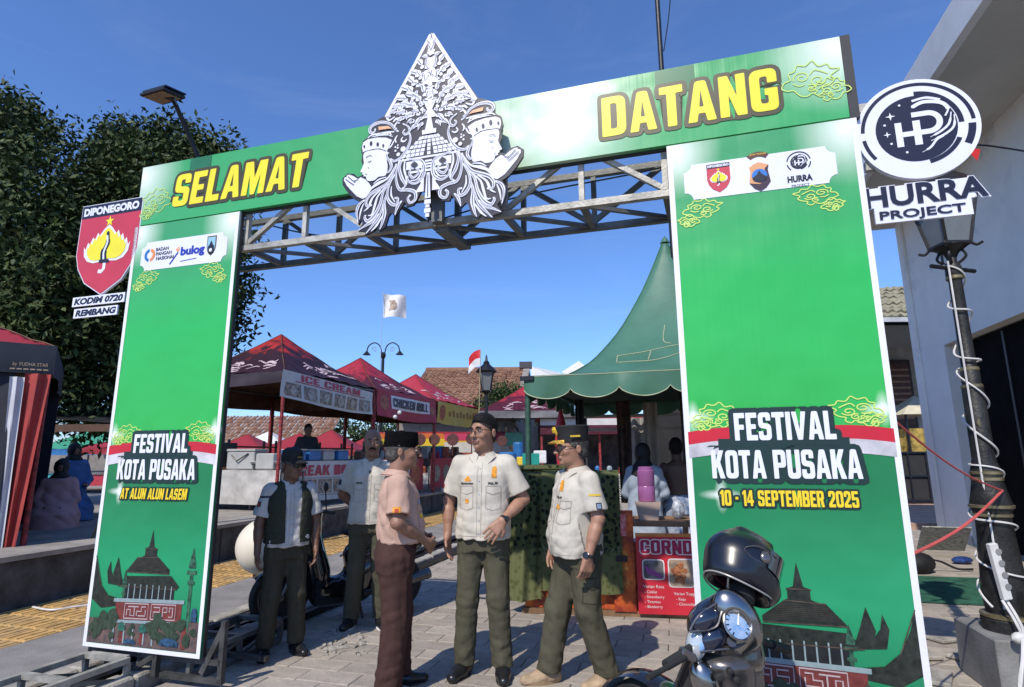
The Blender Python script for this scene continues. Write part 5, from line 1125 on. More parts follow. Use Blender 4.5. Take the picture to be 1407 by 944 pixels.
def stall(k, label, m, seed, name='market_stall', logos=True):
    o_ = TA0 + TD_ * (3.0 * k); t = thing(name, label, 'market stall', (o_.x, o_.y, 0), -TR_A, 'stalls in a row on the raised square')
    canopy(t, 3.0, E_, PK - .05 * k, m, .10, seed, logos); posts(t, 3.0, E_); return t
# --- first stall
s1 = stall(0, 'nearest dark red canopy stall with an ICE banner hung on its corner', M_can[0], 3)
valance(s1, 3.0, E_, mat('valance_dark', (.035, .02, .03), .6, 0, .3, 5), .20, 'nbl')
f = hanging(s1, 'banner', (.03, -.08, E_ + .02), (.03, 2.85, E_ - .12), .50, M_sheet_w, 5, .05, amp=.03)
part('lettering', print_on(f, 2.9, .5, lambda k: (k.text('ICE CREAM', .5, .36, .12, w=1.9), k.rect(.35, .33, 2.6, .345))), M_txtred, s1)
part('food_pictures', print_on(f, 2.9, .5, lambda k: [k.rect(.12 + i * .46, .05, .50 + i * .46, .29) for i in range(6)]), M_food, s1)
part('food_pictures', print_on(f, 2.9, .5, lambda k: [k.disc(.32 + i * .46, .16, .09 + .02 * (i % 2), n=10) for i in range(6)], .012), mat('pale_food', (.55, .50, .44), .5, 0, .5, 18, col2=(.2, .16, .12)), s1)
# --- second
s2_ = stall(1, 'middle red canopy stall with the CHICKEN ROLL banner', M_can[1], 8); valance(s2_, 3.0, E_, MATS['valance_dark'], .18, 'nbl')
f = hanging(s2_, 'banner', (.03, .05, E_ + .0), (.03, 2.95, E_ - .02), .62, M_sheet_r, 6, .06, amp=.04)
part('lettering_backing', print_on(f, 2.9, .62, lambda k: k.rect(.55, .22, 2.55, .52)), M_txtw, s2_)
part('lettering', print_on(f, 2.9, .62, lambda k: k.text('CHICKEN ROLL', .62, .27, .20, w=1.85), .016), M_txtk, s2_)
part('food_pictures', print_on(f, 2.9, .62, lambda k: (k.disc(.28, .33, .17, n=12), k.disc(2.7, .3, .13, n=12))), M_food2, s2_)
# --- third
s3_ = stall(2, 'farthest red canopy stall in the row with a yellow banner', M_can[2], 12); valance(s3_, 3.0, E_, M_can[2], .18, 'nbl')
f = hanging(s3_, 'banner', (.03, .05, E_ - .02), (.03, 2.95, E_ - .06), .60, M_sheet_y, 7, .04, amp=.04)
part('lettering', print_on(f, 2.9, .6, lambda k: [k.rect(.8 + i * .22, .24, .93 + i * .22, .24 + .13 + .05 * (i % 2)) for i in range(8)]), mat('ochre_ink', (.35, .16, .02), .5), s3_)
part('food_pictures', print_on(f, 2.9, .6, lambda k: (k.disc(.35, .3, .22, n=12), k.disc(2.65, .32, .16, n=12))), M_food2, s3_)
def tl(t, x, y, z): return t.location + Matrix.Rotation(-TR_A, 3, 'Z') @ Vector((x, y, z))
# --- counters
M_cloth_w = mat('tablecloth_white', (.56, .54, .52), .8, 0, .2, 3, .3, 10)
def counter(loc, rz, w, d, h, label, cloth, seed):
    t = thing('counter', label, 'counter', loc, rz, 'counters under the stall canopies')
    part('table_top', MB().box((w / 2, d / 2, h), (w, d, .03)), M_post2, t)
    for x in (.04, w - .04):
        for y in (.04, d - .04): part('leg', MB().beam((x, y, 0), (x, y, h - .015), .03), M_post2, t)
    f = hanging(t, 'cloth_front', (0, -.02, h + .02), (w, -.02, h + .02), h - .08, cloth, seed, .0, amp=.012)
    part('cloth_top', MB().box((w / 2, d / 2 - .01, h + .022), (w, d + .02, .008)), cloth, t)
    return t, f
LPt = Vector((0, 0, PH))
p = tl(s1, -2.95, .25, PH); cA, fA = counter(p, -TR_A, 2.8, .7, .70, 'long counter under a plain white cloth behind the dark stools', M_cloth_w, 2)
p = tl(s1, -.28, .35, PH); cB, fB = counter(p, PI / 2 - TR_A, 2.55, .7, .86, 'counter wrapped in a white CREAK BO banner', M_sheet_w, 4)
part('lettering', print_on(fB, 2.55, .78, lambda k: k.text('CREAK BO', .30, .50, .20, w=1.75, fat=.004)), M_txtred, cB)
part('banner_line', print_on(fB, 2.55, .78, lambda k: (k.rect(.1, .44, 2.45, .455), k.rect(.1, .10, 2.45, .115))), mat('banner_grey', (.3, .3, .3), .6), cB)
part('food_pictures', print_on(fB, 2.55, .78, lambda k: [k.rect(.15 + i * .48, .14, .58 + i * .48, .42) for i in range(5)]), M_food, cB)
part('food_pictures', print_on(fB, 2.55, .78, lambda k: [k.disc(.36 + i * .48, .27, .11, n=10) for i in range(5)], .01), MATS['pale_food'], cB)
p = tl(s2_, -.28, .25, PH); cC, fC = counter(p, PI / 2 - TR_A, 2.6, .7, .90, 'counter behind red picture banner with white BALLS lettering', M_sheet_r, 5)
part('lettering_backing', print_on(fC, 2.6, .82, lambda k: (k.rect(.9, .12, 1.9, .36), k.rect(1.0, .42, 1.9, .66))), mat('purple_print', (.10, .04, .12), .5), cC)
part('lettering', print_on(fC, 2.6, .82, lambda k: (k.text('BALLS', .95, .15, .18, w=.9), k.text('CHICKEN', 1.05, .45, .18, w=.8)), .01), M_txtw, cC)
part('food_pictures', print_on(fC, 2.6, .82, lambda k: [k.disc(.4 + .75 * i, .4, .26, n=12) for i in (0, 2.4)]), M_food2, cC)
p = tl(s3_, -.28, .25, PH); cD, fD = counter(p, PI / 2 - TR_A, 2.6, .7, .90, 'farthest counter with a grey and red banner', M_sheet_r, 9)
part('food_pictures', print_on(fD, 2.6, .82, lambda k: [k.disc(.4 + .62 * i, .4, .24, n=12) for i in range(4)]), M_food, cD)
# --- goods
def boxm(size, bev=.006): return MB().box((0, 0, size[2] / 2), size, bev=bev)
def put(name, label, cat, p, rz, mb, m, group=None, smooth=False):
    o_ = part(name, mb, m, None, smooth); o_.location = p; o_.rotation_euler = (0, 0, rz); return tag(o_, label, cat, group)
M_ice = mat('cooler_white', (.42, .42, .41), .5, 0, .1, 4); M_gl = mat('cloudy_plastic', (.35, .42, .48), .25, 0, .2, 6); M_bluep = mat('blue_plastic', (.03, .16, .42), .35, 0, .15, 5); M_bluek = mat('water_blue', (.10, .26, .40), .2, 0, .2, 8, spec=.6)
M_dkp = mat('dark_plastic', (.025, .028, .035), .4, 0, .2, 6); M_woodt = mat('brown_tray', (.22, .10, .05), .6)
ct = PH + .735
put('display_case', 'low cloudy plastic display case at the left end of the white counter', 'display case', tl(s1, -2.55, .6, ct), -TR_A, boxm((.62, .42, .34)).box((0, 0, .36), (.66, .46, .03)), M_gl)
put('display_case', 'tall dark topped display case near the stall post', 'display case', tl(s1, -1.95, .62, ct), -TR_A, boxm((.34, .36, .52)), M_dkp)
co = put('cooler_box', 'white cooler box with a slanting black mark on the counter', 'cooler', tl(s1, -1.25, .55, ct), -TR_A + .1, boxm((.62, .40, .34), .02), M_ice)
part('lid', MB().box((0, 0, .365), (.64, .42, .05), bev=.01), M_ice, co); part('handle', MB().tube([(-.2, -.215, .28), (-.05, -.24, .16), (.18, -.215, .30)], .012, 6), M_dkp, co)
put('cooler_box', 'small white cooler box beside the man in the cap', 'cooler', tl(s1, -.62, .5, ct), -TR_A, boxm((.42, .36, .30), .02), M_ice)
put('tray', 'flat brown tray under the display case', 'tray', tl(s1, -2.3, .42, ct), -TR_A, boxm((1.2, .25, .04)), M_woodt)
for i, (a, b) in enumerate(((-.45, .9), (-.45, 1.35), (-.45, 1.8), (-.42, 2.25))):
    o_ = put('cup_crate', ['blue lidded tub nearest the stall post', 'second blue tub along the banner counter', 'pale grey tub between two blue tubs', 'last blue tub on the banner counter'][i], 'tub', tl(s1, a, b, PH + .895), -TR_A, boxm((.34, .36, .20), .02), M_bluep if i != 2 else M_ice)
    part('lid', MB().box((0, 0, .21), (.36, .38, .025), bev=.006), M_ice, o_)
# stools and water bottle in front of the white counter
def stool(p, rz, label):
    t = thing('plastic_stool', label, 'stool', p, rz, 'dark plastic stools'); part('seat', MB().box((0, 0, .44), (.28, .28, .035), bev=.012), M_dkp, t)
    for x, y in ((-1, -1), (1, -1), (1, 1), (-1, 1)): part('leg', MB().tube([(x * .15, y * .15, 0), (x * .12, y * .12, .43)], .022, 6), M_dkp, t)
    part('stretcher', MB().box((0, -.135, .22), (.26, .012, .03)).box((0, .135, .22), (.26, .012, .03)), M_dkp, t); return t
stool(tl(s1, -2.05, -.1, PH), .2, 'dark stack of plastic stools before the white cloth, the right one'); stool(tl(s1, -2.42, .0, PH), -.1, 'dark plastic stool before the white cloth, the left one')
bt = put('water_bottle', 'large blue water bottle standing left of the dark stools', 'bottle', tl(s1, -2.68, -.1, PH), 0, MB().lathe([(.13, 0), (.135, .02), (.135, .10), (.125, .115), (.135, .13), (.135, .22), (.125, .235), (.135, .25), (.135, .34), (.06, .43), (.03, .45), (.03, .52)], (0, 0, 0), 16), M_bluek, smooth=True)
part('cap', MB().lathe([(.034, .50), (.034, .54), (.03, .545)], (0, 0, 0), 12), M_bluep, bt)
# hanging paper fans
M_fan = mat('fan_maroon', (.12, .035, .03), .6, 0, .3, 6)
for i, (u, v, y) in enumerate(((577, 604, 15.0), (597, 604, 15.6), (622, 604, 14.6), (648, 603, 15.2), (690, 606, 16.5))):
    p = at_y(u, v, y); o_ = put('paper_fan', 'round maroon paper fan hanging from the stall edge, %s' % ['first beside the pink shirted man', 'second from the left', 'the middle one', 'just left of the man with glasses', 'behind the man with glasses'][i], 'paper fan', p, 0, MB().lathe([(.14, -.012), (.15, 0), (.14, .012)], (0, 0, 0), 16, Matrix.Rotation(PI / 2, 3, 'X')), M_fan, 'paper fans under the stalls')
    part('handle', MB().tube([(0, 0, -.14), (0, 0, -.40)], .016, 6), M_fan, o_); part('string', MB().tube([(0, 0, .15), (0, 0, .42)], .004, 4), M_dkp, o_)
# bunting lamps and bulbs
for i, (u, v) in enumerate(((543, 573), (549, 567))):
    p = at_y(u, v, 13.2); put('hanging_bulb', ['dim white bulb under the middle stall roof', 'bright little bulb under the middle stall roof'][i], 'light bulb', p, 0, MB().ball((0, 0, 0), .05), mat('bulb_glass', (.6, .6, .58), .3), smooth=True)
# --- stalls farther back
def far_stall(u, y, w, zroof, zeave, m, label, z0=0, band=None, post=M_post2, rot=0.0, name='market_stall', logos=False):
    p = at_y(u, 600, y); t = thing(name, label, 'market stall', (p.x + w / 2, y, 0), rot, 'stalls across the square')
    canopy(t, w, zeave, zroof, m, .06, int(u) % 17, logos); posts(t, w, zeave, z0, .04, False)
    hanging(t, 'valance', (-w, 0, zeave), (0, 0, zeave), .22, band or m, 3, .02)
    hanging(t, 'counter_cloth', (-w + .1, .2, z0 + .95), (-.1, .2, z0 + .95), .8, [M_sheet_w, M_sheet_r, mat('teal_cloth', (.05, .35, .38), .7)][int(u) % 3], 4, .02)
    part('counter_top', MB().box((-w / 2, .5, z0 + .94), (w - .2, .7, .04)), M_post2, t)
    return t
M_wcan = mat('canopy_white', (.66, .66, .64), .6, 0, .06, 3); M_gcan = mat('canopy_green', (.05, .30, .17), .5, 0, .1, 3)
for (u, y, zr, lab) in ((320, 29, 2.75, 'small red peaked stall far back nearest the left pillar'), (395, 28, 2.75, 'small red peaked stall far back above the man in the cap'), (440, 27, 2.85, 'small red peaked stall far back left of the bald man'), (500, 32, 2.8, 'small red peaked stall far back behind the bald man')):
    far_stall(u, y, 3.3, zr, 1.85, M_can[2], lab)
far_stall(352, 33, 3.6, 3.1, 2.1, M_wcan, 'white peaked stall far back among red ones')
def strip_stall(u0, u1, y, label, cols, z1):
    a, b = at_y(u0, 600, y), at_y(u1, 600, y); w = b.x - a.x; t = thing('market_stall', label, 'market stall', (a.x, y, 0), 0, 'stalls across the square')
    part('roof', MB().box((w / 2, .8, z1 + .03), (w + .2, 2.0, .05)), M_can[2], t)
    z = z1
    for c, h in cols: part('fascia_band', MB().box((w / 2, -.25, z - h / 2), (w, .03, h - .004)), c, t); z -= h
    for x in (.05, w / 2, w - .05): part('post', MB().beam((x, 0, 0), (x, 0, z1), .07), MATS['wrapped_post'], t)
    part('back_wall', MB().box((w / 2, 1.7, z1 / 2), (w, .04, z1)), mat('dim_tarp', (.13, .12, .12), .8, 0, .4, 2), t)
    part('counter', MB().box((w / 2, .2, .45), (w - .2, .5, .9)), M_sheet_w, t)
    for i in range(9): part('jar', MB().lathe([(.09, 0), (.09, .2), (.05, .26)], (w * (.08 + .1 * i), .1, .9), 8), [M_bluep, M_gl, M_food2, M_ice][i % 4], t)
    return t
BY = mat('band_yellow', (.70, .48, .03), .6, 0, .05); BR = mat('band_red', (.55, .04, .04), .6, 0, .1); BO = mat('band_orange', (.62, .15, .03), .6, 0, .1); BP_ = mat('band_pink', (.55, .04, .13), .6)
strip_stall(520, 612, 22, 'long far stall with orange and yellow fascia behind the bald man', ((BO, .20), (BY, .26), (mat('band_green', (.04, .22, .12), .6), .05)), 2.35)
strip_stall(612, 700, 21, 'far stall with pink fascia and white menu board behind the man with glasses', ((BP_, .26), (BY, .05), (M_sheet_w, .36), (M_food2, .10)), 2.3)
far_stall(725, 19, 3.4, 4.0, 2.95, M_can[1], 'red canopy stall at the left edge of the green marquee', 0, mat('valance_grey', (.16, .16, .17), .6), logos=True)
strip_stall(742, 905, 19.5, 'dim far stall with white and maroon fascia seen under the green marquee', ((M_sheet_w, .22), (M_can[1], .30)), 2.7)
# stalls seen left of the left pillar
M_blk2 = mat('black_tarp', (.012, .012, .014), .7, 0, .3, 3)
dk = thing('dark_canopy', 'low black tarpaulin roof under the trees behind the left pillar', 'canopy', (-9.5, 11.5, PH)); part('tarpaulin', MB().grid(lambda a, b: (-2.6 + 4.5 * a, 3.2 * b, 1.62 + .12 * math.sin(PI * a) + .5 * b), 8, 4), M_blk2, dk, smooth=True)
part('edge_beam', MB().beam((-2.6, -.02, 1.55), (1.9, -.02, 1.55), .1, .14), mat('brown_beam', (.10, .05, .03), .8), dk)
for x in (-2.5, 1.85): part('post', MB().beam((x, 0, 0), (x, 0, 1.5), .07), M_blk2, dk)
far_stall(98, 24, 3.6, 2.95, 1.9, M_gcan, 'green peaked stall between the red drape and the left pillar', 0, MATS['blue_plastic'])
far_stall(130, 27, 4.2, 3.35, 2.0, M_wcan, 'white peaked stall between the red drape and the left pillar', 0, MATS['blue_plastic'])
far_stall(160, 22, 3.0, 2.6, 1.9, M_can[2], 'pink red stall just left of the left pillar', 0)
lb = thing('low_table', 'low dark table with goods beside the seated women', 'table', (-7.0, 10.2, PH)); part('table_top', MB().box((0, 0, .42), (1.9, .8, .04)), mat('goods_brown', (.28, .20, .13), .8, 0, .3, 8), lb)
for x, y in ((-.9, -.35), (.9, -.35), (.9, .35), (-.9, .35)): part('leg', MB().beam((x, y, 0), (x, y, .4), .05), M_blk2, lb)
for i in range(3): put('bottle', 'pale bottle standing by the low table, %s' % ['nearest the pillar', 'the small white one', 'between the others'][i], 'bottle', (-6.1 + .22 * i, 9.0 + .1 * i, PH), 0, MB().lathe([(.04, 0), (.045, .14), (.02, .2), (.02, .24)], (0, 0, 0), 10), M_ice, 'bottles by the low table', True)
# --- near red stall at the left edge
ns = thing('near_red_stall', 'near red and navy canopy stall with hanging cloth at the left edge', 'market stall', (-5.5, 6.85, 0), math.radians(36), None)
canopy(ns, 3.0, 2.78, 3.75, M_can[2], .10, 31, False); posts(ns, 3.0, 2.74, .3, .03)
M_navyc = mat('navy_valance', (.012, .018, .035), .6, 0, .2, 4, .2, 20)
f = hanging(ns, 'valance', (-3.0, -.02, 2.80), (.02, -.02, 2.80), .34, M_navyc, 3, .02, amp=.01)
part('lettering', print_on(f, 3.0, .34, lambda k: (k.font('by YUDHA STAR', 2.62, .08, .04, w=.32), [k.rect(2.60 + .06 * i, .035, 2.645 + .06 * i, .05) for i in range(6)])), mat('gold_print', (.45, .34, .22), .6), ns)
hanging(ns, 'valance', (.02, -.02, 2.80), (.02, 3, 2.80), .34, M_navyc, 5, .02)
M_drr = mat('drape_red', (.36, .045, .04), .75, 0, .15, 2, .4, 8); M_drw = mat('drape_white', (.55, .55, .60), .75, 0, .1, 2, .4, 8); M_drn = mat('drape_navy', (.008, .012, .028), .75, 0, .3, 2, .4, 8)
def drape(name, x0, x1, y0, y1, zt, zb, xb, m, amp=.03, n=10):
    part(name, MB().grid(lambda a, b: ((x0 + (x1 - x0) * a) * (1 - b) + (xb[0] + (xb[1] - xb[0]) * a) * b, y0 + (y1 - y0) * a + amp * math.sin(a * 9 + b * 3), zt + (zb - zt) * b), n, 16), m, ns, smooth=True)
drape('red_drape', -.24, .0, -.03, -.06, 2.45, .22, (-.20, -.10), M_drr); drape('white_drape', -.37, -.235, -.05, -.05, 2.40, .16, (-.24, -.19), M_drw, .02); drape('navy_drape', -2.9, -.33, .05, .0, 2.5, .25, (-2.9, -.26), M_drn, .08, 24)
part('back_drape', MB().grid(lambda a, b: (-3 + 3 * a, 2.9, 2.7 - 2.3 * b), 6, 4), M_drn, ns); part('side_drape', MB().grid(lambda a, b: (-2.95, 2.9 * a, 2.7 - 2.4 * b), 6, 4), M_drn, ns)
put('chair_leg_ladder', 'thin dark folding frame standing beside the red drape', 'folding frame', (-5.15, 7.4, .5), 0, MB().tube([(0, 0, 0), (.15, .1, .75)], .015, 6).tube([(.15, 0, 0), (0, .1, .75)], .015, 6).tube([(.03, .05, .3), (.13, .05, .3)], .012, 6), M_blk2)
# ================================================================== GREEN MARQUEE
GM = Vector((.14, 6.65, 0)); MW = 3.25; ME, MP = 2.36, 4.5
M_pvc = mat('green_pvc', (.045, .125, .080), .30, 0, .12, 1.5, .25, 5, spec=.55, col2=(.065, .17, .115)); M_seam = mat('cream_seam', (.42, .46, .30), .5)
mq = thing('green_marquee', 'pointed dark green marquee with scalloped edge beside the right pillar', 'marquee', GM, GYAW)
def mh(x, y):
    d = max(abs(x), abs(y)) / (MW / 2); dd = (abs(x) ** 3 + abs(y) ** 3) ** (1 / 3) / (MW / 2); q = max(0, 1 - (.6 * d + .4 * min(1, dd)))
    return ME + (MP - ME) * (q ** 2.05) * 1.0 + .008 * math.sin(11 * x) * math.sin(9 * y)
def mpt(x, y, lift=0): return Vector((x + MW / 2, y + MW / 2, mh(x, y) + lift))
n = 48
g_ = lambda a: math.copysign(abs(2 * a - 1) ** 1.25, 2 * a - 1) * MW / 2
part('roof', MB().grid(lambda a, b: mpt(g_(a), g_(b)), n, n), M_pvc, mq, smooth=50)
part('roof_lining', MB().grid(lambda a, b: mpt(g_(b), g_(a), -.03), n, n), mat('marquee_lining', (.012, .03, .02), .8), mq, smooth=True)
part('tip', MB().lathe([(.07, 0), (.035, .07), (.001, .09)], (MW / 2, MW / 2, MP - .10), 10), M_pvc, mq)
sm = MB()
for s_ in ((-1, -1), (1, -1), (1, 1), (-1, 1)): sm.tube([mpt(s_[0] * MW / 2 * t, s_[1] * MW / 2 * t, .004) for t in [i / 20 for i in range(21)]], .006, 5)
part('roof_seam', sm, M_pvc, mq)
def sline(pts):
    P = [Vector(mpt(x, y, .006)) for x, y in smooth_path(pts, False, 4)]; return MB().tube(P, .0055, 5)
for nm, P in (('repair_stitch', [(-.62, -.98), (-.2, -.96), (.1, -.90), (.3, -.94), (.7, -.92)]), ('repair_stitch', [(-.62, -1.1), (-.62, -.98)]), ('repair_stitch', [(-.60, -1.1), (-.25, -1.12), (.1, -1.02), (.12, -.9)]), ('repair_stitch', [(-.05, -.68), (-.07, -.85), (.02, -.88)]), ('repair_stitch', [(-.25, -1.1), (-.22, -.97)])): part(nm, sline(P), M_seam, mq)
VD, ns_ = .27, 6
for side in range(4):
    def vp(s, t):
        dz = ME + .005 - .04 * t * 0; sc_ = .62 + .38 * abs(math.sin(PI * ns_ * s)) ** .6
        wv = .018 * math.sin(s * 40 + side) * t + .01 * math.sin(s * 17 + 2 * t)
        q = -.015 - wv; L = {0: (MW * s, q), 1: (MW - q, MW * s), 2: (MW * (1 - s), MW - q), 3: (q, MW * (1 - s))}[side]
        return Vector((L[0], L[1], ME + .01 - VD * sc_ * t))
    v_ = part('valance', MB().grid(lambda a, b: vp(a, b), 96, 5), M_pvc, mq, smooth=True)
    part('piping', MB().tube([vp(i / 96, 1.0) for i in range(97)], .006, 5), M_seam, v_, smooth=True); part('piping', MB().tube([vp(i / 48, .0) + Vector((0, 0, -.01)) for i in range(49)], .005, 5), M_seam, v_, smooth=True)
M_gpost = mat('green_post', (.05, .12, .085), .45, .2, .25, 12)
for x, y in ((.03, .03), (MW - .03, .03), (MW - .03, MW - .03), (.03, MW - .03)): part('post', MB().tube([(x, y, 0), (x, y, ME - .02)], .032, 10), M_gpost, mq, smooth=True)
for k in range(4):
    c = [(.03, .03), (MW - .03, .03), (MW - .03, MW - .03), (.03, MW - .03)]; a, b = c[k], c[(k + 1) % 4]; part('top_rail', MB().beam((*a, ME - .05), (*b, ME - .05), .045), M_gpost, mq)
part('corner_cap', MB().box((.04, -.03, ME - .02), (.16, .05, .05)), M_blk, mq)
# things inside the marquee: cloths on a line, rear frame
def mql(x, y, z): return GM + Matrix.Rotation(GYAW, 3, 'Z') @ Vector((x, y, z))
rf = thing('rear_frame', 'dark timber frame with bare rails at the back of the marquee', 'frame', mql(0, 3.4, 0), GYAW)
M_tim = mat('dark_timber', (.035, .03, .028), .8)
for z in (1.9, 2.12, 2.3): part('rail', MB().beam((.0, 0, z), (4.2, 0, z), .05), mat('pale_rail', (.36, .33, .30), .7), rf)
for x in (.1, 1.15, 2.0, 2.9, 3.9): part('upright', MB().beam((x, .05, 0), (x, .05, 2.35), .07), M_tim, rf)
bcl = thing('back_cloth', 'pale cloth sheets hung across the rear of the marquee', 'cloth', mql(0, 3.7, 0), GYAW)
for x0, x1, zt2, zb_ in ((.75, 1.15, 2.1, .2), (1.5, 2.5, 1.75, .3), (2.95, 3.9, 1.7, .2)): part('sheet', MB().grid(lambda a, b: (x0 + (x1 - x0) * a, .05 * math.sin(a * 12), zt2 + (zb_ - zt2) * b), 16, 6), mat('pale_cloth', (.34, .32, .30), .8, 0, .15, 3), bcl, smooth=True)
dkw = thing('shade_screen', 'dark tarpaulin screen closing the rear right of the marquee', 'screen', mql(0, 5.2, 0), GYAW); part('tarpaulin', MB().box((2.9, 0, 1.3), (3.4, .04, 2.6)), M_blk2, dkw)  # added sheet, its black stands in for the shade inside the marquee
hang = [(.42, 1.2, .12, 'dark towel hanging at the left front of the marquee', mat('cloth_dark', (.03, .03, .035), .8)), (.95, 1.6, .20, 'brown patterned cloth hanging inside the marquee', mat('cloth_brown', (.10, .05, .035), .8, 0, .4, 6)), (1.28, 2.0, .20, 'beige cloth hanging inside the marquee', mat('cloth_beige', (.40, .35, .30), .8, 0, .1, 4))]
for x, y, w, lab, m in hang:
    p = mql(x, y, 2.2); put('hanging_cloth', lab, 'cloth', p, GYAW, MB().grid(lambda a, b: (w * (a - .5) * (1 - .2 * b), .03 * math.sin(a * 12), -1.35 * b), 10, 6), m, 'cloths hung in the marquee', True)
um = thing('closed_parasol', 'closed red parasol with a yellow band behind the man in the peaked cap', 'parasol', mql(.08, 1.6, 0)); part('pole', MB().tube([(0, 0, 0), (0, 0, 2.1)], .018, 6), M_post2, um)
part('folded_cloth', MB().lathe([(.03, 1.15), (.06, 1.3), (.09, 1.6), (.08, 1.85), (.02, 2.1)], (0, 0, 0), 10), mat('parasol_red', (.50, .03, .05), .6, 0, .1, 5), um, smooth=True); part('band', MB().lathe([(.12, 1.78), (.13, 1.82), (.12, 1.86)], (0, 0, 0), 12), BY, um)
# bits seen between the men and the marquee
for i, (u, v, y, s_, m, lab, cat) in enumerate(((697, 634, 16, (.5, .4, .5), M_bluep, 'blue drum beside the stall counters', 'drum'), (712, 622, 17, (.3, .3, .6), M_bluep, 'tall blue container behind the blue drum', 'container'), (716, 634, 14.5, (.22, .2, .22), BY, 'small yellow tub near the marquee post', 'tub'), (706, 603, 20, (.6, .1, .45), mat('poster_green', (.10, .35, .24), .6), 'green poster under the red canopy', 'poster'), (730, 650, 13, (.35, .35, .5), mat('chair_teal', (.02, .30, .24), .4), 'teal plastic chair by the marquee post', 'chair'), (742, 628, 14, (.3, .1, .3), MATS['flag_white'], 'white paper notice by the parasol', 'notice'))):
    p = at_y(u, v, y); mb = MB().lathe([(s_[0] * .42, -s_[2] / 2), (s_[0] * .5, -s_[2] * .4), (s_[0] * .5, s_[2] * .4), (s_[0] * .42, s_[2] / 2)], (0, 0, 0), 14) if cat in ('drum', 'container', 'tub') else MB().box((0, 0, 0), s_, bev=.02)
    if cat == 'chair': mb = MB().box((0, 0, -.05), (.4, .4, .03), bev=.01).box((0, .19, .2), (.38, .03, .45), bev=.01).tube([(-.18, -.18, -.5), (-.17, -.17, -.05)], .02, 5).tube([(.18, -.18, -.5), (.17, -.17, -.05)], .02, 5).tube([(.18, .18, -.5), (.17, .17, -.05)], .02, 5).tube([(-.18, .18, -.5), (-.17, .17, -.05)], .02, 5)
    put(cat.replace(' ', '_'), lab, cat, p, 0, mb, m)
# ================================================================== STAND WITH RUGS AND CORN DOG BANNER
SO = Vector((.08, 5.80, 0)); SY_ = math.radians(-8.5)
sn = thing('food_stand', 'wooden food stand with flame print boards under the green rugs', 'food stand', SO, SY_)
M_flame = mat('flame_print', (.75, .16, .02), .5, 0, .5, 7, col2=(.22, .02, .01), dirt=((.85, .48, .08), 5, .58)); M_wood = mat('stand_wood', (.30, .17, .09), .7, 0, .3, 5, .3, 30, stretch=(1, 1, .2))
part('front_board', MB().box((.66, .10, .36), (1.28, .03, .60)), M_flame, sn); part('side_board', MB().box((.955, .06, .50), (.20, .03, .90)), M_flame, sn)
part('base_rail', MB().box((.8, .09, .03), (1.62, .06, .05)), M_wood, sn)
part('counter_top', MB().box((1.25, .40, .82), (.80, .62, .04)), M_wood, sn); part('counter_top', MB().box((.42, .45, 1.1), (.8, .6, .04)), M_wood, sn)
for x in (.04, .9, 1.62): 
    for y in (.14, .72): part('leg', MB().beam((x, y, 0), (x, y, 1.26 if x < 1 else .8), .05), M_wood, sn)
part('hanging_rail', MB().tube([(-.03, .06, 1.28), (.93, .06, 1.28)], .018, 8), M_wood, sn)
part('check_cloth', MB().grid(lambda a, b: (.86 + .13 * a, .035 + .01 * math.sin(a * 6), .92 - .5 * b * .4), 6, 4), mat('pink_check', (.62, .30, .30), .7, 0, .5, 30, col2=(.45, .05, .05)), sn)
part('roll_holder', MB().box((.93, .02, .52), (.12, .02, .05)), M_blk, sn)
def rug_mat(name, dark):
    m = bpy.data.materials.new(name); m.use_nodes = True; n = m.node_tree.nodes; l = m.node_tree.links; b = n['Principled BSDF']; b.inputs['Roughness'].default_value = .95; b.inputs['Specular IOR Level'].default_value = .1
    tc = n.new('ShaderNodeTexCoord'); vo = n.new('ShaderNodeTexVoronoi'); vo.inputs['Scale'].default_value = 17; vo.feature = 'F1'; l.new(tc.outputs['Object'], vo.inputs['Vector'])
    wv = n.new('ShaderNodeTexNoise'); wv.inputs['Scale'].default_value = 16; wv.inputs['Detail'].default_value = 4; wv.inputs['Distortion'].default_value = 4; l.new(tc.outputs['Object'], wv.inputs['Vector'])
    ad = n.new('ShaderNodeMath'); ad.operation = 'MULTIPLY_ADD'; l.new(wv.outputs['Fac'], ad.inputs[0]); ad.inputs[1].default_value = .5; l.new(vo.outputs['Distance'], ad.inputs[2])
    r = n.new('ShaderNodeValToRGB'); r.color_ramp.interpolation = 'EASE'; e = r.color_ramp.elements; e[0].position = .58; e[1].position = .66
    c1, c2 = ((.014, .019, .011), (.078, .088, .038)) if dark else ((.085, .095, .040), (.125, .135, .062)); e[0].color = (*c1, 1); e[1].color = (*c2, 1); l.new(ad.outputs[0], r.inputs[0]); l.new(r.outputs[0], b.inputs['Base Color'])
    nb = n.new('ShaderNodeTexNoise'); nb.inputs['Scale'].default_value = 180; l.new(tc.outputs['Object'], nb.inputs['Vector']); bp = n.new('ShaderNodeBump'); bp.inputs['Strength'].default_value = .5; bp.inputs['Distance'].default_value = .004; l.new(nb.outputs['Fac'], bp.inputs['Height']); l.new(bp.outputs[0], b.inputs['Normal']); return m
M_rd, M_rl = rug_mat('rug_pattern', True), rug_mat('rug_border', False); M_frg = mat('rug_fringe', (.17, .19, .075), .9, 0, .3, 30)
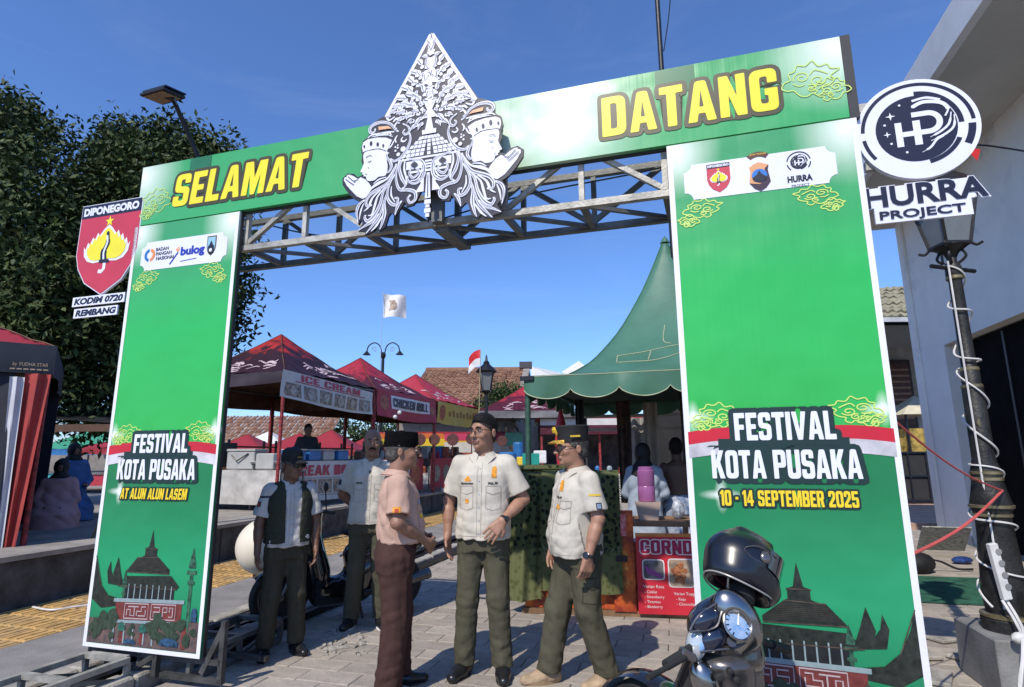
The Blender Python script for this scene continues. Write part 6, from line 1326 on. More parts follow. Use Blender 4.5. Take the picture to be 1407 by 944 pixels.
def rug(label, x0, x1, zt, zb, bands, seed, skew=0.0, group='rugs draped over the stand'):
    t = thing('draped_rug', label, 'rug', SO, SY_, group); r = random.Random(seed); a1, a2 = r.uniform(0, 6), r.uniform(0, 6)
    def f(s, q, lift=0):
        x = x0 + (x1 - x0) * s + skew * q; fold = .028 * math.sin(s * 9 + a1 + q) + .014 * math.sin(s * 23 + a2)
        z = zt + (zb - zt) * q; y = .02 - (fold + .03) * min(1, q * 4 + .15) - lift
        return Vector((x, y, z + .015 * math.sin(s * 5 + a2) * q))
    for (q0, q1, m, nm) in bands: part(nm, MB().grid(lambda a, b: f(a, q0 + (q1 - q0) * b), 40, max(2, int((q1 - q0) * 30))), m, t, smooth=True)
    part('rug_back', MB().grid(lambda a, b: (x0 + (x1 - x0) * a, .03 + .18 * b, zt + .015 * math.sin(b * 3)), 10, 3), M_rd, t, smooth=True)
    fr = MB()
    for i in range(46):
        q = .03 + .95 * i / 45
        for s_, sg_ in ((0, -1), (1, 1)):
            p = f(s_, q); L = r.uniform(.02, .045); fr.add([p, p + Vector((0, .004, -.012)), p + Vector((sg_ * L, -.004, -.03 - r.uniform(0, .02)))], [(0, 1, 2)])
    part('fringe', fr, M_frg, t, kind='stuff')
    # leaf vine along the right border and a geometric motif lower down
    ik = MB()
    for i in range(9):
        q = .08 + .07 * i
        for sd_ in (-1, 1):
            c = f(.86 + .06 * sd_, q, .004); L, w_ = .055, .018; d = Vector((sd_ * .6, 0, .8 if i % 2 else -.5)).normalized(); e2 = Vector((d.z, 0, -d.x))
            ik.add([c - d * L / 2, c + e2 * w_, c + d * L / 2, c - e2 * w_], [(0, 1, 2, 3)])
    part('leaf_motif', ik, mat('rug_ink', (.012, .016, .010), .95), t, kind='stuff')
    return f, t
f, rg = rug('wide green patterned rug hanging behind the man in the peaked cap', .20, .94, 1.31, .22, ((0, .03, M_rl, 'rug_hem'), (.03, .62, M_rd, 'rug_field'), (.62, .68, mat('rug_key', (.16, .18, .08), .95, 0, .6, 40, col2=(.02, .03, .01)), 'rug_band'), (.68, 1, M_rl, 'rug_border')), 4)
f, rg = rug('narrow darker green rug hanging at the left end of the stand', -.13, .24, 1.29, .14, ((0, .6, M_rd, 'rug_field'), (.6, 1, M_rl, 'rug_border')), 9, -.06)
put('folded_rug', 'folded green rug lying on the rail behind the man with glasses', 'rug', SO + Vector((.15, .25, 1.20)), SY_, MB().box((0, 0, .06), (.7, .45, .10), bev=.04).box((.05, .02, .14), (.55, .38, .07), bev=.03), M_rd, None, True)
# corn dog banner
cb = thing('menu_banner', 'red CORNDOG menu banner with two food pictures on the stand', 'menu banner', SO + Matrix.Rotation(SY_, 3, 'Z') @ Vector((1.08, .02, 0)), SY_)
part('sheet', MB().box((.30, 0, .385), (.62, .01, .68)), mat('menu_red', (.55, .02, .04), .45, 0, .1, 3), cb)
part('top_strip', MB().box((.30, -.002, .735), (.62, .012, .03)), mat('menu_orange', (.65, .22, .05), .5), cb)
o = Ink(-.0065); o.text('CORNDOG', .03, .57, .12, w=.66, fat=.009); part('lettering_outline', o.mb, M_txtw, cb); o = Ink(-.0085); o.text('CORNDOG', .03, .57, .12, w=.66, fat=.0); part('lettering', o.mb, mat('menu_purple', (.38, .01, .07), .5), cb)
o = Ink(-.0065)
for x0, z0, x1, z1 in ((.04, .34, .24, .52), (.27, .28, .50, .53)): o.poly(rounded(RR(x0, z0, x1, z1, .03)))
o.font('Varian Rasa', .04, .27, .028); [o.font(t_, .05, .225 - .042 * i, .024) for i, t_ in enumerate(('- Coklat', '- Strawberry', '- Tiramisu', '- Blueberry'))]; o.font('Varian Topping', .31, .215, .026); [o.font(t_, .33, .17 - .042 * i, .024) for i, t_ in enumerate(('- Keju', '- Chocochips'))]
part('lettering', o.mb, M_txtw, cb)
o = Ink(-.009); o.poly(rounded(RR(.05, .35, .23, .51, .025))); part('food_picture', o.mb, mat('grey_plate', (.22, .20, .22), .5, 0, .4, 10), cb)
o = Ink(-.009); o.poly(rounded(RR(.28, .29, .49, .52, .025))); part('food_picture', o.mb, mat('cream_plate', (.48, .36, .26), .5, 0, .3, 10), cb)
o = Ink(-.011)
for i in range(4): o.line([(.07 + .035 * i, .46 - .02 * i), (.10 + .035 * i, .39 - .01 * i)], .022)
part('food_picture', o.mb, mat('purple_food', (.30, .05, .28), .5), cb)
o = Ink(-.011)
for i in range(12): o.disc(.37 + .05 * math.cos(i * 2.4) * (i / 12) ** .5 * 1.3, .40 + .07 * math.sin(i * 2.4) * (i / 12) ** .5 * 1.2, .024, n=9)
part('food_picture', o.mb, mat('orange_food', (.55, .20, .08), .5, 0, .4, 60), cb)
# pots on the counter
p = SO + Matrix.Rotation(SY_, 3, 'Z') @ Vector((1.22, .35, .84))
M_tub = mat('clear_tub', (.50, .38, .32), .3, 0, .1, 5)
put('plastic_tub', 'clear square tub under the purple jar on the counter', 'tub', p, SY_, MB().add([(-.09, -.08, 0), (.09, -.08, 0), (.09, .08, 0), (-.09, .08, 0), (-.12, -.10, .17), (.12, -.10, .17), (.12, .10, .17), (-.12, .10, .17)], [(0, 1, 5, 4), (1, 2, 6, 5), (2, 3, 7, 6), (3, 0, 4, 7), (3, 2, 1, 0), (4, 5, 6, 7)]), M_tub)
j = put('purple_jar', 'tall purple plastic jar standing in the marquee counter', 'jar', p + Vector((0, .02, .172)), 0, MB().lathe([(.078, 0), (.085, .01), (.085, .14), (.08, .15), (.085, .16), (.085, .30), (.07, .31)], (0, 0, 0), 18), mat('purple_plastic', (.34, .12, .30), .3, 0, .1, 5), None, True)
part('lid', MB().lathe([(.074, .305), (.074, .335), (.05, .34)], (0, 0, 0), 16), mat('purple_plastic', (.34, .12, .30), .3), j)
put('crumpled_bag', 'crumpled white and blue plastic bag beside the right pillar on the counter', 'plastic bag', p + Vector((.30, .0, .06)), .4, MB().ball((0, 0, .03), (.07, .06, .10), 9, 6), mat('bag_white', (.60, .64, .72), .35, 0, .4, 20, 1, 30), None, True)
# ================================================================== RIGHT SIDE CLUTTER
gc = at_z(1290, 815)
o_ = part('green_carpet', MB().grid(lambda a, b: (lambda p: (p.x, p.y, .012 + .006 * math.sin(a * 9) * math.sin(b * 7)))(gc + WN * (-.9 + 2.2 * a) + WD * (-.55 + 1.5 * b)), 14, 10), mat('carpet_green', (.022, .13, .075), .95, 0, .3, 8, .5, 120)); tag(o_, 'green carpet spread on the paving behind the lantern post', 'carpet')
bgp = at_z(1272, 790); 
bg_ = put('black_bag', 'black soft bag lying on the green carpet with a strap', 'bag', bgp + Vector((0, .1, .012)), .3, MB().ball((0, 0, .11), (.22, .15, .13), 14, 8), M_blk2, None, True)
part('strap', MB().tube(smooth_path([(.12, 0, .15), (.3, -.05, .12), (.5, -.1, .03), (.7, -.15, .02)], False, 5), .014, 6), M_blk2, bg_, smooth=True)
bb = at_z(1345, 780); put('blue_bag', 'bright blue nylon bag beside the lantern post foot', 'bag', bb + Vector((-.02, .25, .012)), .2, MB().ball((0, 0, .04), (.15, .09, .05), 12, 7), mat('bag_blue', (.02, .06, .25), .5, 0, .4, 20, 1, 30), None, True)
kp = at_z(1310, 765); put('striped_sheet', 'pale printed sheet with a green stripe leaning by the hall wall', 'sheet', kp + Vector((0, .15, .012)), -WA, MB().box((0, 0, .22), (.62, .02, .5), M=Matrix.Rotation(.75, 3, 'X')), mat('printed_sheet', (.42, .44, .40), .6, 0, .4, 18, stretch=(1, 8, 1)))
# power strip hung from the post, plastic bag, cables
PS = Vector((RPx - .12, RPy - .13, .86))
ps = thing('power_strip', 'white socket strip hanging down the lantern post', 'power strip', PS); MR = Matrix.Rotation(math.radians(-7), 3, 'Y')
part('body', MB().box((0, 0, -.13), (.055, .035, .34), M=MR, bev=.006), mat('socket_white', (.66, .66, .64), .4), ps)
for i in range(4): part('socket', MB().lathe([(.019, -.003), (.019, .003)], MR @ Vector((0, -.02, -.01 - .07 * i)), 12, Matrix.Rotation(PI / 2, 3, 'X')), mat('socket_grey', (.25, .25, .25), .5), ps)
gb = put('green_plastic_bag', 'crumpled sea green plastic bag tied to the lantern post foot', 'plastic bag', Vector((RPx + .05, RPy - .20, .52)), 0, MB().ball((0, 0, 0), (.085, .06, .075), 11, 8), mat('bag_seagreen', (.12, .42, .36), .3, 0, .3, 18, 1.5, 22), None, True)
r_ = random.Random(4)
for v_ in gb.data.vertices: v_.co *= 1 + r_.uniform(-.22, .18)
cbp = [(RPx - .13, RPy - .13, .56), (RPx - .12, RPy - .20, .44), (RPx - .20, RPy - .32, .36), (RPx - .34, RPy - .40, .10), (RPx - .50, RPy - .5, .02), (RPx - .75, RPy - .75, .015)]
tag(part('white_cable', MB().tube(smooth_path(cbp, False, 6), .009, 6).tube(smooth_path([(a + .03, b + .02, c + .02) for a, b, c in cbp[:4]] + [(RPx - .42, RPy - .6, .02), (RPx - .55, RPy - .95, .015)], False, 6), .009, 6).ball((RPx - .17, RPy - .27, .38), (.05, .035, .035), 8, 6), MATS['white_flex'], smooth=True), 'knotted white cables running down from the lantern post to the paving', 'cable')
M_rope = mat('red_rope', (.60, .10, .09), .7)
a1 = GO + GD * (WT + .05) + GN * .1; q = Vector((RPx, RPy - .11, 1.22))
tag(part('red_rope', MB().tube([Vector((a1.x, a1.y, 1.62)).lerp(q, i / 8) - Vector((0, 0, .05 * math.sin(PI * i / 8))) for i in range(9)], .0055, 6).tube([Vector((a1.x, a1.y, .98)).lerp(q, i / 8) - Vector((0, 0, .04 * math.sin(PI * i / 8))) for i in range(9)], .008, 6), M_rope), 'red rope tied from the right pillar to the lantern post', 'rope')
bz = at_y(1300, 215, 4.0)
pb = put('wrapped_bag', 'white and red plastic bag tied on top of the lantern', 'plastic bag', Vector((RPx + .03, RPy - .02, 3.66)), 0, MB().ball((0, 0, 0), (.16, .10, .06), 11, 7), mat('bag_white', (.6, .6, .6), .35), None, True)
for v_ in pb.data.vertices: v_.co *= 1 + r_.uniform(-.2, .2)
part('red_corner', MB().add([(.12, -.08, .0), (.22, -.09, -.03), (.20, -.07, -.11), (.14, -.09, -.06)], [(0, 1, 2, 3)]), MATS['flag_red'], pb)
tag(part('overhead_cable', MB().tube(smooth_path([(RPx + .02, RPy - .12, 3.5), (RPx + .25, RPy - .0, 3.72), (RPx + .8, RPy + .2, 3.80), (RPx + 2.2, RPy + .8, 3.95)], False, 6), .008, 5), M_blk, smooth=True), 'black cable running from the lantern top to the hall', 'cable')
# red cross on a bag of stones in front of the gate, broken slabs near the plinth
for i, (u, v, s_) in enumerate(((1262, 905, .26), (1300, 880, .3), (1330, 905, .28), (1285, 935, .3))):
    p = at_z(u, v, .0); put('broken_slab', 'cracked pale slab beside the lantern plinth, %s' % ['nearest the pillar', 'farthest one', 'against the plinth', 'closest to the camera'][i], 'slab', p + Vector((0, 0, .012)), .3 * i, MB().box((0, 0, .012), (s_, s_ * .62, .03), bev=.008), M_kerb, 'cracked slabs by the lantern')
put('hose', 'thin pale hose lying on the yellow tiles by the left pillar', 'hose', (0, 0, 0), 0, MB().tube(smooth_path([tuple(at_z(45, 834, .03)), tuple(at_z(70, 838, .03)), tuple(at_z(100, 834, .03)), tuple(at_z(130, 830, .03))], False, 5), .010, 6), MATS['white_flex'], None, True)
# white globe by the man in the vest
gb_ = at_y(366, 750, 5.75); wg = thing('white_globe', 'large smooth white globe partly hidden behind the man in the vest', 'globe', (gb_.x, 5.75, gb_.z)); part('shell', MB().ball((0, 0, 0), (.27, .27, .26), 32, 20), mat('globe_white', (.72, .66, .56), .35, 0, .03, 2), wg, smooth=True)
part('stand', MB().tube([(0, 0, -.25), (0, 0, -gb_.z + .03)], .04, 10).lathe([(.16, -gb_.z + .0), (.16, -gb_.z + .03)], (0, 0, 0), 16), M_blk2, wg); part('collar', MB().lathe([(.1, -.28), (.1, -.24)], (0, 0, 0), 16), mat('globe_brown', (.25, .08, .04), .5), wg)

# small goods that crowd the counters
GD_ = [M_food2, M_bluep, M_gl, M_ice, BY, mat('jar_brown', (.12, .05, .03), .4), mat('pack_green', (.05, .22, .08), .5), M_sheet_r]
rg_ = random.Random(77)
jar_mb = MB().lathe([(.05, 0), (.055, .01), (.055, .13), (.03, .17), (.03, .20)], (0, 0, 0), 10); box_mb = boxm((.24, .18, .16), .01); tall_mb = boxm((.20, .20, .34), .01)
CN_ = ['red', 'blue', 'cloudy', 'pale grey', 'yellow', 'brown', 'green', 'crimson']; ORD = 'nearest second third fourth fifth sixth seventh eighth ninth tenth eleventh farthest'.split()
def goods(st_, n, x0, y0, y1, z, lab, grp):
    for i in range(n):
        mb = (jar_mb, jar_mb, box_mb, tall_mb)[rg_.randrange(4)]; ci = rg_.randrange(8); nm = 'jar' if mb is jar_mb else 'goods_box'
        o_ = put(nm, lab % ('%s %s' % (CN_[ci], 'jar' if mb is jar_mb else 'tall box' if mb is tall_mb else 'box'), ORD[i]), 'jar' if mb is jar_mb else 'box', tl(st_, x0 + rg_.uniform(-.18, .18), y0 + (y1 - y0) * (i + .5) / n, z), -TR_A + rg_.uniform(-.3, .3), mb, GD_[ci], grp, mb is jar_mb)
goods(s2_, 12, -.55, .35, 2.7, PH + .925, 'small %s on the BALLS counter, %s from its near end', 'goods on the BALLS counter')
goods(s3_, 10, -.55, .35, 2.7, PH + .925, 'small %s on the farthest counter, %s from its near end', 'goods on the farthest counter')
goods(s1, 9, -1.6, .9, 2.8, PH + .02, '%s on the floor of the first stall, %s from the front', 'goods inside the first stall')
goods(s2_, 9, -2.2, .4, 2.8, PH + .02, '%s on the floor of the middle stall, %s from the front', 'goods inside the middle stall')
for k_, (st_, nm_) in enumerate(((s1, 'first'), (s2_, 'middle'), (s3_, 'farthest'))):
    p = tl(st_, -2.6, 1.2, PH); sh_ = thing('goods_shelf', 'dark open shelf of boxes inside the %s stall' % nm_, 'shelf', p, -TR_A, 'shelves inside the stalls')
    for z in (.3, .75, 1.2): part('shelf_board', MB().box((0, .7, z), (.4, 1.5, .03)), M_woodt, sh_)
    for x, y in ((-.18, .0), (.18, .0), (-.18, 1.4), (.18, 1.4)): part('upright', MB().beam((x, y, 0), (x, y, 1.35), .04), M_dkp, sh_)
    for i in range(8): part('carton', MB().box((rg_.uniform(-.05, .05), .12 + .34 * (i % 4), .42 + .45 * (i // 4)), (.26, .26, .2)), GD_[rg_.randrange(8)], sh_)
# ================================================================== SDF MODELLING (people, helmet, scooters)
class Vol:
    """signed distance grid with smooth union; meshed with surface nets"""
    def __init__(s, lo, hi, h):
        s.lo = np.array(lo, np.float32); s.h = h; s.ax = [np.arange(lo[i], hi[i] + h, h, dtype=np.float32) for i in range(3)]
        s.F = np.full([len(a) for a in s.ax], .25, np.float32)
    def _sub(s, lo, hi):
        sl = []
        for i in range(3):
            a = max(0, int((lo[i] - s.lo[i]) / s.h)); b = min(len(s.ax[i]), int((hi[i] - s.lo[i]) / s.h) + 2)
            if b <= a: return None
            sl.append(slice(a, b))
        return tuple(sl), np.meshgrid(*[s.ax[i][sl[i]] for i in range(3)], indexing='ij', sparse=True)
    def _mix(s, sl, d, k, op):
        F = s.F[sl]
        if op == 'u':
            if k > 0: h = np.clip(.5 + .5 * (F - d) / k, 0, 1); s.F[sl] = F * (1 - h) + d * h - k * h * (1 - h)
            else: s.F[sl] = np.minimum(F, d)
        elif op == 's':
            k = max(k, 1e-5); h = np.clip(.5 - .5 * (F + d) / k, 0, 1); s.F[sl] = F * (1 - h) - d * h + k * h * (1 - h)
    def cap(s, a, b, ra, rb, k=.01, op='u', fl=(1, 1, 1)):
        a, b = np.array(a, float), np.array(b, float); m = max(ra, rb) / min(fl) + k + .02
        r = s._sub(np.minimum(a, b) - m, np.maximum(a, b) + m)
        if r is None: return s
        sl, (X, Y, Z) = r; d = (b - a) * fl; L = max(1e-9, d @ d)
        x, y, z = (X - a[0]) * fl[0], (Y - a[1]) * fl[1], (Z - a[2]) * fl[2]
        t = np.clip((x * d[0] + y * d[1] + z * d[2]) / L, 0, 1)
        D = np.sqrt((x - t * d[0]) ** 2 + (y - t * d[1]) ** 2 + (z - t * d[2]) ** 2) - (ra + (rb - ra) * t)
        s._mix(sl, D, k, op); return s
    def ell(s, c, r, k=.01, op='u', R=None):
        c = np.array(c, float); r = np.array(r, float); m = r.max() + k + .02; q = s._sub(c - m, c + m)
        if q is None: return s
        sl, (X, Y, Z) = q; x, y, z = X - c[0], Y - c[1], Z - c[2]
        if R is not None:
            M = np.array(R).T; x, y, z = (M[0, 0] * x + M[0, 1] * y + M[0, 2] * z), (M[1, 0] * x + M[1, 1] * y + M[1, 2] * z), (M[2, 0] * x + M[2, 1] * y + M[2, 2] * z)
        e = np.sqrt((x / r[0]) ** 2 + (y / r[1]) ** 2 + (z / r[2]) ** 2); g = np.sqrt((x / r[0] ** 2) ** 2 + (y / r[1] ** 2) ** 2 + (z / r[2] ** 2) ** 2) + 1e-6
        s._mix(sl, e * (e - 1) / g, k, op); return s
    def loft(s, rows, k=.01, op='u', n=2.4):
        """rows: (z, half width, half depth, x centre, y centre)"""
        R = np.array(rows, float); m = R[:, 1:3].max() + .05
        q = s._sub((R[:, 3].min() - m, R[:, 4].min() - m, R[0, 0] - .05), (R[:, 3].max() + m, R[:, 4].max() + m, R[-1, 0] + .05))
        if q is None: return s
        sl, (X, Y, Z) = q; a, b, cx, cy = (np.interp(Z, R[:, 0], R[:, i]) for i in (1, 2, 3, 4))
        e = ((np.abs(X - cx) / a) ** n + (np.abs(Y - cy) / b) ** n) ** (1 / n); D = (e - 1) * np.minimum(a, b) * .9
        D = np.maximum(D, np.maximum(R[0, 0] - Z, Z - R[-1, 0])); s._mix(sl, D, k, op); return s
    def cut(s, p, n_):
        """remove the side the normal points to"""
        X, Y, Z = np.meshgrid(*s.ax, indexing='ij', sparse=True); n_ = np.array(n_, float); n_ /= np.linalg.norm(n_)
        s.F = np.maximum(s.F, (X - p[0]) * n_[0] + (Y - p[1]) * n_[1] + (Z - p[2]) * n_[2]).astype(np.float32); return s
    def folds(s, amp, seed, kz=30, kxy=14, n=5, zr=None):
        r = np.random.default_rng(seed); X, Y, Z = np.meshgrid(*s.ax, indexing='ij', sparse=True); D = 0
        for i in range(n):
            th = r.uniform(0, 2 * PI); q = kz * r.uniform(.4, 1.3) * r.choice([-1, 1]); D = D + (1 - 2 * np.abs(np.sin(kxy * r.uniform(.5, 1.2) * (np.cos(th) * X + np.sin(th) * Y) + q * Z + r.uniform(0, 6) + 1.3 * np.sin(9 * Z + 5 * X + i)))) / n
        w = 1.0 if zr is None else np.interp(Z, [a for a, _ in zr], [b for _, b in zr]); s.F += (amp * D * w).astype(np.float32); return s
    def mesh(s):
        F = s.F; ins = F < 0; c = ins[:-1, :-1, :-1].astype(np.int8); nx, ny, nz = c.shape
        cs = [(i, j, k) for i in (0, 1) for j in (0, 1) for k in (0, 1)]; tot = np.zeros_like(c, dtype=np.int8)
        for i, j, k in cs: tot += ins[i:i + nx, j:j + ny, k:k + nz]
        A = np.argwhere((tot > 0) & (tot < 8)); idx = -np.ones((nx, ny, nz), np.int32); idx[A[:, 0], A[:, 1], A[:, 2]] = np.arange(len(A))
        P = np.zeros((len(A), 3)); N = np.zeros(len(A))
        for a in range(8):
            for ax in range(3):
                if cs[a][ax]: continue
                b = list(cs[a]); b[ax] = 1; f0 = F[A[:, 0] + cs[a][0], A[:, 1] + cs[a][1], A[:, 2] + cs[a][2]]; f1 = F[A[:, 0] + b[0], A[:, 1] + b[1], A[:, 2] + b[2]]
                m = (f0 < 0) != (f1 < 0); t = np.where(m, f0 / np.where(m, f0 - f1, 1), 0); Q = np.tile(np.array(cs[a], float), (len(A), 1)); Q[:, ax] += t; P += Q * m[:, None]; N += m
        V = s.lo + (A + P / N[:, None]) * s.h; Qs = []
        for ax in range(3):
            u, v = [(1, 2), (2, 0), (0, 1)][ax]
            sl0 = [slice(None)] * 3; sl1 = [slice(None)] * 3; sl0[ax] = slice(0, -1); sl1[ax] = slice(1, None)
            E = np.argwhere(ins[tuple(sl0)] != ins[tuple(sl1)]); E = E[(E[:, u] > 0) & (E[:, v] > 0) & (E[:, u] < F.shape[u] - 1) & (E[:, v] < F.shape[v] - 1)]
            o = []
            for du, dv in ((1, 1), (0, 1), (0, 0), (1, 0)): q = E.copy(); q[:, u] -= du; q[:, v] -= dv; o.append(idx[q[:, 0], q[:, 1], q[:, 2]])
            Q = np.stack(o, 1); fl = ins[E[:, 0], E[:, 1], E[:, 2]]; Q[~fl] = Q[~fl][:, ::-1]; Qs.append(Q)
        return V, np.concatenate(Qs)
    def part(s, name, m, parent, label=None):
        V, Q = s.mesh(); o_ = link(name, mesh_np(name, V, Q, m, True), parent); s.VQ = (V, Q)
        if label: o_['label'] = label
        return o_
from mathutils.bvhtree import BVHTree
def skinmat(n, c): 
    m = mat(n, c, .48, 0, .08, 5, .25, 130, col2=[x * .85 for x in c]); b = m.node_tree.nodes['Principled BSDF']; b.inputs['Subsurface Weight'].default_value = .08; b.inputs['Subsurface Radius'].default_value = (.01, .004, .002); return m
def clothmat(n, c, s=.3): return mat(n, c, .85, 0, .12, 7, s * 2.2, 17, spec=.15, stretch=(1, 1, .55))
M_hair = mat('black_hair', (.009, .008, .008), .7, 0, .3, 60, .6, 160, spec=.25); M_grey = mat('grey_hair', (.10, .09, .085), .7, 0, .4, 60, .6, 160, col2=(.02, .02, .02))
M_stub = mat('stubble', (.040, .026, .020), .8, 0, .4, 90, .5, 200)
M_eye = mat('eye_white', (.55, .52, .48), .3); M_iris = mat('eye_dark', (.015, .01, .008), .2); M_lip = mat('lip', (.26, .09, .07), .5)
M_lens = mat('lens_dark', (.01, .01, .012), .12); M_orange = mat('patch_orange', (.80, .33, .02), .7, 0, .2, 60); M_patchdk = mat('patch_navy', (.03, .03, .07), .7, 0, .3, 60)
def person(label, loc, rz, H, P):
    """P: pose and clothing; local axes: faces -y, +x is the person's left"""
    k = H / 1.70; t = thing('person', label, 'person', loc, rz); V3 = lambda p: Vector(p) * k; S_ = lambda p: np.array(p, float) * k
    skin = P['skin']; hy, hp = math.radians(P.get('head_yaw', 0)), math.radians(P.get('head_pitch', 0)); lean = P.get('lean', 0)
    HS = 1.07; HC = S_((0, -.018 + lean, 1.590)); HR = Matrix.Rotation(hy, 3, 'Z') @ Matrix.Rotation(hp, 3, 'X'); HRn = np.array(HR)
    hd = lambda p: HC + HRn @ (np.array(p, float) * k * HS)
    h = P.get('res', .0062); A = P['arms']; L = P['legs']; big = P.get('belly', 0)
    lo = (-.42 * k, -.40 * k, .02); hi = (.42 * k, .36 * k, 1.74 * k); B = Vol(lo, hi, h)
    # -- skin body: legs, torso, neck, head, arms and hands in one surface
    sh = [S_((s_ * .168, .012 + lean * .8, 1.365)) for s_ in (-1, 1)]
    B.loft([(z * k, a * k, b * k, 0, (y + lean * f) * k) for z, a, b, y, f in ((.86, .14, .095, .01, 0), (1.0, .135, .095, 0, .2), (1.15, .145, .10, 0, .4), (1.30, .155, .105, .005, .7), (1.37, .13, .085, .01, .9), (1.42, .07, .06, .015, 1), (1.44, .05, .05, .015, 1))], .02)
    for s_, (kn, an, fy) in zip((-1, 1), L): hip = S_((s_ * .085, .01, .90)); B.cap(hip, S_(kn), .078 * k, .052 * k, .03); B.cap(S_(kn), S_(an), .050 * k, .036 * k, .02)
    nb = S_((0, .015 + lean, 1.40)); B.cap(nb, hd((0, .012, -.06)), .066 * k, .060 * k, .02)
    B.ell(hd((0, .014, .032)), S_((.078, .100, .090)), .02, R=HRn); B.ell(hd((0, -.022, -.028)), S_((.066, .073, .090)), .025, R=HRn); B.ell(hd((0, -.030, -.080)), S_((.051, .052, .037)), .02, R=HRn)
    B.ell(hd((0, -.070, -.098)), S_((.019, .016, .016)), .018, R=HRn)
    for s_ in (-1, 1):
        B.ell(hd((s_ * .040, -.058, -.022)), S_((.022, .022, .020)), .018, R=HRn); B.ell(hd((s_ * .030, -.100, .006)), S_((.015, .013, .0095)), .014, 's', R=HRn)
        B.ell(hd((s_ * .079, .014, -.008)), S_((.008, .019, .031)), .006, R=HRn); B.ell(hd((s_ * .088, .008, -.006)), S_((.006, .010, .018)), .004, 's', R=HRn); B.ell(hd((s_ * .013, -.104, -.030)), S_((.009, .009, .007)), .006, R=HRn)
    B.cap(hd((0, -.088, .012)), hd((0, -.113, -.027)), .0085 * k, .0125 * k, .010); B.cap(hd((-.030, -.083, .026)), hd((.030, -.083, .026)), .010 * k, .010 * k, .014)
    B.cap(hd((-.019, -.087, -.058)), hd((.019, -.087, -.058)), .008 * k, .008 * k, .008); B.cap(hd((-.015, -.085, -.068)), hd((.015, -.085, -.068)), .008 * k, .008 * k, .006); B.cap(hd((-.024, -.099, -.0632)), hd((.024, -.099, -.0632)), .0035, .0035, .004, 's')
    for i, (s_, (el, wr, fd, pn, curl, spread)) in enumerate(zip((-1, 1), A)):
        el, wr = S_(el), S_(wr); fd = np.array(fd, float); fd /= np.linalg.norm(fd); pn = np.array(pn, float); pn -= fd * (fd @ pn); pn /= np.linalg.norm(pn); sd_ = np.cross(fd, pn)
        if P.get('thumb', (1, 1))[i] < 0: sd_ = -sd_
        B.cap(sh[i], el, .047 * k, .040 * k, .03); B.cap(el, wr, .041 * k, .027 * k, .018); B.cap(el * .7 + wr * .3, el * .5 + wr * .5, .041 * k, .036 * k, .02)
        q = k
        for j, o_ in enumerate((-.034, -.012, .012, .034)): B.cap(wr + sd_ * o_ * .45 * q, wr + fd * .082 * q + sd_ * o_ * q, .018 * q, .0125 * q, .012)
        for j, (o_, ln) in enumerate(((-.036, .060), (-.012, .075), (.012, .079), (.036, .072))):
            o2 = o_ * (1 + spread); p0 = wr + fd * .082 * q + sd_ * o_ * q; c_ = curl * (1 + .12 * (j - 1.5)); d1 = fd * math.cos(c_) + pn * math.sin(c_) + sd_ * (o2 - o_) * 8; d1 /= np.linalg.norm(d1); d2 = fd * math.cos(c_ * 2.1) + pn * math.sin(c_ * 2.1) + sd_ * (o2 - o_) * 8; d2 /= np.linalg.norm(d2)
            p1 = p0 + d1 * ln * .55 * q; p2 = p1 + d2 * ln * .5 * q; B.cap(p0, p1, .0094 * q, .0084 * q, .002); B.cap(p1, p2, .0084 * q, .0070 * q, .001)
        tb = wr + fd * .022 * q + sd_ * .024 * q; t1 = tb + (fd * .6 + sd_ * .7 + pn * .25) * .042 * q; t2 = t1 + (fd * .9 + sd_ * .25 + pn * .3) * .032 * q; B.cap(tb, t1, .0145 * q, .012 * q, .010); B.cap(t1, t2, .0115 * q, .0088 * q, .004)
    if P.get('bare'): B.loft([(z * k, a * k, b * k, 0, y * k) for z, a, b, y in ((.9, .155, .105, .0), (1.05, .145, .10, 0), (1.25, .175, .11, .0), (1.36, .17, .095, .01), (1.41, .09, .06, .015))], .03)
    body = B.part('body', skin, t)
    # -- eyes, brows, hair, extras on the head
    HT = lambda p: Vector(hd(p)); HM = HR
    for s_ in (-1, 1):
        e_ = part('eye', MB().ball(HT((s_ * .030, -.082, .006)), (.0125 * k, .009 * k, .0056 * k), 10, 6, HM), M_eye, t, smooth=True); part('pupil', MB().ball(HT((s_ * .030, -.0885, .006)), (.0055 * k, .004 * k, .0048 * k), 8, 6, HM), M_iris, e_, smooth=True)
        part('eyebrow', MB().tube([HT((s_ * .014, -.097, .026)), HT((s_ * .030, -.097, .032)), HT((s_ * .046, -.086, .026))], [.0036 * k, .0045 * k, .002], 6), P.get('brow', M_hair), t, smooth=True)
    part('lips', MB().tube([HT((-.019, -.0905, -.0615)), HT((-.008, -.0975, -.0595)), HT((.008, -.0975, -.0595)), HT((.019, -.0905, -.0615))], [.0015, .0042 * k, .0042 * k, .0015], 6).tube([HT((-.016, -.0895, -.068)), HT((0, -.096, -.069)), HT((.016, -.0895, -.068))], [.0015, .005 * k, .0015], 6), M_lip, t, smooth=True)
